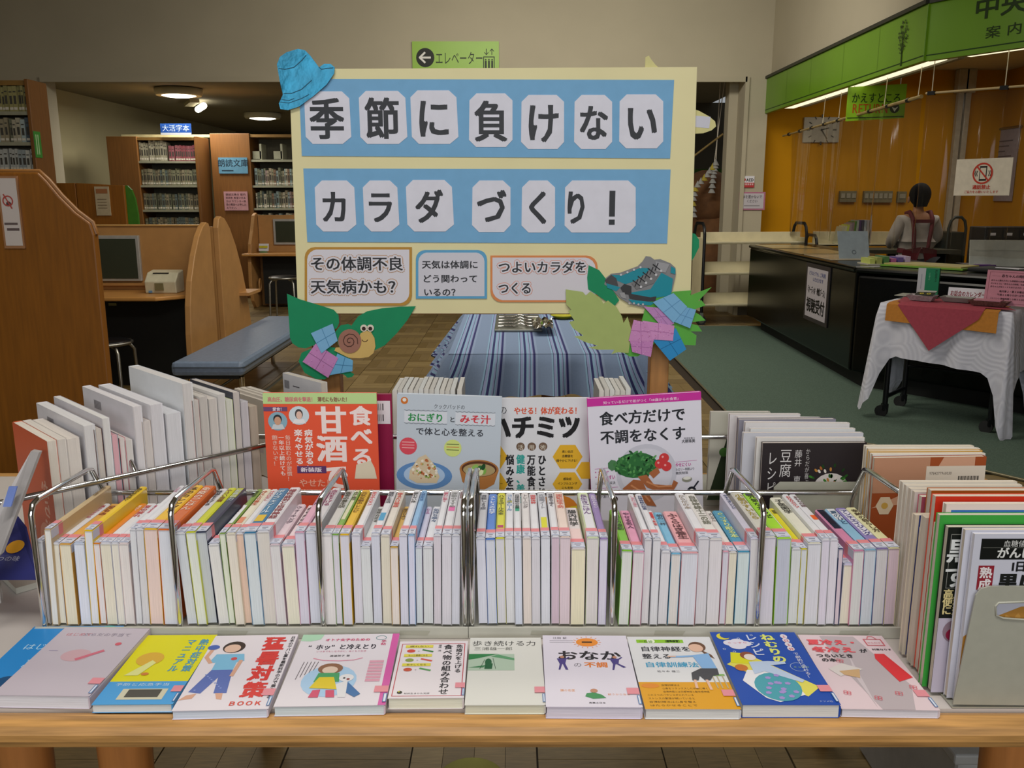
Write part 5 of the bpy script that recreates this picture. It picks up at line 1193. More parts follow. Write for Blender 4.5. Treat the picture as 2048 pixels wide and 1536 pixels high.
for i in range(4): P.circ(*bp_(1258 + i * 9, 606 + (i > 1) * 2), .0035, 'b8b8bc', 5, n=8)
P.build('boots_print', bo)
# hat cut-out: shiny foil paper
HT = mat('turquoise_foil', '13708e', .24, .5, .15, 22, .9)
ht = cut('hat_cutout', [(556, 130), (562, 115), (575, 106), (598, 99), (612, 102), (622, 112), (640, 136), (650, 129), (663, 129), (671, 136), (670, 148), (655, 170), (630, 192), (600, 214), (578, 221), (563, 219), (560, 208), (568, 190), (562, 165)], '', YF - .012, m=HT, th=.004)
P = fprint(YF - .0125); LC = '14506a'
P.line(q([(560, 138), (572, 140), (590, 136), (606, 122), (614, 112)]), .0022, LC, 0); P.line(q([(570, 188), (585, 188), (605, 180), (625, 162)]), .0022, LC, 0); P.line(q([(640, 136), (645, 140), (655, 138), (668, 137)]), .0022, LC, 0)
P.line(q([(563, 205), (580, 207), (605, 198), (620, 190)]), .0018, LC, 0); P.line(q([(566, 200), (580, 202), (590, 198)]), .0018, LC, 0); P.build('stitch_lines', ht)
cut('yellow_flame_cutout', [(1291, 140), (1292, 113), (1299, 110), (1304, 118), (1312, 128), (1321, 136), (1318, 142)], 'cfc88c', YF + .013)
k = cut('yellow_oval_cutout', [(1388, 217), (1400, 221), (1420, 232), (1432, 242), (1434, 252), (1425, 260), (1408, 266), (1386, 267)], 'cfc88c', YF + .013)
P = fprint(YF + .0128); P.poly(q([(1386, 230), (1423, 233), (1420, 256), (1384, 253)]), 'c8c8d4', 0); P.build('tape', k)

# ================================================================== TABLES AND RACKS
TZt = .695
TOPW = mat('table_lipping', 'b98a50', .36, 0, .3, 5, .08, (1.4, 26, 26)); LEGW = mat('table_leg', 'b8783f', .4, 0, .1, 10, .03, (8, 8, .6)); TTOP = mat('table_laminate', 'c2bab4', .5, 0, .05, 3)
def low_table(label, x0, x1, y0, y1, legs):
    t = thing('reading_table', label, 'table', ((x0 + x1) / 2, (y0 + y1) / 2, 0))
    MB().box(x0 + .04, y0 + .045, TZt - .03, x1 - .04, y1 - .045, TZt).build('table_top', TTOP, t)
    for a in ((x0, y0, x1, y0 + .045), (x0, y1 - .045, x1, y1)): MB().box(a[0], a[1], TZt - .042, a[2], a[3], TZt + .0005).build('edge_lipping', TOPW, t, bev=.016)
    for a in ((x0, y0 + .045, x0 + .04, y1 - .045), (x1 - .04, y0 + .045, x1, y1 - .045)): MB().box(a[0], a[1], TZt - .042, a[2], a[3], TZt + .0005).build('edge_lipping', TOPW, t)
    for x, y in legs: MB().lathe((x, y, 0), [(.028, 0), (.03, .01), (.042, TZt - .04)], 20).build('leg', LEGW, t)
    return t
low_table('long light wooden low table carrying the book racks in front', -2.2, 1.3, 1.145, 2.36, [(-.615, 1.24), (.79, 1.24), (-.655, 2.14), (.835, 2.14), (-.775, 1.24), (-2.1, 1.24), (-2.1, 2.2)])
MB_ = MB().box(.92, 1.75, 0, 1.3, 2.25, .34)
bx = thing('storage_box', 'pale grey plastic box on the floor under the right end of the front table', 'box', (1.1, 2.0, 0))
MB().box(.93, 1.62, 0, 1.4, 2.1, .3).build('body', mat('pale_plastic', 'a6a8a8', .5), bx, bev=.01); MB().box(.915, 1.605, .3, 1.415, 2.115, .325).build('rim', mat('pale_plastic', ''), bx, bev=.005)
p = at(942, 1558, z=0)
tag(MB().lathe((p.x, p.y, 0.001), [(.085, 0), (.085, .001), (.001, .0015)], 28).build('floor_marker', mat('yellow_green', 'a3a554', .6, 0, .05)), 'round yellow-green sticker on the parquet under the front table', 'sticker')
# front trays with chrome dividers
YT = 1.42; ZT = .712
def xat(px, py, Y): return at(px, py, Y=Y).x
def divider(t, x):
    MB().tube([(x, YT - .004, ZT - .004), (x, YT - .006, .92), (x, YT + .002, .935), (x, YT + .02, .94), (x, 1.615, .935), (x, 1.635, .93), (x, 1.675, .872)], .0052, 8).build('divider_rod', CHROME, t)
    MB().tube([(x, 1.675, .872), (x, 1.685, .85), (x, 1.69, ZT)], .0052, 8).build('divider_rod', CHROME, t)
def tray(label, pl, pr_, divs):
    x0, x1 = pl, pr_; t = thing('book_tray', label, 'rack', ((x0 + x1) / 2, YT, TZt))
    b = MB(); b.box(x0, YT - .012, TZt + .001, x1, 1.72, ZT - .004); b.build('base', TRAY, t, bev=.002)
    MB().box(x0, YT - .0165, TZt + .001, x1, YT - .012, ZT + .004).build('front_lip', TRAY, t)
    MB().box(x0, 1.70, TZt, x1, 1.706, .80).build('back_plate', TRAY, t)
    MB().tube([(x0, 1.68, .868), (x1, 1.68, .868)], .006, 8).build('back_rail', CHROME, t)
    for d in divs: divider(t, d)
    P = Print((0, YT - .0165, 0), X3, Z3, -Y3, .0003)
    r = random.Random(int(x1 * 100))
    for c in (x0 + (x1 - x0) * .14, x0 + (x1 - x0) * .42, x0 + (x1 - x0) * .84):
        P = Print((0, YT - .0165, 0), X3, Z3, -Y3, .0003); P.poly([(c, .703), (c + .05, .702), (c + .055, .7105), (c + .002, .711)], 'a7a596', 0); P.build('worn_patch', t)
    return t
X1L, X1R = xat(70, 1080, YT), xat(929, 1150, YT)
tray('grey enamelled tray with chrome dividers, left of the two front book trays', X1L - .01, X1R + .006, [X1L + .002, xat(353, 1130, YT), xat(643, 1130, YT), X1R])
X2L, X2R = xat(944, 1150, YT), xat(1808, 1150, YT)
tray('grey enamelled tray with chrome dividers, right of the two front book trays', X2L - .006, X2R + .012, [X2L, xat(1226, 1130, YT), xat(1519, 1130, YT), X2R + .006])
# ------------------------------------------------------------------ book builder
def book(T, L, Wd, cov, pag, M, name='book', label='', cat='book', group=None, round_=True, sticker=True, spine_bg=None, title=None, tcol='33302e', accent=None, cover_print=None, head=False):
    """local frame: x thickness, y from tail (0) to head (L), z from fore edge (0) to spine (Wd)"""
    t = thing(name, label, cat, M=M, group=group)
    h = T / 2; k = min(.0025, T * .2); c = .0004
    b = MB(); b.prism([(-h, 0, 0), (-h, 0, Wd - k), (-h + k, 0, Wd), (h - k, 0, Wd), (h, 0, Wd - k), (h, 0, 0), (h - c, 0, 0), (h - c, 0, Wd - k), (-h + c, 0, Wd - k), (-h + c, 0, 0)], (0, L, 0))
    b.f = [f for f in b.f if len(f) == 4]; b.m = b.m[:len(b.f)]; b.sm = b.sm[:len(b.f)]
    b.add([(-h, 0, 0), (-h, 0, Wd - k), (-h + c, 0, Wd - k), (-h + c, 0, 0)], [(0, 1, 2, 3)]); b.add([(h, 0, 0), (h, 0, Wd - k), (h - c, 0, Wd - k), (h - c, 0, 0)], [(3, 2, 1, 0)])
    b.add([(-h, 0, Wd - k), (-h + k, 0, Wd), (h - k, 0, Wd), (h, 0, Wd - k)], [(0, 1, 2, 3)]); b.add([(-h, L, Wd - k), (-h + k, L, Wd), (h - k, L, Wd), (h, L, Wd - k)], [(3, 2, 1, 0)])
    b.build('cover', cover(cov), t, local=True)
    MB().box(-h + c, .0012, .0015, h - c, L - .0012, Wd - k).build('page_block', pages(pag), t, local=True)
    S = Print((0, 0, Wd), X3, Y3, Z3, .00018)
    if spine_bg: S.rect(-h + k, .001, h - k, L - .001, spine_bg, 0)
    if accent:
        ay0, ay1, ac = accent; S.rect(-h + k, L * ay0, h - k, L * ay1, ac, 1)
    if sticker:
        S.rect(-h, .001, h, .026, 'c9cbd8', 2); S.rect(-h, .026, h, .041, 'd9848a', 2); S.rect(-h + .001, .0035, h - .001, .0045, '5a78a8', 3); S.rect(-h + .001, .0225, h - .001, .0235, '5a78a8', 3)
        S.rect(-h * .5, .015, h * .5, .0175, '6a6a80', 3); S.rect(-h * .3, .008, h * .3, .0095, '6a6a80', 3)
    if title:
        n = len(title); sz = min(T * .72, (L - .075) / n * 1.15)
        S.text(title, 0, L - .012, sz, tcol, 4, .02, vert=True, wid=min(n * sz * 1.25, L - .07))
    S.build('spine_print', t, local=True)
    if sticker:
        q = MB().prism([(-h - .0002, .001, Wd - .018), (-h - .0002, .026, Wd - .018), (-h - .0002, .026, Wd - k), (-h - .0002, .001, Wd - k)], (.0002, 0, 0)); q.prism([(h, .001, Wd - .018), (h, .026, Wd - .018), (h, .026, Wd - k), (h, .001, Wd - k)], (.0002, 0, 0))
        q.mi = 1; q.prism([(-h - .0002, .026, Wd - .022), (-h - .0002, .041, Wd - .022), (-h - .0002, .041, Wd - k), (-h - .0002, .026, Wd - k)], (.0002, 0, 0)); q.prism([(h, .026, Wd - .022), (h, .041, Wd - .022), (h, .041, Wd - k), (h, .026, Wd - k)], (.0002, 0, 0))
        q.build('library_label', [ink('c9cbd8'), ink('d9848a')], t, local=True)
    if cover_print:
        P = Print((-h, 0, 0), Z3, Y3, -X3, .00022); cover_print(P, Wd, L); P.build('cover_print', t, local=True)
    return t
# front row, data: left px, right px, top px, cover, spine text, text colour, pages, accent, description of the spine
WH = 'dcdbe0'
BAYS = [
 ('leftmost bay', [
  (71, 84, 1082, WH, '', '', 'dfe0e4', None, 'white'), (88, 101, 1058, 'c6ad84', '毎日の気功', '6a5030', 'e4e2dc', None, 'kraft tan'), (102, 117, 1086, WH, '漢方のすすめ', 'b04a5a', 'e6e2d2', None, 'white'),
  (118, 141, 1087, 'd9a24a', '足もみ', '8a3a2a', 'e8e0c8', None, 'white'), (147, 167, 1085, 'c9d3e6', '血管力', '3a5a9c', 'dfe2ec', None, 'pale blue'), (168, 184, 1060, 'e8c11c', '熱中症を防ぐ', '3a2c10', 'e2e2e6', None, 'tall yellow'),
  (186, 199, 1086, 'e0862c', '夏ばて', 'f0e0d0', 'e6e0e0', None, 'orange'), (200, 221, 1086, WH, '夏の疲れ', 'c04a4a', 'e6dfcc', None, 'white'), (222, 236, 1086, WH, '脳の休息', 'c04a6a', 'e6e0d4', None, 'white'), (237, 256, 1086, 'e2d2d2', '冷房病', 'b05a4a', 'e2dbd8', None, 'pinkish white'),
  (259, 271, 1058, WH, '天気痛', 'c08aa0', 'dadade', None, 'tall white'), (272, 286, 1057, WH, '低気圧と体', '6a5a6a', 'd6d4d8', None, 'tall white'), (287, 314, 1057, 'e8b82a', '体のカレンダー', '5a3a10', 'e6cfca', None, 'yellow'), (315, 343, 1058, 'e2702a', '免疫のごはん', 'f4dcc8', 'dadce6', None, 'orange')]),
 ('second bay', [
  (350, 369, 1065, WH, '体温を上げる', '3a3a44', 'd0d4dc', None, 'white'), (371, 390, 1063, 'c8cc2c', 'やさい習慣', '7a3a2a', 'dfe2dc', None, 'yellow-green'), (391, 412, 1063, '3c4258', '和食の力', 'c0c8d0', 'c2c6cc', (.75, .99, 'b4b83a'), 'dark photo-printed'), (416, 437, 1088, WH, '眠れる', '6a3a3a', 'e0dedc', None, 'short white'),
  (438, 450, 1066, '7fa04a', '東洋医学', '26301c', 'dfe2d2', (.2, .6, WH), 'white and green'), (452, 470, 1066, 'e4ddc8', '冷えとり養生', 'c05a3a', 'e4dcd0', (.2, .33, 'd98a6a'), 'cream'), (471, 486, 1066, WH, '汗のはなし', 'c04a4a', 'e2c4b0', None, 'white'),
  (487, 511, 1064, '3f7ca4', 'ポリフェノール', 'dfe6ea', 'd2dade', (.22, .36, 'd8b43a'), 'blue'), (513, 538, 1062, WH, '慢性疲労と自律神経', '8a3a44', 'd8d2ca', None, 'thick white'), (539, 559, 1088, 'd8c4cc', 'ウォーキング', '6a5a6a', 'dad8d8', (.16, .2, 'c03a4a'), 'short lilac'), (563, 588, 1090, 'e0ccd2', 'からだの声', '4a4048', 'e2dfcc', None, 'short pinkish'),
  (589, 608, 1063, 'd8a4bc', '女性のからだ', '5a3a6a', 'd4d0de', None, 'rose pink'), (611, 631, 1063, WH, '血圧を下げる', '9a3a6a', 'd4d6e2', None, 'tall white')]),
 ('third bay', [
  (643, 663, 1068, 'dad9d6', '医者の養生訓', '4a4a3a', 'e0dbda', None, 'pale grey'), (664, 677, 1068, '7fae4c', '玄米と腸活', '2c401c', 'd6d2dc', (.3, .99, 'd8d4b4'), 'green and cream'), (679, 698, 1068, 'e0b428', '元気な脳のレシピ', '6a4a10', 'd6d4de', None, 'golden yellow'), (703, 720, 1068, WH, '幸せホルモン', 'd0484a', 'd4d2dc', None, 'white with red lettering'),
  (721, 740, 1093, 'd4d4d4', '頭痛が治る', '5a5a54', 'd6d9da', None, 'short pale grey'), (742, 759, 1068, WH, '睡眠と生活', '3a3a44', 'd0d2de', (.28, .45, '4a9ac4'), 'white with a blue patch'), (761, 779, 1070, 'dcd4ca', '座るだけ健康', 'c84a3a', 'dbd5c4', None, 'cream with red lettering'), (780, 796, 1093, 'c9a24a', '腸のひみつ', '5a4010', 'e2d9d2', None, 'short ochre'),
  (798, 814, 1069, WH, '疲れない体', '3a3a3a', 'd4d4e2', None, 'tall white'), (816, 829, 1069, '8ab4dc', '入浴の作法', '2a5a94', 'd4d4e6', None, 'light blue'), (831, 844, 1093, 'ccc8dc', 'むくみ', 'a84a8a', 'd2d8dc', None, 'short lilac'), (846, 865, 1093, WH, '気持ち楽々', '5a6a8a', 'd6d8da', None, 'short white'),
  (867, 882, 1069, WH, '疲れに効く', 'c8486a', 'd4ccd4', None, 'white with pink-red lettering'), (884, 903, 1069, WH, '運動のすすめ', '8a8a8a', 'd6d2da', (.5, .6, 'e06aa8'), 'white with a pink mark'), (904, 920, 1069, WH, '脂肪肝', '7a3a3a', 'd0d0da', None, 'white with brown lettering')]),
 ('fourth bay', [
  (952, 970, 1075, 'd2d2d8', '骨粗しょう症', '5a5a64', 'd6d6e2', None, 'silver white'), (971, 990, 1077, '4f7fd0', 'ストレスの科学', 'e8ecf4', 'd2d4de', None, 'bright blue'), (991, 1009, 1075, 'd4d02c', 'ハラミボール大全', '4a4a1a', 'd6d4da', (.2, .25, 'b03a6a'), 'bright yellow'), (1010, 1027, 1074, WH, 'コレステロール', '3a7ab4', 'dad9dc', (.75, .8, 'd8c83a'), 'white with blue lettering'),
  (1028, 1043, 1074, WH, '自律神経の名医', '3a3a3a', 'd2d6e4', (.55, .66, '2f9c7c'), 'white with a green patch'), (1045, 1062, 1074, 'dbd6d6', 'トレーニング', '7a7070', 'e0d4cc', None, 'pale greyish'), (1063, 1080, 1075, WH, '図解体幹', 'd04a4a', 'd4d0d6', None, 'white with red lettering'), (1082, 1100, 1073, 'd2d3da', '片頭痛ノート', '8a8a94', 'd8d8e0', (.1, .4, 'd4d02c'), 'white with a yellow foot'),
  (1103, 1119, 1072, WH, '百歳まで歩く', '3a2a34', 'cfb9c6', None, 'white with black lettering'), (1120, 1141, 1073, 'e4cfc4', '認知症予防', 'd0685a', 'd9c8cf', None, 'peach'), (1143, 1171, 1096, 'd9cfd2', '腸内科学', '3a3a3a', 'e4dcc0', (.2, .45, 'e2c8c8'), 'short thick pale'), (1174, 1198, 1074, 'd4e0b4', '長生きごはん', '7a5a8a', 'd8d2d0', (.1, .9, WH), 'pale green edged'), (1200, 1216, 1076, '9c84bc', '女性ホルモン', 'f0e8f4', 'd2cedc', None, 'violet')]),
 ('fifth bay', [
  (1244, 1265, 1100, '7cc22c', '高血圧の運動', '24401c', 'd8d8d4', None, 'lime green'), (1267, 1289, 1102, 'e09ab8', 'やせる名人', '6a3a5a', 'd8d2d4', None, 'candy pink'), (1290, 1304, 1077, WH, 'しあわせ養生', 'd08a9a', 'd4cfd2', None, 'tall white'), (1307, 1322, 1077, WH, '自律神経の知恵', '2a3a6a', 'd8d6da', None, 'tall white with navy lettering'),
  (1323, 1341, 1102, WH, 'リンパ体操', 'c84a4a', 'd8d4d8', (.8, .95, 'c83a3a'), 'short red and white'), (1343, 1362, 1106, '74b4d4', '朝の一杯', '3a4a5a', 'dad4d0', None, 'sky blue'), (1364, 1397, 1104, 'e4a4a8', 'ふくらはぎ養生', '5a3034', 'd6d6de', None, 'thick salmon pink'), (1398, 1419, 1075, WH, 'からだの本', '9a8a7a', 'd4d0d4', None, 'tall white'),
  (1420, 1445, 1077, 'dedad6', '自律神経十二の話', '6a6a5a', 'dcd6d8', None, 'tall off-white'), (1446, 1458, 1102, 'dfa0b0', '更年期', 'c84a5a', 'd2cfd8', None, 'short pink'), (1459, 1474, 1103, 'dcd8d4', 'メンタル', '6a5a5a', 'dfd8c4', None, 'short greyish white'), (1476, 1500, 1102, '4a94b4', 'ぐっすり眠る本', 'd4dc8a', 'cfdad8', None, 'teal blue'), (1502, 1517, 1075, 'd4d0e2', 'やすらぎレシピ', '3a4a7a', 'd4cfcf', None, 'tall lilac white')]),
 ('rightmost bay', [
  (1526, 1552, 1073, 'dcd9cf', '小腹がすいたら', 'b09a3a', 'd4cfd8', None, 'white with gold lettering'), (1555, 1583, 1075, 'a4dc34', '元気なからだ', '24301c', 'bfc2cf', (.93, .99, '3a3a4a'), 'lime and black lettered'), (1584, 1602, 1096, 'dcdce0', '', '', 'd4d6d6', None, 'short white'), (1603, 1615, 1097, 'd8cc20', '腰痛', '4a4420', 'd0d4d8', None, 'short yellow'),
  (1617, 1643, 1085, 'dfdccb', '子医図学', '3a3a34', 'd4d4da', None, 'cream with outlined lettering'), (1645, 1660, 1078, WH, 'おなかのケア', 'c83a3a', 'd6d0dc', None, 'white with red lettering'), (1661, 1677, 1078, WH, '太ももの話', '5a2a2a', 'd8d4dc', (.4, .5, 'e0622a'), 'white with an orange patch'), (1678, 1687, 1097, '2c3c6c', '漢方', 'c8d0e0', 'd4c4cc', None, 'thin navy'),
  (1688, 1707, 1128, 'c9c4dc', '', '', 'e0dac8', None, 'very short lilac'), (1708, 1729, 1100, 'd084a8', '眠れる森', '2c2030', 'd6d8d6', (.5, .99, '1c2438'), 'navy and floral pink'), (1730, 1753, 1098, '8ab8d4', '夏のひと', '3a5a7a', 'd0d6de', (.7, .99, WH), 'pale blue'), (1754, 1777, 1096, '8a7cb4', 'アンチエイジング', '3a3a7a', 'd8d6d8', (.3, .95, 'd4d0de'), 'purple patterned'),
  (1778, 1800, 1095, 'dcd8a8', '幸齢の暮らし方', '4a3a2a', 'd8c4cf', None, 'pale yellow')])]
SHIFT = [(16, 13, 1243), (26, 10, 1245), (10, -1, 1247), (6, -5, 1256), (-8, -9, 1257), (-8, -12, 1252)]
for bi, (bay, books) in enumerate(BAYS):
    sa, sb, yb0 = SHIFT[bi]; n = len(books)
    xl0, xr0 = books[0][0], books[-1][1]
    for i, (x0, x1, yt, cov, title, tc_, pg, acc, desc) in enumerate(books):
        yf = YT + random.Random(bi * 50 + i).uniform(-.001, .006)
        pt0 = at(x0, yt, Y=yf); pt1 = at(x1, yt, Y=yf); f = ((x0 + x1) / 2 - xl0) / (xr0 - xl0)
        dxp = sa + (sb - sa) * f; pb = at((x0 + x1) / 2 + dxp, yb0, Y=yf)
        Tt = (pt1.x - pt0.x) * .985; xm = (pt0.x + pt1.x) / 2; zt_ = pt0.z
        xb = pb.x; Wd = zt_ - ZT; lean = math.atan2(xm - xb, Wd); Hh = Wd / math.cos(lean) - abs(math.sin(lean)) * Tt / 2
        Lb = .232 if yt < yb0 - 165 else .2
        M = Matrix.Translation((xb, yf, ZT + abs(math.sin(lean)) * Tt / 2)) @ Matrix.Rotation(lean, 4, 'Y')
        book(Tt, Lb, Hh, cov, pg, M, 'paperback_book', '%s spine, %s book from left in the %s, front trays' % (desc, ORD[i], bay), 'book', 'books in the %s of the front trays' % bay, title=title or None, tcol=tc_ or '333333', accent=acc)
# ------------------------------------------------------------------ flat books on the front edge
def pk(P, w_, h_, dark=False):      # library label wrapped onto the front cover at the spine
    P.rect(w_ * .87, h_ * .155, w_, h_ * .235, 'd98a94', 6); P.frame(w_ * .965, h_ * .03, w_ + .0, h_ * .14, .0012, '4a74a8', 7); P.rect(w_ * .97, h_ * .035, w_, h_ * .135, 'd4d8e2', 6)
def pe(*L):                          # polygon points in 0..1 units
    return lambda w_, h_: [(a * w_, b * h_) for a, b in L]
def c_blue(P, w, h):
    P.rect(0, 0, w, h, '2a84c8', 0); P.text('はじめての', w * .12, h * .62, w * .14, 'a8d0e8', 1, .01, wid=w * .6); P.text('夏のかぜ', w * .3, h * .36, w * .16, 'b8d8ec', 1, .02, wid=w * .5); P.circ(w * .3, h * .15, w * .12, '1c4a74', 1); P.circ(w * .85, h * .93, w * .1, '2fa4a8', 1); pk(P, w, h)
def c_lilac(P, w, h):
    P.rect(0, 0, w, h, 'bcb2bc', 0); P.circ(w * .45, h * .56, w * .16, 'c4a0a8', 1, h * .09); P.line([(w * .5, h * .5), (w * .7, h * .63)], w * .05, 'c8687a', 2); P.circ(w * .8, h * .74, w * .035, 'c85a68', 2)
    P.text('からだの手当て', w * .3, h * .86, w * .08, '8a8090', 1, .01, wid=w * .55); P.text('はじめて', w * .1, h * .86, w * .08, 'c47a84', 1, .01, wid=w * .3); P.rect(w * .1, h * .62, w * .2, h * .63, '9a90a8', 1); pk(P, w, h)
def c_yellow(P, w, h):
    P.rect(0, 0, w, h, 'd9d21c', 0); P.rect(0, 0, w, h * .3, '4a9ad4', 1); P.text('熱中症対策', w * .88, h * .93, w * .13, '4a94b8', 2, .03, vert=True, wid=h * .5); P.text('マニュアル', w * .7, h * .93, w * .13, '4a94b8', 2, .03, vert=True, wid=h * .5)
    P.circ(w * .3, h * .62, w * .18, 'd4a838', 2, h * .1); P.poly([(w * .12, h * .38), (w * .35, h * .6), (w * .42, h * .56), (w * .3, h * .38)], 'd8d88c', 3); P.circ(w * .38, h * .4, w * .05, 'c87a3a', 4, h * .02)
    P.rect(w * .25, h * .06, w * .82, h * .2, 'c8c4ac', 2); P.rect(w * .33, h * .09, w * .75, h * .19, '4c4a44', 3); P.text('予防と応急手当', w * .1, h * .24, w * .07, 'c8dce8', 2, .0, wid=w * .7); pk(P, w, h)
def c_mosho(P, w, h):
    P.rect(0, 0, w, h, 'dcd4da', 0); P.text('猛暑対策', w * .76, h * .97, w * .27, 'cf3a34', 2, .05, vert=True, wid=h * .84, sq=.95); P.text('ＢＯＯＫ', w * .55, h * .04, w * .1, 'cf4a3a', 2, .03, wid=w * .36)
    P.text('日本のヤバい夏を最新科学の力で乗り切る', w * .955, h * .97, w * .055, '2c2a30', 2, .02, vert=True, wid=h * .85)
    P.circ(w * .3, h * .82, w * .13, '3a2c28', 1, h * .085); P.circ(w * .29, h * .8, w * .095, 'd8b4a0', 2, h * .06); P.poly([(w * .14, h * .72), (w * .46, h * .72), (w * .5, h * .62), (w * .42, h * .6), (w * .42, h * .5), (w * .18, h * .5), (w * .18, h * .6), (w * .1, h * .6)], '7ab4d4', 1)
    P.poly([(w * .18, h * .5), (w * .42, h * .5), (w * .48, h * .2), (w * .34, h * .2), (w * .3, h * .4), (w * .2, h * .2), (w * .06, h * .22)], '5a6cae', 1); P.circ(w * .37, h * .65, w * .035, 'c84a4a', 2); P.line([(w * .12, h * .6), (w * .04, h * .68), (w * .06, h * .78)], w * .045, 'd0a088', 1); P.circ(w * .06, h * .82, w * .07, '4a62ac', 2, h * .035)
    P.line([(w * .46, h * .62), (w * .44, h * .42)], w * .045, 'd0a088', 2); P.poly([(w * .06, h * .18), (w * .16, h * .2), (w * .14, h * .14), (w * .0, h * .12)], 'd0a088', 1); P.poly([(w * .36, h * .2), (w * .44, h * .2), (w * .46, h * .12), (w * .4, h * .13)], 'd0a088', 1)
    for i in range(14): P.circ(w * (.12 + .3 * ((i * 7) % 10) / 10), h * (.24 + .22 * ((i * 3) % 10) / 10), w * .012, '8a9ad0', 2, n=8)
    pk(P, w, h)
def c_hot(P, w, h):
    P.rect(0, 0, w, h, 'd9d2d8', 0); P.rect(w * .93, 0, w, h, 'cc5aa0', 1); P.poly([(0, h), (w * .22, h), (w * .2, h * .92), (w * .1, h * .89), (0, h * .9)], 'a8cfb0', 1)
    P.text('オトナ女子のための', w * .25, h * .89, w * .055, 'cc4470', 2, .03, wid=w * .46); P.text('“ホッ”と冷えとり', w * .1, h * .76, w * .11, '34303a', 2, .02, wid=w * .7, sq=1); P.text('手帖', w * .855, h * .9, w * .055, 'c84470', 2, .02, vert=True)
    P.text('いつまでもしなやかに、ぬくもり生活', w * .2, h * .72, w * .035, 'c8708c', 2, 0, wid=w * .5); P.text('渡邉賀子 著', w * .35, h * .65, w * .04, '4a4448', 2, .01, wid=w * .2)
    P.line([(w * .2, h * .63), (w * .3, h * .6), (w * .45, h * .59), (w * .6, h * .6), (w * .68, h * .63)], w * .012, 'd88aa0', 2)
    P.circ(w * .42, h * .32, w * .26, 'a4c4e0', 1, h * .21); P.circ(w * .4, h * .48, w * .12, '8a6248', 2, h * .075); P.circ(w * .4, h * .46, w * .075, 'd8c0ac', 3, h * .05)
    P.poly([(w * .3, h * .42), (w * .5, h * .42), (w * .52, h * .3), (w * .28, h * .3)], '4a9a62', 3); P.poly([(w * .32, h * .36), (w * .46, h * .36), (w * .52, h * .2), (w * .26, h * .22)], 'd8c02c', 4); P.poly([(w * .3, h * .19), (w * .37, h * .2), (w * .37, h * .1), (w * .28, h * .1)], 'c8506c', 4); P.poly([(w * .42, h * .19), (w * .5, h * .19), (w * .52, h * .1), (w * .44, h * .1)], 'c8506c', 4)
    P.poly([(w * .55, h * .2), (w * .6, h * .3), (w * .75, h * .14), (w * .7, h * .1)], '3f6ca0', 3); P.circ(w * .58, h * .35, w * .07, 'dcdadc', 4, h * .05); P.poly([(w * .45, h * .24), (w * .6, h * .32), (w * .62, h * .1), (w * .55, h * .1), (w * .52, h * .2)], 'd8d6d8', 4); P.circ(w * .56, h * .345, w * .012, '2a2a2a', 5); P.circ(w * .6, h * .33, w * .016, '8a3a3a', 5)
    for i in range(7): P.rect(w * .76, h * (.3 + .043 * i), w * .9, h * (.332 + .043 * i), 'd49aac', 2)
    for i in range(5): P.line([(w * (.12 + .035 * i), h * .58), (w * (.1 + .035 * i), h * (.34 + .03 * i))], w * .006, '5a5458', 2)
    P.ring(w * .82, h * .935, w * .055, w * .006, '4a8a8c', 2, h * .035); pk(P, w, h)
def c_imm(P, w, h):
    P.rect(0, 0, w, h, 'dcd4d8', 0); P.frame(w * .04, h * .03, w * .965, h * .95, w * .012, 'b84a54', 1); P.text('免疫力を上げる', w * .885, h * .93, w * .1, '2c2a2c', 2, .02, vert=True, wid=h * .52); P.text('食べ物の組み合わせ', w * .72, h * .93, w * .135, '2c2a2c', 2, .02, vert=True, wid=h * .88); P.text('増尾 清', w * .6, h * .93, w * .05, '3c3a3c', 2, .01, vert=True)
    for i, (s_, y) in enumerate((('疲れない', .87), ('もっと健康になる', .7), ('若々しくなる', .53))):
        P.rect(w * .1, h * y, w * .5, h * (y + .05), 'd8cc4a', 2); P.text(s_, w * .3, h * (y + .008), h * .034, '3a3420', 3, .01, wid=w * .28, center=True)
        P.circ(w * .19, h * (y - .06), w * .06, ['c84a3a', '8a9a4a', 'c0543a'][i], 2, h * .03); P.text('＋', w * .3, h * (y - .08), h * .03, '4a4a4a', 3, center=True); P.line([(w * .36, h * (y - .04)), (w * .5, h * (y - .075))], w * .035, ['3f7a3c', 'd0584a', '5a9a54'][i], 2)
    P.circ(w * .14, h * .09, w * .035, '2a2c1c', 2); P.circ(w * .13, h * .1, w * .014, 'c8c02c', 3); P.text('知的生きかた文庫', w * .2, h * .06, w * .04, '4a484a', 2, .0, wid=w * .34); pk(P, w, h)
def c_walk(P, w, h):
    P.rect(0, 0, w, h, 'd4d3cc', 0); P.text('歩き続ける力', w * .03, h * .86, w * .15, '2e2e2c', 1, .0, wid=w * .9); P.text('三浦雄一郎', w * .06, h * .79, w * .09, '5a5a54', 1, -.0, wid=w * .54)
    P.rect(0, h * .48, w * .62, h * .73, 'a9bca8', 1); P.poly([(0, h * .73), (w * .4, h * .73), (w * .12, h * .66), (0, h * .64)], '2f7a44', 2); P.poly([(w * .3, h * .69), (w * .62, h * .63), (w * .62, h * .66), (w * .4, h * .72)], '5a9468', 2)
    P.poly([(0, h * .52), (w * .25, h * .56), (w * .2, h * .52)], '3f7a50', 2); P.circ(w * .27, h * .6, w * .045, '1f5a34', 3, h * .055); P.poly([(w * .23, h * .58), (w * .33, h * .58), (w * .32, h * .5), (w * .22, h * .5)], '1f5a34', 3); P.line([(w * .22, h * .64), (w * .16, h * .5)], w * .006, '2a4a34', 3); P.line([(w * .33, h * .66), (w * .37, h * .5)], w * .006, '2a4a34', 3); pk(P, w, h)
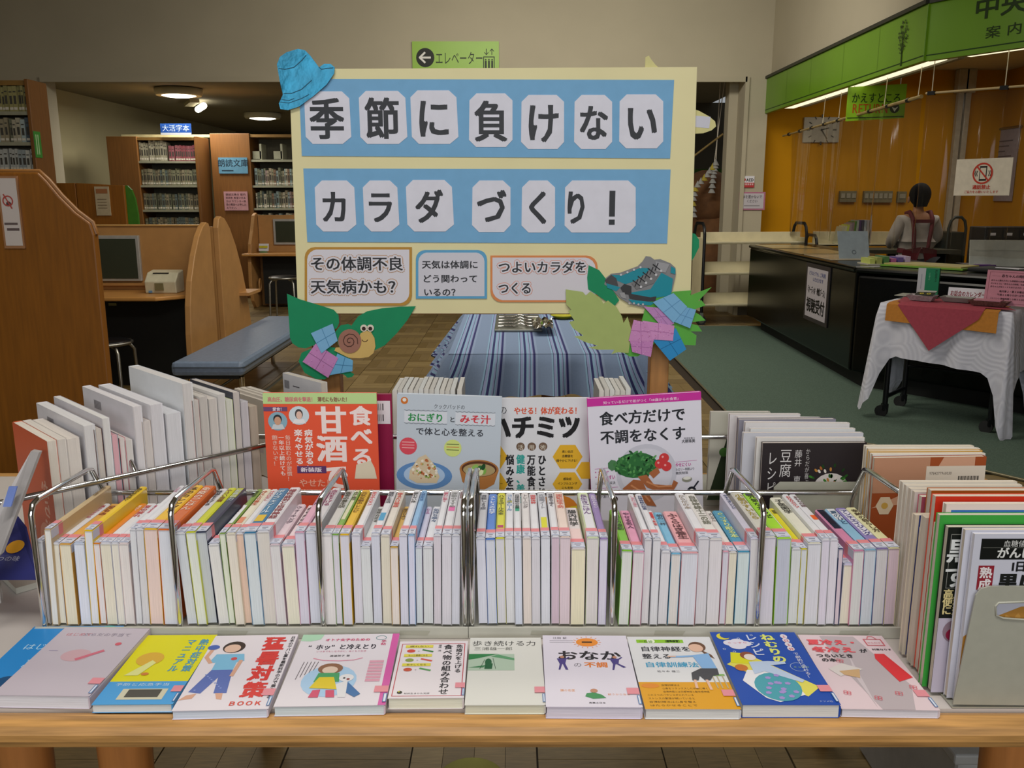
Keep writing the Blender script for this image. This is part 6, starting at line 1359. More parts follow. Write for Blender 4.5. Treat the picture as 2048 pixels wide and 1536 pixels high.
def c_onaka(P, w, h):
    P.rect(0, 0, w, h, 'd6d0dc', 0); P.text('おなか', w * .15, h * .62, w * .22, '26242a', 1, .03, wid=w * .74); P.text('の', w * .33, h * .52, w * .1, '6a6670', 1, 0); P.text('不調', w * .45, h * .515, w * .12, 'd8782a', 1, .03, wid=w * .27)
    P.circ(w * .52, h * .89, w * .13, 'e08a34', 1, h * .065); P.rect(w * .46, h * .88, w * .58, h * .9, '3a2a20', 2)
    for i in range(16): a = i * PI / 8; P.line([(w * .52 + w * .14 * math.cos(a), h * .89 + h * .075 * math.sin(a)), (w * .52 + w * .165 * math.cos(a), h * .89 + h * .09 * math.sin(a))], w * .008, 'e0883c', 1)
    for x, c2 in ((.18, 0), (.78, 1)):
        P.circ(w * (x + .03), h * .66, w * .025, 'b8846a', 3, h * .018); P.poly([(w * (x - .03), h * .64), (w * (x + .08), h * .64), (w * (x + .06), h * .56), (w * (x + .0), h * .56)], '4a4080', 2); P.poly([(w * (x + .0), h * .57), (w * (x + .03), h * .57), (w * (x - .0), h * .48), (w * (x - .02), h * .48)], '4a4080', 2); P.poly([(w * (x + .03), h * .57), (w * (x + .06), h * .57), (w * (x + .09 + .05 * c2), h * (.48 + .04 * c2)), (w * (x + .06 + .05 * c2), h * (.48 + .03 * c2))], '4a4080', 2)
        P.line([(w * (x + .07), h * .63), (w * (x + .11), h * .66)], w * .018, '4a4080', 2)
    P.circ(w * .52, h * .2, w * .04, 'b8846a', 2, h * .025); P.poly([(w * .42, h * .13), (w * .44, h * .17), (w * .52, h * .18), (w * .6, h * .15), (w * .64, h * .11), (w * .5, h * .1)], '3f8a54', 1); P.text('腸の名医', w * .16, h * .19, w * .05, 'e09a5a', 1, 0, wid=w * .16); P.text('疑うから治る', w * .66, h * .145, w * .04, 'e0a07a', 1, 0, wid=w * .24)
    P.text('江田 証', w * .12, h * .94, w * .05, '3c3a40', 1, .01); P.rect(w * .08, h * .91, w * .36, h * .915, '6a6870', 1); P.rect(w * .08, h * .885, w * .36, h * .888, '6a6870', 1); P.text('実業之日本', w * .45, h * .04, w * .035, '3c3a40', 1, .01); pk(P, w, h)
def c_train(P, w, h):
    P.rect(0, 0, w, h, 'd8d8da', 0); P.rect(0, 0, w, h * .34, 'd79a1c', 1); P.rect(w * .1, h * .9, w * .66, h * .95, '8ac02c', 1); P.circ(w * .27, h * .925, w * .05, 'e4ead0', 2, h * .035); P.text('10', w * .235, h * .895, h * .05, '4a8a1c', 3, .02, sq=.8); P.text('（標準練習）', w * .42, h * .905, h * .04, '24400c', 3, .02, wid=w * .22); P.text('一日', w * .13, h * .905, h * .035, '24400c', 3, .01)
    P.text('自律神経を', w * .12, h * .77, w * .12, '33343a', 1, .02, wid=w * .6); P.text('整える', w * .12, h * .66, w * .12, '33343a', 1, .02, wid=w * .34); P.text('自律訓練法', w * .12, h * .54, w * .12, '3f9ac0', 1, .02, wid=w * .62); P.text('佐々木 雄二', w * .24, h * .47, w * .045, '4a4a4e', 1, .01, wid=w * .26)
    for i in range(7): P.text(['自律訓練法は', '心身をリラックスした状態に導く', '自律神経には交感神経と副交感神経', 'この２つのバランスがとれている', 'ストレスの緊張が続いていると', '自律訓練法は心身を整え', 'はたらかせることで'][i], w * (.24 if i < 3 else .06), h * (.285 - .042 * i), h * .026, '5a4410', 2, .0, wid=w * (.5 if i else .2))
    P.circ(w * .12, h * .29, w * .1, 'd8862c', 2, h * .03)
    P.circ(w * .8, h * .84, w * .1, '6a4a34', 2, h * .075); P.circ(w * .78, h * .82, w * .085, 'dcb49c', 3, h * .06); P.poly([(w * .82, h * .8), (w * .93, h * .72), (w * .95, h * .66), (w * .86, h * .72)], '6a4a34', 2)
    P.poly([(w * .7, h * .71), (w * .9, h * .74), (w * .93, h * .5), (w * .76, h * .52)], '86b0dc', 3); P.line([(w * .72, h * .7), (w * .55, h * .69), (w * .46, h * .69)], w * .035, '86b0dc', 3); P.line([(w * .5, h * .69), (w * .42, h * .69)], w * .025, 'dcb49c', 4)
    P.poly([(w * .93, h * .52), (w * .74, h * .52), (w * .62, h * .46), (w * .6, h * .36), (w * .67, h * .36), (w * .7, h * .42), (w * .74, h * .36), (w * .8, h * .36), (w * .85, h * .42), (w * .92, h * .43)], '48484c', 4)
    P.line([(w * .63, h * .36), (w * .62, h * .26)], w * .03, 'dcb49c', 4); P.line([(w * .76, h * .36), (w * .77, h * .24)], w * .03, 'dcb49c', 4); P.rect(w * .82, h * .42, w * .98, h * .445, '8ab46a', 3)
    for x in (.84, .89, .95): P.line([(w * x, h * .42), (w * (x + .01), h * .26)], w * .014, 'b4a88a', 3)
    pk(P, w, h)
def c_sleep(P, w, h):
    P.rect(0, 0, w, h, '1f4aa4', 0); P.circ(w * .13, h * .93, w * .075, 'd8cc3c', 1, h * .05); P.circ(w * .16, h * .945, w * .06, '1f4aa4', 2, h * .045)
    for x, y in ((.3, .9), (.25, .79), (.18, .7), (.47, .95), (.08, .74), (.6, .62)): P.ring(w * x, h * y, w * .02, w * .006, 'c8d0dc', 1, n=5)
    for x, y, r_ in ((.18, .83, .08), (.27, .85, .08), (.35, .82, .07), (.25, .79, .1)): P.circ(w * x, h * y, w * r_, 'd8d4e0', 1, h * r_ * .55)
    P.text('ぐっすり', w * .14, h * .815, w * .05, 'c84a6a', 2, 0, wid=w * .24)
    P.text('ねむりの', w * .64, h * .97, w * .16, 'd8dc6a', 2, .04, vert=True, wid=h * .43); P.text('レシピ', w * .45, h * .97, w * .15, 'cfd4e4', 2, .015, vert=True, wid=h * .33)
    for i, ch in enumerate('１日１分'): P.circ(w * .84, h * (.93 - .062 * i), w * .04, 'd8d0d8', 2, h * .034); P.text(ch, w * .84, h * (.905 - .062 * i), w * .06, 'c84a5a', 3, .02, center=True)
    P.text('で劇的に変わる！', w * .86, h * .69, w * .06, 'd8d8e4', 2, .01, vert=True, wid=h * .36)
    P.poly([(w * .03, h * .52), (w * .3, h * .67), (w * .9, h * .22), (w * .72, h * .1)], 'd9d05a', 1); P.poly([(w * .08, h * .54), (w * .13, h * .69), (w * .38, h * .66), (w * .3, h * .52)], 'd4d01c', 2); P.poly([(w * .12, h * .3), (w * .22, h * .44), (w * .6, h * .42), (w * .7, h * .12), (w * .4, h * .03), (w * .28, h * .08)], 'dedce0', 2)
    P.circ(w * .46, h * .22, w * .24, '4a9aa8', 3, h * .18)
    r = random.Random(4)
    for i in range(14): a = r.uniform(0, 6.28); rr = math.sqrt(r.random()) * .85; P.circ(w * (.46 + .24 * rr * math.cos(a)), h * (.22 + .18 * rr * math.sin(a)), w * .034, 'a08cc8', 4, h * .02, 5)
    P.circ(w * .3, h * .64, w * .08, '8a4a30', 3, h * .055); P.circ(w * .32, h * .615, w * .065, 'e0d4cc', 4, h * .045); P.poly([(w * .28, h * .55), (w * .5, h * .56), (w * .68, h * .55), (w * .68, h * .52), (w * .5, h * .5), (w * .78, h * .3), (w * .74, h * .27), (w * .4, h * .42), (w * .28, h * .38)], 'b4c4dc', 4)
    P.circ(w * .17, h * .47, w * .07, 'c0702c', 3, h * .045); P.ring(w * .8, h * .48, w * .09, w * .006, 'a8b8d4', 2, h * .06); P.text('ぐっすり', w * .74, h * .465, w * .045, '9ac06a', 2, 0); P.text('ナツメ社', w * .8, h * .03, w * .035, 'b8c4dc', 2, 0); pk(P, w, h)
def c_cold(P, w, h):
    P.rect(0, 0, w, h, 'd9c4c9', 0); P.poly([(w * .25, h * .98), (w * .65, h * .98), (w * .9, h * .3), (w * .75, 0), (w * .42, 0), (w * .3, h * .45)], 'b4a8ac', 1); P.poly([(w * .38, h * .02), (w * .36, h * .4), (w * .45, h * .7), (w * .41, h * .3)], 'c8bcc0', 2)
    P.poly([(w * .12, h * .5), (w * .3, h * .58), (w * .5, h * .5), (w * .2, h * .4)], 'd4ccc8', 3); P.poly([(w * .22, h * .47), (w * .46, h * .5), (w * .4, h * .38), (w * .25, h * .42)], 'c8a478', 4)
    P.text('夏冷え・', w * .06, h * .84, w * .13, 'e0525a', 5, .045, wid=w * .6); P.text('冬冷え', w * .06, h * .73, w * .13, 'e0525a', 5, .045, wid=w * .5); P.text('が', w * .6, h * .73, w * .09, '2c2a2c', 5, .03); P.text('つらいとき', w * .07, h * .655, w * .085, '2c2a2c', 5, .03, wid=w * .42); P.text('の本', w * .1, h * .595, w * .085, '2c2a2c', 5, .03)
    P.poly([(w * .75, h * .72), (w * .86, h * .72), (w * .98, h * .4), (w * .8, h * .34), (w * .72, h * .65)], 'd4363c', 3); P.frame(w * .74, h * .84, w * .95, h * .94, w * .012, 'd0606a', 3); P.line([(w * .79, h * .94), (w * .82, h * .98), (w * .87, h * .98), (w * .9, h * .94)], w * .01, 'd0606a', 3); P.text('からだケア', w * .76, h * .87, w * .04, 'd0606a', 3, 0); P.text('村重なりす', w * .76, h * .77, w * .045, '3c3438', 3, .02)
    for x, y in ((.3, .61), (.16, .19), (.45, .13), (.7, .19), (.9, .27)):
        for k in range(4): a = k * PI / 2 + .5; P.ring(w * (x + .025 * math.cos(a)), h * y + w * .025 * math.sin(a), w * .022, w * .006, 'd8606c', 5, n=10)
    pk(P, w, h)
FLAT = [
 ((-62, 1388), (128, 1390), (60, 1254), (250, 1254), .018, '2a84c8', 'd8d8d4', c_blue, 'bright blue book half covered at the left end of the flat front row'),
 ((-12, 1392), (184, 1394), (130, 1253), (293, 1262), .021, 'c4b8c4', 'dcdce4', c_lilac, 'lilac-grey book with pale red picture lying beside the blue book'),
 ((188, 1410), (350, 1412), (292, 1271), (430, 1272), .013, '4a9ad4', 'd8dcdc', c_yellow, 'yellow and blue heatstroke manual lying in the front row'),
 ((348, 1421), (546, 1422), (430, 1272), (587, 1272), .014, 'd8ccd8', 'd4dcea', c_mosho, 'white flat book with big red characters and a figure in a blue shirt'),
 ((549, 1415), (773, 1412), (606, 1270), (797, 1270), .016, 'cfc0cc', 'cfdade', c_hot, 'flat book with pink spine and a cartoon girl hugging a white dog'),
 ((776, 1399), (928, 1397), (800, 1284), (936, 1284), .018, 'd8d0d4', 'dfe0cf', c_imm, 'small white flat book with a red frame and food combinations'),
 ((930, 1413), (1089, 1411), (940, 1277), (1084, 1277), .015, 'd4d3cc', 'd4d4c0', c_walk, 'plain off-white flat book with a green walker photo'),
 ((1092, 1416), (1284, 1416), (1085, 1272), (1253, 1273), .019, 'd2c8dc', 'd8d2e0', c_onaka, 'lavender-white flat book with an orange sun badge and two men in suits'),
 ((1287, 1421), (1480, 1420), (1257, 1276), (1420, 1274), .016, 'd4d4d8', 'dadad8', c_train, 'flat book with mustard lower band and a woman stretching her arm'),
 ((1482, 1413), (1676, 1410), (1423, 1267), (1592, 1265), .021, '1f4aa4', 'dad8d4', c_sleep, 'deep blue flat book with a sleeping child in a yellow bed'),
 ((1678, 1422), (1874, 1420), (1601, 1272), (1766, 1272), .013, 'd8c8cc', 'd8d4dc', c_cold, 'pale pink flat book with a white blouse photo and red ribbon shape'),
]
for fl, fr_, bl, br, T, cv, pg, fn, label in FLAT:
    z = TZt + T; a, b2, c2, d2 = (at(*q, z=z) for q in (fl, fr_, bl, br))
    Wd = ((b2 - a).length + (d2 - c2).length) / 2; Ln = ((c2 - a).length + (d2 - b2).length) / 2
    u = ((b2 - a).normalized() + (d2 - c2).normalized()); s_ = ((c2 - a) + (d2 - b2)).normalized(); ang = (math.atan2(u.y, u.x) + math.atan2(s_.y, s_.x) - PI / 2) / 2
    ang = math.atan2(u.y, u.x) * .5 + (math.atan2(s_.y, s_.x) - PI / 2) * .5
    mid = (a + b2 + c2 + d2) / 4; R = Matrix.Rotation(ang, 4, 'Z')
    M = Matrix.Translation((mid.x, mid.y, TZt + T / 2 + .0012)) @ R @ Matrix.Translation((-Wd / 2, -Ln / 2, 0)) @ Matrix.Rotation(PI / 2, 4, 'Y')
    book(T, Ln, Wd, cv, pg, M, 'paperback_book', label, 'book', 'books lying flat along the front edge', cover_print=fn, sticker=False)
# ------------------------------------------------------------------ standing magazines in the second row
STAND = Matrix(((0, 0, 1, 0), (1, 0, 0, 0), (0, 1, 0, 0), (0, 0, 0, 1)))    # local z -> X, local y -> Z, local x -> Y
def stand(X, Y, Z, T, H, Wd, cv, pg, label, fn=None, rz=0, lean=0, roll=0, name='magazine', cat='magazine', group=None, **k):
    M = Matrix.Translation((X, Y, Z)) @ Matrix.Rotation(rz, 4, 'Z') @ Matrix.Rotation(roll, 4, 'Y') @ Matrix.Rotation(-lean, 4, 'X') @ STAND @ Matrix.Translation((T / 2, 0, 0))
    return book(T, H, Wd, cv, pg, M, name, label, cat, group, sticker=False, cover_print=fn, **k)
def m_amazake(P, w, h):
    P.rect(0, 0, w, h, 'e2583a', 0); P.rect(0, h * .925, w, h, 'b8d490', 1); P.text('高血圧、糖尿病を撃退！', w * .04, h * .94, h * .035, 'c87a7a', 2, .03, wid=w * .42); P.text('薄毛にも効いた！', w * .48, h * .94, h * .035, '8a5a4a', 2, .03, wid=w * .28)
    P.text('食べる', w * .855, h * .915, w * .2, 'eedcd8', 2, .035, vert=True, wid=h * .43); P.text('甘酒で', w * .59, h * .915, w * .28, 'eedcd8', 2, .035, vert=True, wid=h * .6)
    P.text('病気が治る！', w * .385, h * .75, w * .075, 'f0e4e0', 2, .03, vert=True, wid=h * .3); P.text('楽々やせる！', w * .295, h * .75, w * .075, 'f0e4e0', 2, .03, vert=True, wid=h * .3)
    for i, s_ in enumerate(('毎日飲むのが習慣！', '一年以上続けても', '飽きないぞ！')): P.text(s_, w * (.2 - .058 * i), h * .71, w * .05, 'e8b4a4' if i != 1 else 'f0dcd4', 2, .02, vert=True, wid=h * (.33, .29, .22)[i])
    P.circ(w * .31, h * .845, w * .09, 'c9d6de', 2, h * .065); P.circ(w * .31, h * .855, w * .035, '4a4444', 3, h * .035); P.circ(w * .312, h * .847, w * .026, 'e0bcac', 4, h * .028); P.poly([(w * .25, h * .79), (w * .37, h * .79), (w * .35, h * .82), (w * .27, h * .82)], 'e6e2e4', 3)
    P.circ(w * .12, h * .805, w * .085, '86aabb', 2, h * .065); P.circ(w * .12, h * .82, w * .038, '2c2c30', 3, h * .032); P.circ(w * .12, h * .808, w * .03, 'c89a80', 4, h * .03); P.poly([(w * .06, h * .75), (w * .18, h * .75), (w * .16, h * .785), (w * .08, h * .785)], 'c8ccd0', 3)
    P.rect(0, h * .875, w * .21, h * .905, '6c4a70', 2); P.text('愛食！', w * .08, h * .877, h * .026, 'e8dce4', 3, .02); P.rect(w * .27, h * .44, w * .53, h * .49, '5c3a68', 3); P.text('新装版', w * .3, h * .447, h * .036, 'e8dce4', 4, .03, wid=w * .19)
    P.poly([(w * .78, h * .4), (w * .8, h * .5), (w * .93, h * .53), (w * .96, h * .48), (w * .98, h * .4)], 'd8ccb4', 3); P.text('やせた！', w * .28, h * .34, w * .08, 'f0a890', 3, .02)
def m_onigiri(P, w, h):
    P.rect(0, 0, w, h, 'b9c2cc', 0); P.circ(w * .07, h * .955, w * .035, 'c8702c', 1, n=18); P.circ(w * .07, h * .96, w * .018, 'e0dcd4', 2)
    P.text('クックパッドの', w * .35, h * .905, w * .05, '3a3c40', 1, .0, wid=w * .3); P.rect(w * .07, h * .805, w * .48, h * .885, 'ccd0d8', 1); P.rect(w * .56, h * .8, w * .94, h * .885, 'ccd0d8', 1)
    P.text('おにぎり', w * .1, h * .812, w * .09, '2f8a4c', 2, .03, wid=w * .35); P.text('と', w * .5, h * .815, w * .06, '3a3c40', 2, .02); P.text('みそ汁', w * .6, h * .812, w * .09, 'c83a44', 2, .03, wid=w * .3); P.text('で体と心を整える', w * .18, h * .72, w * .08, '30323a', 2, .015, wid=w * .66)
    for x0, x1 in ((.07, .48), (.56, .94)):
        for y in (.8, .89): P.line([(w * (x0 + (x1 - x0) * i / 18), h * (y + .0025 * (-1) ** i)) for i in range(19)], w * .003, '4a4c50', 2)
    P.circ(w * .11, h * .64, w * .085, 'd04a58', 1, h * .06); P.circ(w * .54, h * .635, w * .085, 'c8d47c', 1, h * .06)
    for i in range(3): P.rect(w * .05, h * (.665 - .02 * i), w * .17, h * (.67 - .02 * i), 'e8b0b0', 2); P.rect(w * .48, h * (.66 - .02 * i), w * .6, h * (.665 - .02 * i), ['5a6a3a', 'c8662c', '5a6a3a'][i], 2)
    P.circ(w * .27, h * .435, w * .27, '5c86b8', 1, h * .1, 30); P.circ(w * .27, h * .44, w * .2, 'a4bcd8', 2, h * .075, 28); P.poly([(w * .12, h * .41), (w * .13, h * .47), (w * .21, h * .56), (w * .28, h * .585), (w * .36, h * .52), (w * .42, h * .43), (w * .39, h * .385), (w * .2, h * .38)], 'cdbb9c', 3)
    r = random.Random(8)
    for i in range(70): a = r.uniform(0, 6.28); rr = math.sqrt(r.random()); P.circ(w * (.27 + .12 * rr * math.cos(a)), h * (.46 + .07 * rr * math.sin(a) + .03 * (1 - abs(math.cos(a)))), w * r.uniform(.006, .016), r.choice(['b0643a', 'e0d8c8', '8aa04a', 'c89a6a', 'e4dccc', 'd4c4a0']), 4, None, 7)
    P.circ(w * .8, h * .49, w * .19, 'a8703c', 2, h * .07, 28); P.poly([(w * .61, h * .49), (w * .99, h * .49), (w * .95, h * .39), (w * .86, h * .35), (w * .72, h * .35), (w * .64, h * .4)], 'a86f3a', 2); P.circ(w * .8, h * .495, w * .17, '5a3420', 3, h * .055, 28); P.circ(w * .8, h * .488, w * .155, 'a89468', 4, h * .045, 26)
    for x, y, c in ((.73, .49, 'dcd8c4'), (.8, .5, '2f6a34'), (.85, .48, '7aa84a'), (.76, .51, '8ab45a'), (.82, .47, 'd4d8a8'), (.78, .485, 'e0dccc'), (.84, .51, '1f4a28')): P.circ(w * x, h * y, w * .035, c, 5, h * .014, 9, x * 9)
def m_honey(P, w, h):
    P.rect(0, 0, w, h, 'd2d2d6', 0); P.text('魔法の', w * .0, h * .885, w * .09, '3a3c40', 1, .0, wid=w * .24); P.text('やせる！体が変わる！', w * .3, h * .885, w * .075, 'd0583a', 1, .03, wid=w * .62); P.text('ハチミツ', w * .06, h * .71, w * .24, '1c1c1e', 2, .05, wid=w * .86)
    for i, ch in enumerate('活用術'): P.circ(w * (.36 + .105 * i), h * .655, w * .04, '6a5444', 1, n=16); P.text(ch, w * (.36 + .105 * i), h * .63, w * .055, 'd8d0c0', 2, .0, center=True)
    def hexa(x, y, s, c='d8a82c'): P.poly([(w * x + w * s * math.cos(k * PI / 3), h * y + w * s * .95 * math.sin(k * PI / 3)) for k in range(6)], c, 1)
    for x, y, L in ((.1, .58, ('砂糖より', '低カロリーで', '10kg減！')), (.1, .38, ('肌が潤う！', 'シミやアトピー', 'にも効いた')), (.8, .58, ('高い血圧', '血糖値を', '穏やかに下げる！')), (.8, .38, ('感染症', 'インフルエンザ', 'にも有効'))):
        hexa(x, y, .14)
        for i, s_ in enumerate(L): P.text(s_, w * x, h * (y + .028 - .033 * i), h * .021, '3a3018', 2, .02, wid=w * .022 * len(s_) * 1.2, center=True)
    hexa(.1, .17, .14); hexa(.98, .48, .1)
    P.text('ひとさじの', w * .56, h * .6, w * .08, '26262a', 2, .04, vert=True, wid=h * .4); P.text('万能食材で', w * .46, h * .6, w * .08, '26262a', 2, .04, vert=True, wid=h * .4); P.text('健康、美容', w * .36, h * .6, w * .08, '2f9c94', 2, .04, vert=True, wid=h * .36); P.text('悩みを撃退', w * .26, h * .6, w * .08, '26262a', 2, .04, vert=True, wid=h * .4)
    P.circ(w * .7, h * .2, w * .2, 'd8842c', 1, h * .1); P.circ(w * .9, h * .1, w * .2, 'd8c42c', 2, h * .12)
def m_tabe(P, w, h):
    P.rect(0, 0, w, h, 'd6d3de', 0); P.rect(0, h * .945, w, h, 'c02f94', 1); P.text('知っているだけで差がつく「40歳からの食育」', w * .14, h * .955, h * .022, 'e8c4dc', 2, .02, wid=w * .68); P.text('食べ方だけで', w * .1, h * .81, w * .13, '26282e', 2, .025, wid=w * .76); P.text('不調をなくす', w * .1, h * .68, w * .13, '26282e', 2, .025, wid=w * .76); P.text('大柳珠美', w * .82, h * .655, w * .035, '4a4a50', 2, .02, wid=w * .12); P.text('管理栄養士', w * .84, h * .68, w * .02, '4a4a50', 2, 0)
    P.circ(w * .5, h * .46, w * .27, 'bfbec9', 1, None, 36); P.circ(w * .5, h * .46, w * .23, 'cac8d2', 2, None, 36)
    r = random.Random(12)
    P.circ(w * .41, h * .52, w * .19, '2f6a38', 3, h * .09, 18)
    for i in range(90): a = r.uniform(0, 6.28); rr = math.sqrt(r.random()); P.circ(w * (.41 + .2 * rr * math.cos(a)), h * (.52 + .1 * rr * math.sin(a)), w * r.uniform(.012, .03), r.choice(['2a6430', '3f7a40', '4a8a4c', '1f4c28', '5a9854']), 4, w * .01, 7, r.uniform(0, 3))
    for x, y in ((.66, .56), (.62, .52), (.68, .5)): P.circ(w * x, h * y, w * .045, 'c83a3c', 5, None, 14); P.circ(w * x - w * .012, h * y + w * .012, w * .01, 'e8a0a0', 6)
    for pts in ([(.42, .44), (.5, .45), (.56, .38), (.72, .36), (.74, .4), (.78, .38), (.74, .33), (.6, .32), (.5, .36)], [(.28, .36), (.38, .42), (.46, .41), (.5, .33), (.58, .22), (.5, .23), (.42, .3), (.36, .28)], [(.52, .46), (.6, .5), (.62, .46), (.56, .42)]): P.poly([(w * a, h * b_) for a, b_ in pts], 'a4623c', 5)
    P.line([(w * .5, h * .4), (w * .6, h * .36), (w * .72, h * .36)], w * .016, 'c8865a', 6); P.line([(w * .36, h * .38), (w * .45, h * .33), (w * .52, h * .26)], w * .016, 'c8865a', 6); P.circ(w * .2, h * .53, w * .045, '4a7a50', 3, h * .04, 7)
    P.line([(w * .04, h * .51), (w * .2, h * .515)], w * .003, 'c0549c', 2); P.line([(w * .04, h * .37), (w * .24, h * .375)], w * .003, 'c0549c', 2); P.line([(w * .76, h * .525), (w * .95, h * .53)], w * .003, 'c0549c', 2)
    P.text('“だるい”', w * .04, h * .465, w * .045, 'b83a8c', 2, .02, wid=w * .14); P.text('“疲れやすい', w * .04, h * .43, w * .045, 'b83a8c', 2, .02, wid=w * .18); P.text('は鉄分で解決', w * .04, h * .395, w * .03, '3a3a40', 2, 0); P.text('腸内環境は', w * .04, h * .33, w * .045, 'b83a8c', 2, .02, wid=w * .16); P.text('ぬか漬けで', w * .04, h * .3, w * .03, '3a3a40', 2, 0)
    P.text('やせにくい', w * .76, h * .49, w * .04, 'b83a8c', 2, .02, wid=w * .14); P.text('カロリー制限より', w * .76, h * .462, w * .028, '3a3a40', 2, .01, wid=w * .17); P.text('糖質制限', w * .76, h * .436, w * .028, '3a3a40', 2, .01); P.text('もの忘れ', w * .76, h * .235, w * .045, 'b83a8c', 2, .03, wid=w * .15); P.text('魚・卵で', w * .76, h * .268, w * .03, '3a3a40', 2, .01)
    P.circ(w * .86, h * .4, w * .045, '8a8a7c', 3, h * .02); P.circ(w * .86, h * .408, w * .035, 'dcdad2', 4, h * .012); P.circ(w * .9, h * .315, w * .042, '20222c', 3); P.circ(w * .9, h * .315, w * .02, 'dcd8cc', 4); P.circ(w * .9, h * .315, w * .009, 'd8962c', 5); P.line([(w * .92, h * .34), (w * .96, h * .38)], w * .014, '20222c', 3)
    P.circ(w * .2, h * .29, w * .035, '3a2a20', 3, h * .022); P.text('身体', w * .58, h * .1, w * .08, 'c0509c', 2, .02, vert=True); P.text('元気', w * .46, h * .1, w * .08, 'c0509c', 2, .02, vert=True)
def place(tl, tr, Y, H, T, cv, pg, fn, label, **k):
    a = at(*tl, Y=Y); b2 = at(*tr, Y=Y); stand(a.x, Y, a.z - H, T, H, (b2 - a).length, cv, pg, label, fn, roll=-math.atan2(b2.z - a.z, b2.x - a.x), lean=.0, **k)
place((525, 786), (753, 786), 1.86, .325, .008, 'e2583a', 'd8cfc4', m_amazake, 'orange magazine with huge white characters and green top band, leftmost facing forward')
def m_red(P, w, h):
    P.rect(0, 0, w, h, '8a1440', 0); P.rect(w * .5, h * .78, w * .98, h * .95, 'd8d0d4', 1)
    for yy in (.8, .88):
        for i in range(16): P.rect(w * (.56 + .022 * i), h * yy, w * (.56 + .022 * i + .006 + .006 * (i % 3 == 0)), h * (yy + .05), '2a2428', 2)
place((610, 788), (783, 788), 1.895, .31, .008, '8a1440', 'd8cfc4', m_red, 'dark crimson magazine with barcode label behind the orange magazine')
place((784, 787), (994, 794), 1.85, .325, .01, 'b9c2cc', 'd8d8d8', m_onigiri, 'pale grey-blue cookery magazine with rice ball and soup bowl photo')
place((964, 797), (1181, 796), 1.88, .32, .009, 'd2d2d6', 'd8d8d8', m_honey, 'white magazine with black katakana and yellow hexagons')
place((1193, 797), (1421, 783), 1.84, .325, .01, 'c8389c', 'd8d4dc', m_tabe, 'white magazine with magenta top band and a plate of meat and greens')
t = thing('rear_tray', 'grey enamelled rear tray with chrome rail holding the standing magazines', 'rack', (0, 1.9, TZt))
MB().box(-.5, 1.80, TZt + .001, .66, 2.0, .711).build('base', TRAY, t); MB().tube([(-.6, 1.985, .9), (.66, 1.985, .9)], .006, 8).build('back_rail', CHROME, t); MB().tube([(-.6, 1.795, .72), (-.6, 1.795, .74), (.66, 1.795, .74), (.66, 1.795, .72)], .005, 8).build('front_rail', CHROME, t)
MB().box(.0, 1.965, .711, .42, 1.97, .9).build('divider_plate', TRAY, t)
for x in (-.6, .66): MB().tube([(x, 1.985, .712), (x, 1.985, .9)], .006, 8).build('upright', CHROME, t)
# clear leaf stand behind
tag(MB().box(.235, 1.985, .712, .285, 1.99, 1.0).build('acrylic_edge', cl), 'narrow clear plastic stand between the honey and the plate magazines', 'stand')
# rear row seen from the head only
r = random.Random(21)
for (xa, xb, yt, n, lab) in ((784, 921, 779, 13, 'behind the rice ball magazine'), (1198, 1262, 779, 6, 'behind the magenta banded magazine')):
    a = at(xa, yt, Y=2.1).x; b2 = at(xb, yt, Y=2.1).x; z1 = at(xa, yt, Y=2.1).z
    for i in range(n):
        x = a + (b2 - a) * (i + .5) / n; T = (b2 - a) / n * .93
        if n == 13 and i == 12: x += .004
        M = Matrix.Translation((x, 2.1, .72)) @ Matrix.Rotation(PI, 4, 'Z') @ Matrix(((1, 0, 0, 0), (0, 0, -1, 0), (0, 1, 0, 0), (0, 0, 0, 1)))
        book(T, z1 - .72 + r.uniform(-.003, .003), .15, 'd0ccc6', ['dcd8d0', 'd4d0c8', 'dcdcd8'][i % 3], M, 'upright_book', 'pale book top in the rear row %s, %s from left' % (lab, ORD[i]), 'book', 'rear row of books %s' % lab, sticker=False)
MB_ = thing('rear_support_tray', 'low grey tray under the rear rows at the back of the front table', 'rack', (0, 2.15, TZt))
MB().box(-.6, 2.08, TZt + .001, .75, 2.26, .719).build('base', TRAY, MB_)
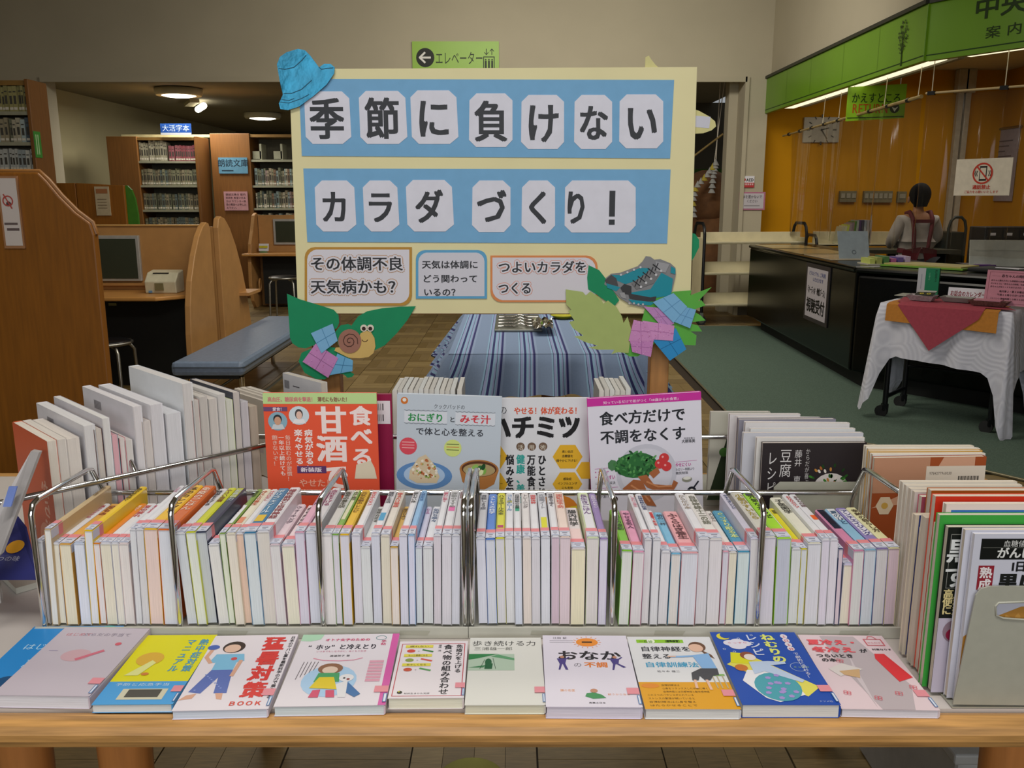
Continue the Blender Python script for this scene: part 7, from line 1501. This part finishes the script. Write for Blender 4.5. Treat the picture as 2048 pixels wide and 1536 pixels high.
# ------------------------------------------------------------------ diagonal rack on the left
RD = Vector((.7071, .7071, 0)); BDir = Vector((-.7071, .7071, 0)); P0 = Vector((-.9, 1.6, 0))
def diag_t(pxm, py):
    a = (pxm - 1024) / FPX; v = (768 - py) / FPX; q = a / (CP + v * SP); k = (q * P0.y - P0.x) / (1 - q)
    p = P0 + Vector((k, k, 0)); t_ = p.y / (CP + v * SP); return p, CAMZ + t_ * (-SP + v * CP)
DIAG = [(103, 881, 12, 'c85a34', 'd4ccc0', 'orange covered'), (123, 878, 11, 'd0cac4', 'cfc8c0', 'white'), (145, 876, 15, 'cfc8c4', 'd4ccc4', 'white'), (178, 850, 16, 'd6d4d8', 'd2d0d0', 'tall white'), (195, 858, 13, '5a2a20', 'c8c0b8', 'dark brown'), (211, 836, 17, 'd4d0d4', 'd4d2d0', 'tall white barcode'),
        (229, 870, 14, '3f9a9c', 'd8a8b0', 'short teal'), (244, 876, 9, 'd46a7c', 'd4ccc8', 'short pink'), (256, 880, 13, 'd8d4d4', 'd0ccc8', 'short white'), (274, 812, 18, 'dad8dc', 'd6d2d4', 'tall white'), (292, 842, 15, 'c4b8b0', 'cfc8c4', 'beige'), (312, 808, 15, 'dcdade', 'd2d0d4', 'tall white lettered'),
        (346, 826, 30, 'dcdce0', 'd4d4d8', 'white with black lettering'), (374, 766, 17, 'e0e2e4', 'd0ccca', 'tallest white'), (390, 800, 12, 'c8a8a4', 'c8c2bc', 'dusty pink'), (406, 793, 16, 'c8c4c0', 'c4beb8', 'grey-white'), (425, 797, 14, 'd0ccc8', 'cdc6c0', 'cream-white'), (442, 788, 14, 'd4d2d0', 'cfcbc8', 'white topped'), (458, 800, 12, 'c4cc9c', 'd4d4c8', 'pale green'), (472, 784, 13, '3a3c4c', 'c8c0ba', 'dark navy'), (488, 803, 13, 'c8c4c8', 'c4c0c4', 'greyish'), (506, 812, 18, 'b8a898', 'b4a898', 'tan')]
pts_ = []
for i, (pm, py, wpx, cv, pg, desc) in enumerate(DIAG):
    p, z = diag_t(pm, py); pts_.append((p, z))
for i, (pm, py, wpx, cv, pg, desc) in enumerate(DIAG):
    p, z = pts_[i]; nxt = pts_[i + 1][0] if i + 1 < len(DIAG) else p + RD * .02; prv = pts_[i - 1][0] if i else p - RD * .02
    T = min((nxt - p).length, (p - prv).length) * .96 if False else (nxt - prv).length / 2 * .93
    z0 = .715; Hh = z - z0; Ln = .28 if 'tall' in desc else .21
    # local x -> RD (row), local y -> up, local z -> away from the fore edge (BDir)
    M = Matrix.Translation((p.x, p.y, z0)) @ Matrix(((RD.x, 0, BDir.x, 0), (RD.y, 0, BDir.y, 0), (0, 1, 0, 0), (0, 0, 0, 1)))
    def fn(P, w, h, cv=cv, desc=desc, i=i):
        if 'lettering' in desc: P.text('大和', w * .4, h * .93, w * .2, '2a2c34', 1, .04, vert=True); P.circ(w * .3, h * .66, w * .13, 'c83a44', 1, h * .05); P.rect(w * .05, h * .3, w * .3, h * .45, '8a4a2c', 1); P.rect(0, 0, w * .5, h * .2, 'c8c43c', 1)
        elif 'barcode' in desc or i in (3, 9): [P.rect(w * (.62 + .012 * q), h * .88, w * (.625 + .012 * q), h * .94, '5a565c', 1) for q in range(12)]
        elif i == 0: P.rect(0, 0, w, h, 'c85a34', 0); P.text('からだ', w * .2, h * .7, w * .2, 'e0a890', 1, .03, vert=True); P.circ(w * .3, h * .2, w * .2, 'd88a6c', 1)
        elif 'lettered' in desc: P.text('ハーブ', w * .2, h * .7, w * .18, '2a3a4c', 1, .02, vert=True); [P.rect(w * (.62 + .012 * q), h * .88, w * (.625 + .012 * q), h * .94, '5a565c', 1) for q in range(12)]
        else: P.rect(w * .1, h * .3, w * .2, h * .6, 'b8a8a8', 0)
    book(T, Hh, Ln, cv, pg, M, 'magazine', '%s magazine, %s from left in the slanted left rack' % (desc, ORD[i]), 'magazine', 'magazines in the slanted left rack', sticker=False, cover_print=fn)
t = thing('slanted_rack', 'chrome-railed grey rack turned at an angle under the left magazines', 'rack', (P0.x, P0.y, TZt))
q = P0 - RD * .06 + BDir * .03
MB().obox(q + Z3 * (TZt + .001), RD, BDir, Z3, .52, .3, .012).build('base', TRAY, t)
RZ = .9
MB().tube([P0 - RD * .1 - BDir * .02 + Z3 * (RZ - .04), P0 - RD * .085 - BDir * .02 + Z3 * RZ, P0 + RD * .5 - BDir * .02 + Z3 * RZ], .006, 8).build('front_rail', CHROME, t)
for k_ in (-.10, .17):
    o = P0 + RD * k_
    MB().tube([o - BDir * .02 + Z3 * (RZ - .005), o + BDir * .03 + Z3 * (RZ + .05), o + BDir * .2 + Z3 * (RZ + .055), o + BDir * .25 + Z3 * (RZ + .02), o + BDir * .26 + Z3 * .71], .0055, 8).build('divider_rod', CHROME, t)
MB().tube([P0 - RD * .1 - BDir * .02 + Z3 * (RZ - .04), P0 - RD * .1 - BDir * .02 + Z3 * .71], .0055, 8).build('divider_rod', CHROME, t)
# books beyond: small slanted group at the far left rear
for i, (x, y, sz_, cv, bar) in enumerate(((524, 772, .2, 'c4bcb0', 0), (536, 768, .2, 'ccc4ba', 0), (548, 766, .2, 'd0c8be', 0), (560, 765, .2, 'c8c0b8', 0), (572, 768, .2, '3a2c2c', 0), (648, 765, .22, 'd6d6da', 1))):
    p = at(x + (10 if i < 5 else 0), y + (30 if i < 5 else 0), Y=2.30 if i < 5 else 2.33); zz = p.z
    M = Matrix.Translation((p.x, p.y, TZt + .003)) @ Matrix(((RD.x, 0, BDir.x, 0), (RD.y, 0, BDir.y, 0), (0, 1, 0, 0), (0, 0, 0, 1)))
    def fn(P, w, h, bar=bar):
        if bar: [P.rect(w * (.82 + .011 * q), h * .84, w * (.825 + .011 * q), h * .93, '3a363c', 1) for q in range(12)]; P.rect(w * .55, h * .88, w * .72, h * .89, '5a565c', 1)
        else: P.rect(w * .1, h * .3, w * .2, h * .4, 'b8a8a8', 0)
    book(.016 if not bar else .02, zz - TZt - .003, sz_ if not bar else .2, cv, 'd4ccc0', M, 'magazine', ('white magazine with a barcode at the rear left beside the board post' if bar else '%s pale magazine top in the rear left group before the barcode magazine' % ORD[i]), 'magazine', 'rear left magazine group', sticker=False, cover_print=fn)
# leaning things at the far left edge
t = thing('leaning_booklet', 'blurred leaning booklet with navy and orange cover at the left edge', 'booklet', (-.98, 1.5, TZt))
L4 = [at(-60, 1160, Y=1.46), at(68, 1108, Y=1.46), at(50, 1058, Y=1.56), at(28, 1030, Y=1.60), at(-60, 1050, Y=1.60)]
L4[0].z = L4[1].z = min(L4[0].z, L4[1].z)
MB().prism(L4, (0, .006, .002)).build('cover', mat('navy_cover', '2c2f6c', .4), t)
c_ = at(26, 1090, Y=1.49); nU = (L4[1] - L4[0]).normalized(); nV = (L4[3] - L4[1]); nV = (nV - nU * nV.dot(nU)).normalized(); nN = nU.cross(nV); nN = -nN if nN.y > 0 else nN
c0_ = (L4[0] + L4[1] + L4[3] + L4[4]) / 4; P = Print(c0_, nU, nV, nN, .002); P.circ(.035, 0, .016, 'd89a2c', 2); P.text('なつの味', -.0, -.035, .014, 'b8b8cc', 2); P.build('cover_print', t)
t = thing('leaning_folder', 'tall pale grey folder with a blue tab leaning at the left edge', 'folder', (-1.05, 1.4, TZt))
q0_ = at(-25, 1100, Y=1.42); q1_ = at(70, 900, Y=1.55)
MB().prism([at(-60, 1170, Y=1.4), at(0, 1110, Y=1.4), at(78, 905, Y=1.58), at(62, 902, Y=1.6), at(-5, 1020, Y=1.5)], (0, .012, 0)).build('sheet', mat('grey_sheet', 'a8a4a4', .5), t)
a = at(18, 975, Y=1.50); MB().prism([at(8, 1012, Y=1.46), at(24, 1012, Y=1.46), at(36, 972, Y=1.5), at(20, 972, Y=1.5)], (0, -.004, 0)).build('tab', mat('tab_blue', '6478b4', .5), t)
# ------------------------------------------------------------------ right hand groups
def solid(hx): return lambda P, w, h: P.rect(0, 0, w, h, hx, 0)
def m_tofu(P, w, h):
    P.rect(0, 0, w, h, '2c2628', 0); P.text('レシピ', w * .1, h * .93, w * .1, 'd4d0d0', 1, .0, vert=True, wid=h * .42); P.text('豆腐', w * .23, h * .95, w * .12, 'd4d0d0', 1, .0, vert=True, wid=h * .27); P.text('藤井 恵の', w * .35, h * .94, w * .075, 'c8c4c4', 1, .0, vert=True, wid=h * .4); P.text('からだが喜ぶ', w * .44, h * .95, w * .045, 'b8b4b4', 1, .0, vert=True, wid=h * .34)
    r = random.Random(2); P.circ(w * .68, h * .58, w * .17, 'cfc8c4', 1, h * .14)
    for i in range(60): a = r.uniform(0, 6.28); rr = math.sqrt(r.random()); P.circ(w * (.68 + .24 * rr * math.cos(a)), h * (.6 + .2 * rr * math.sin(a)), w * .022, r.choice(['2a5a24', '3f7a30', 'a4622c', 'b8803c', 'd8d0c8', '1f3f1c']), 2, w * .012, 7, a)
def m_wood(P, w, h):
    P.rect(0, 0, w, h, '9a4a24', 0); P.rect(0, h * .72, w * .5, h, 'b48468', 1); P.poly([(w * .0, h * .6), (w * .5, h * .8), (w * .62, h), (w * .9, h), (w * .9, h * .7)], 'c8987c', 1); P.rect(w * .47, h * .48, w, h * .93, 'd4c8b8', 2)
    for yy in (.52, .73):
        for i in range(20): P.rect(w * (.76 + .0095 * i), h * yy, w * (.76 + .0095 * i + .004 + .003 * (i % 3 == 0)), h * (yy + .12), '2a2420', 3)
    P.text('9784277960030', w * .5, h * .86, h * .03, '5a5048', 3, 0, wid=w * .2); P.rect(w * .5, h * .76, w * .6, h * .775, '6a6058', 3); P.text('定価：本体1300円', w * .5, h * .62, h * .04, '5a5048', 3, 0, wid=w * .2); P.text('新井印出版', w * .5, h * .52, h * .03, '5a5048', 3, 0, wid=w * .12)
    P.circ(w * .12, h * .62, w * .08, 'd8c4a8', 2, h * .08, 6); P.circ(w * .12, h * .62, w * .03, 'c8a04c', 3)
GB = [((1422, 824), (1541, 824), 2.02, .22, .012, 'c2c0b4', 'beige-white backed magazine with a dark plant photo, rearmost of the tofu group', lambda P, w, h: (P.rect(0, 0, w, h, 'b8b6a8', 0), P.poly([(w * .0, h * .0), (w * .3, h * .0), (w * .42, h * .5), (w * .35, h * .85)], '24301c', 1), P.circ(w * .25, h * .55, w * .08, '3f6a2c', 2))),
 ((1460, 829), (1602, 829), 1.965, .24, .014, 'd4d0d0', 'white magazine, second from the rear in the tofu group', None), ((1473, 834), (1640, 836), 1.94, .24, .012, 'd8d4d4', 'pale magazine, third from the rear in the tofu group', None), ((1479, 839), (1673, 838), 1.915, .24, .014, '5a5868', 'dark grey topped magazine, fourth from the rear in the tofu group', solid('8a8894')),
 ((1489, 845), (1699, 847), 1.89, .24, .014, 'd6d2d2', 'white magazine, fifth from the rear in the tofu group', None), ((1501, 858), (1712, 858), 1.862, .24, .013, 'd6d6d6', 'white magazine, third from the front in the tofu group', None), ((1487, 866), (1727, 866), 1.835, .24, .012, 'c2c2c8', 'wide greyish magazine, second behind the black tofu cover', solid('c0c0c8')),
 ((1514, 876), (1731, 876), 1.805, .24, .012, 'd8d4d0', 'white magazine right behind the black tofu cover', None), ((1527, 886), (1735, 885), 1.785, .24, .011, '2c2628', 'black covered tofu recipe magazine with white lettering and food photo', m_tofu)]
for tl, tr, Y, H, T, cv, lab, fn in GB: place(tl, tr, Y, H, T, cv, 'd2c9c2', fn, lab, group='tofu magazine group')
t = thing('bookend', 'low grey metal bookend before the black tofu magazine', 'bookend', (.6, 1.74, TZt))
a = at(1548, 975, Y=1.75); c = at(1722, 1010, Y=1.75)
MB().prism([(a.x, 1.75, .715), (a.x, 1.75, a.z), (a.x + .012, 1.75, a.z + .012), (c.x - .012, 1.75, a.z + .012), (c.x, 1.75, a.z), (c.x, 1.75, .715)], (0, .002, 0)).build('plate', BEND, t)
MB().box(a.x, 1.75, .712, c.x, 1.98, .715).build('foot', BEND, t)
GC = [((1733, 893), (1950, 893), 1.71, .26, .014, 'd8d0c0', 'rearmost cream magazine of the barcode group'), ((1737, 898), (1962, 898), 1.695, .26, .013, 'd8d4cc', 'fourth magazine back in the barcode group'), ((1741, 903), (1968, 902), 1.68, .26, .013, 'c89a4a', 'third magazine back in the barcode group with amber edge'), ((1747, 909), (1974, 908), 1.665, .26, .013, 'd8d4d0', 'second magazine back in the barcode group')]
for tl, tr, Y, H, T, cv, lab in GC: place(tl, tr, Y, H, T, cv, 'd6cab8', None, lab, group='barcode magazine group')
place((1753, 916), (1977, 913), 1.65, .26, .013, '9a4a24', 'd6cab8', m_wood, 'magazine back cover with a wooden board photo and white barcode label')
def m_red2(P, w, h): P.rect(0, 0, w, h, 'c8321c', 0)
def m_black(P, w, h):
    P.rect(0, 0, w, h, '161a16', 0); P.frame(w * .02, h * .64, w * .5, h * .96, .0008, '8a8a84', 1); P.text('黒ず', w * .085, h * .94, w * .15, 'd4d6d4', 2, .03, vert=True, wid=h * .3, sq=1.1); P.text('高血', w * .01, h * .58, w * .06, 'd4c48a', 2, .03); P.text('便秘', w * .01, h * .53, w * .06, 'd4c48a', 2, .03); P.text('に効', w * .01, h * .48, w * .06, 'd4c48a', 2, .03)
    P.rect(0, 0, w, h * .46, 'b8b0c0', 1); P.circ(w * .1, h * .38, w * .07, '8a7480', 2, h * .07); P.circ(w * .1, h * .36, w * .05, '8a1c3c', 3, h * .04)
def m_ninniku(P, w, h):
    P.rect(0, 0, w, h, 'c4c4d0', 0); P.rect(w * .04, h * .855, w, h * .975, '121412', 1); P.text('血糖値、ヘモグロビン', w * .16, h * .928, w * .04, 'd0d0cc', 2, .0); P.text('がんに負けない', w * .13, h * .862, w * .066, 'd8d8d4', 2, .03); P.rect(w * .05, h * .922, w, h * .924, '6a6a64', 2); P.text('1日1片', w * .21, h * .785, w * .065, '1a1a1c', 2, .04)
    P.text('黒にんにく', w * .15, h * .665, w * .115, '1a1c1a', 3, .05); P.rect(w * .04, h * .68, w * .125, h * .82, '8c2430', 2); P.text('熟成', w * .0825, h * .815, w * .07, 'e0d8d8', 3, .03, vert=True); P.text('監修', w * .04, h * .6, w * .03, '3a3a3c', 2)
    r = random.Random(6); P.poly([(0, h * .4), (w * .12, h * .5), (w * .3, h * .58), (w, h * .6), (w, 0), (0, 0)], 'b8843c', 1)
    for i in range(170): P.circ(r.uniform(w * .05, w), r.uniform(0, h * .5), w * .05, r.choice(['c8964a', 'a8702c', 'd8ac64', '8a5a20']), 2, w * .018, 7, r.uniform(0, 3))
def m_blank(P, w, h): P.rect(w * .8, h * .9, w * .9, h * .91, 'b0a8a4', 0)
def strip_(hx, c2='d4c8b4'): return lambda P, w, h: (P.rect(0, 0, w, h, c2, 0), P.rect(w * .03, 0, w, h, hx, 1))
RR = [  # X left, Y, width, ztop, thickness, cover, cover painter, label
 (.652, 1.445, .20, .968, .013, 'd6cfc2', None, 'rearmost cream magazine of the right front group'), (.652, 1.43, .20, .967, .013, 'd8d2c6', None, 'second rearmost cream magazine of the right front group'), (.653, 1.415, .20, .966, .013, 'd4ccc0', None, 'third rearmost cream magazine of the right front group'), (.653, 1.40, .20, .966, .013, 'd8d0c8', None, 'fourth rearmost cream magazine of the right front group'),
 (.655, 1.378, .20, .965, .014, 'b85a70', solid('a85064'), 'magazine with a dusty pink cover in the right front group'), (.658, 1.355, .25, .984, .016, 'a85c28', lambda P, w, h: (P.rect(0, 0, w, h, 'a4541c', 0), P.circ(w * .2, h * .9, w * .03, 'c8843c', 1)), 'magazine with a rust brown cover in the right front group'),
 (.628, 1.338, .2, .948, .012, 'd4c8b4', strip_('2c3c7c'), 'short magazine with a navy cover strip in the right front group'), (.634, 1.32, .2, .93, .014, 'd2bfa4', None, 'short tan-edged magazine in the right front group'), (.641, 1.302, .2, .957, .016, 'c8bcae', None, 'mid-height grey-tan magazine in the right front group'),
 (.644, 1.284, .25, .999, .014, 'd8503a', m_red2, 'magazine with a bright red cover in the right front group'), (.642, 1.266, .2, .96, .012, 'd8ccbc', None, 'mid-height cream magazine before the red one'), (.646, 1.254, .26, .997, .011, 'd8ccc4', lambda P, w, h: (P.rect(0, 0, w, h, 'd8c8c0', 0), P.rect(w * .03, 0, w, h * .97, '3c70b0', 1)), 'magazine with a blue cover in the right front group'),
 (.641, 1.24, .26, .985, .012, '3a9a3c', solid('3a9a3c'), 'magazine with a vivid green cover in the right front group'), (.647, 1.224, .26, .972, .012, '161a16', m_black, 'black magazine with large white brush characters in the right front group'), (.664, 1.208, .26, .974, .010, 'c8c8d4', m_blank, 'thin lilac-white magazine behind the garlic magazine')]
for X, Y, Wd, zt_, T, cv, fn, lab in RR: stand(X + (.024 if Y > 1.31 else .01 if Y > 1.25 else 0), Y, .702, T, zt_ - .702, Wd, cv, 'cfc4b4', lab, fn, group='right front magazine group')
stand(.672, 1.197, .702, .009, .27, .27, 'c4c4d0', 'd4d2d6', 'front magazine with black title band and aged garlic photo behind the grey bookend', m_ninniku, group='right front magazine group')
t = thing('bookend', 'large grey metal bookend with a hand hole at the lower right', 'bookend', (.82, 1.185, TZt))
pts = [at(x, y, Y=1.19) for x, y in ((1905, 1408), (1951, 1190), (1962, 1177), (1980, 1172), (2200, 1172), (2200, 1412))]
hole = [at(x, y, Y=1.19) for x, y in ((1990, 1212), (1996, 1205), (2048, 1203), (2120, 1205), (2125, 1222), (2115, 1238), (2048, 1239), (2005, 1236), (1991, 1230))]
bm_ = bmesh.new(); ov = [bm_.verts.new((p.x, 1.19, max(p.z, TZt + .003))) for p in pts]; hv = [bm_.verts.new((p.x, 1.19, p.z)) for p in hole]
ed = [bm_.edges.new((L[i], L[(i + 1) % len(L)])) for L in (ov, hv) for i in range(len(L))]
bmesh.ops.triangle_fill(bm_, edges=ed, use_beauty=True)
me = bpy.data.meshes.new('plate'); inv = mw(t).inverted(); bm_.transform(inv); bm_.to_mesh(me); bm_.free(); me.materials.append(BEND)
o = bpy.data.objects.new('plate', me); COL.objects.link(o); o.parent = t; s_ = o.modifiers.new('solid', 'SOLIDIFY'); s_.thickness = .0025; s_.offset = 0
MB().tube([p - Y3 * .001 for p in hole] + [hole[0] - Y3 * .001], .0018, 6).build('hole_rim', BEND, t)
MB().box(pts[0].x, 1.19, TZt + .001, 1.02, 1.34, TZt + .003).build('foot', BEND, t)
t = thing('side_tray', 'grey enamelled tray under the right hand magazine groups', 'rack', (.8, 1.5, TZt))
MB().box(.695, 1.345, TZt + .001, 1.05, 1.72, .7015).build('base', TRAY, t)
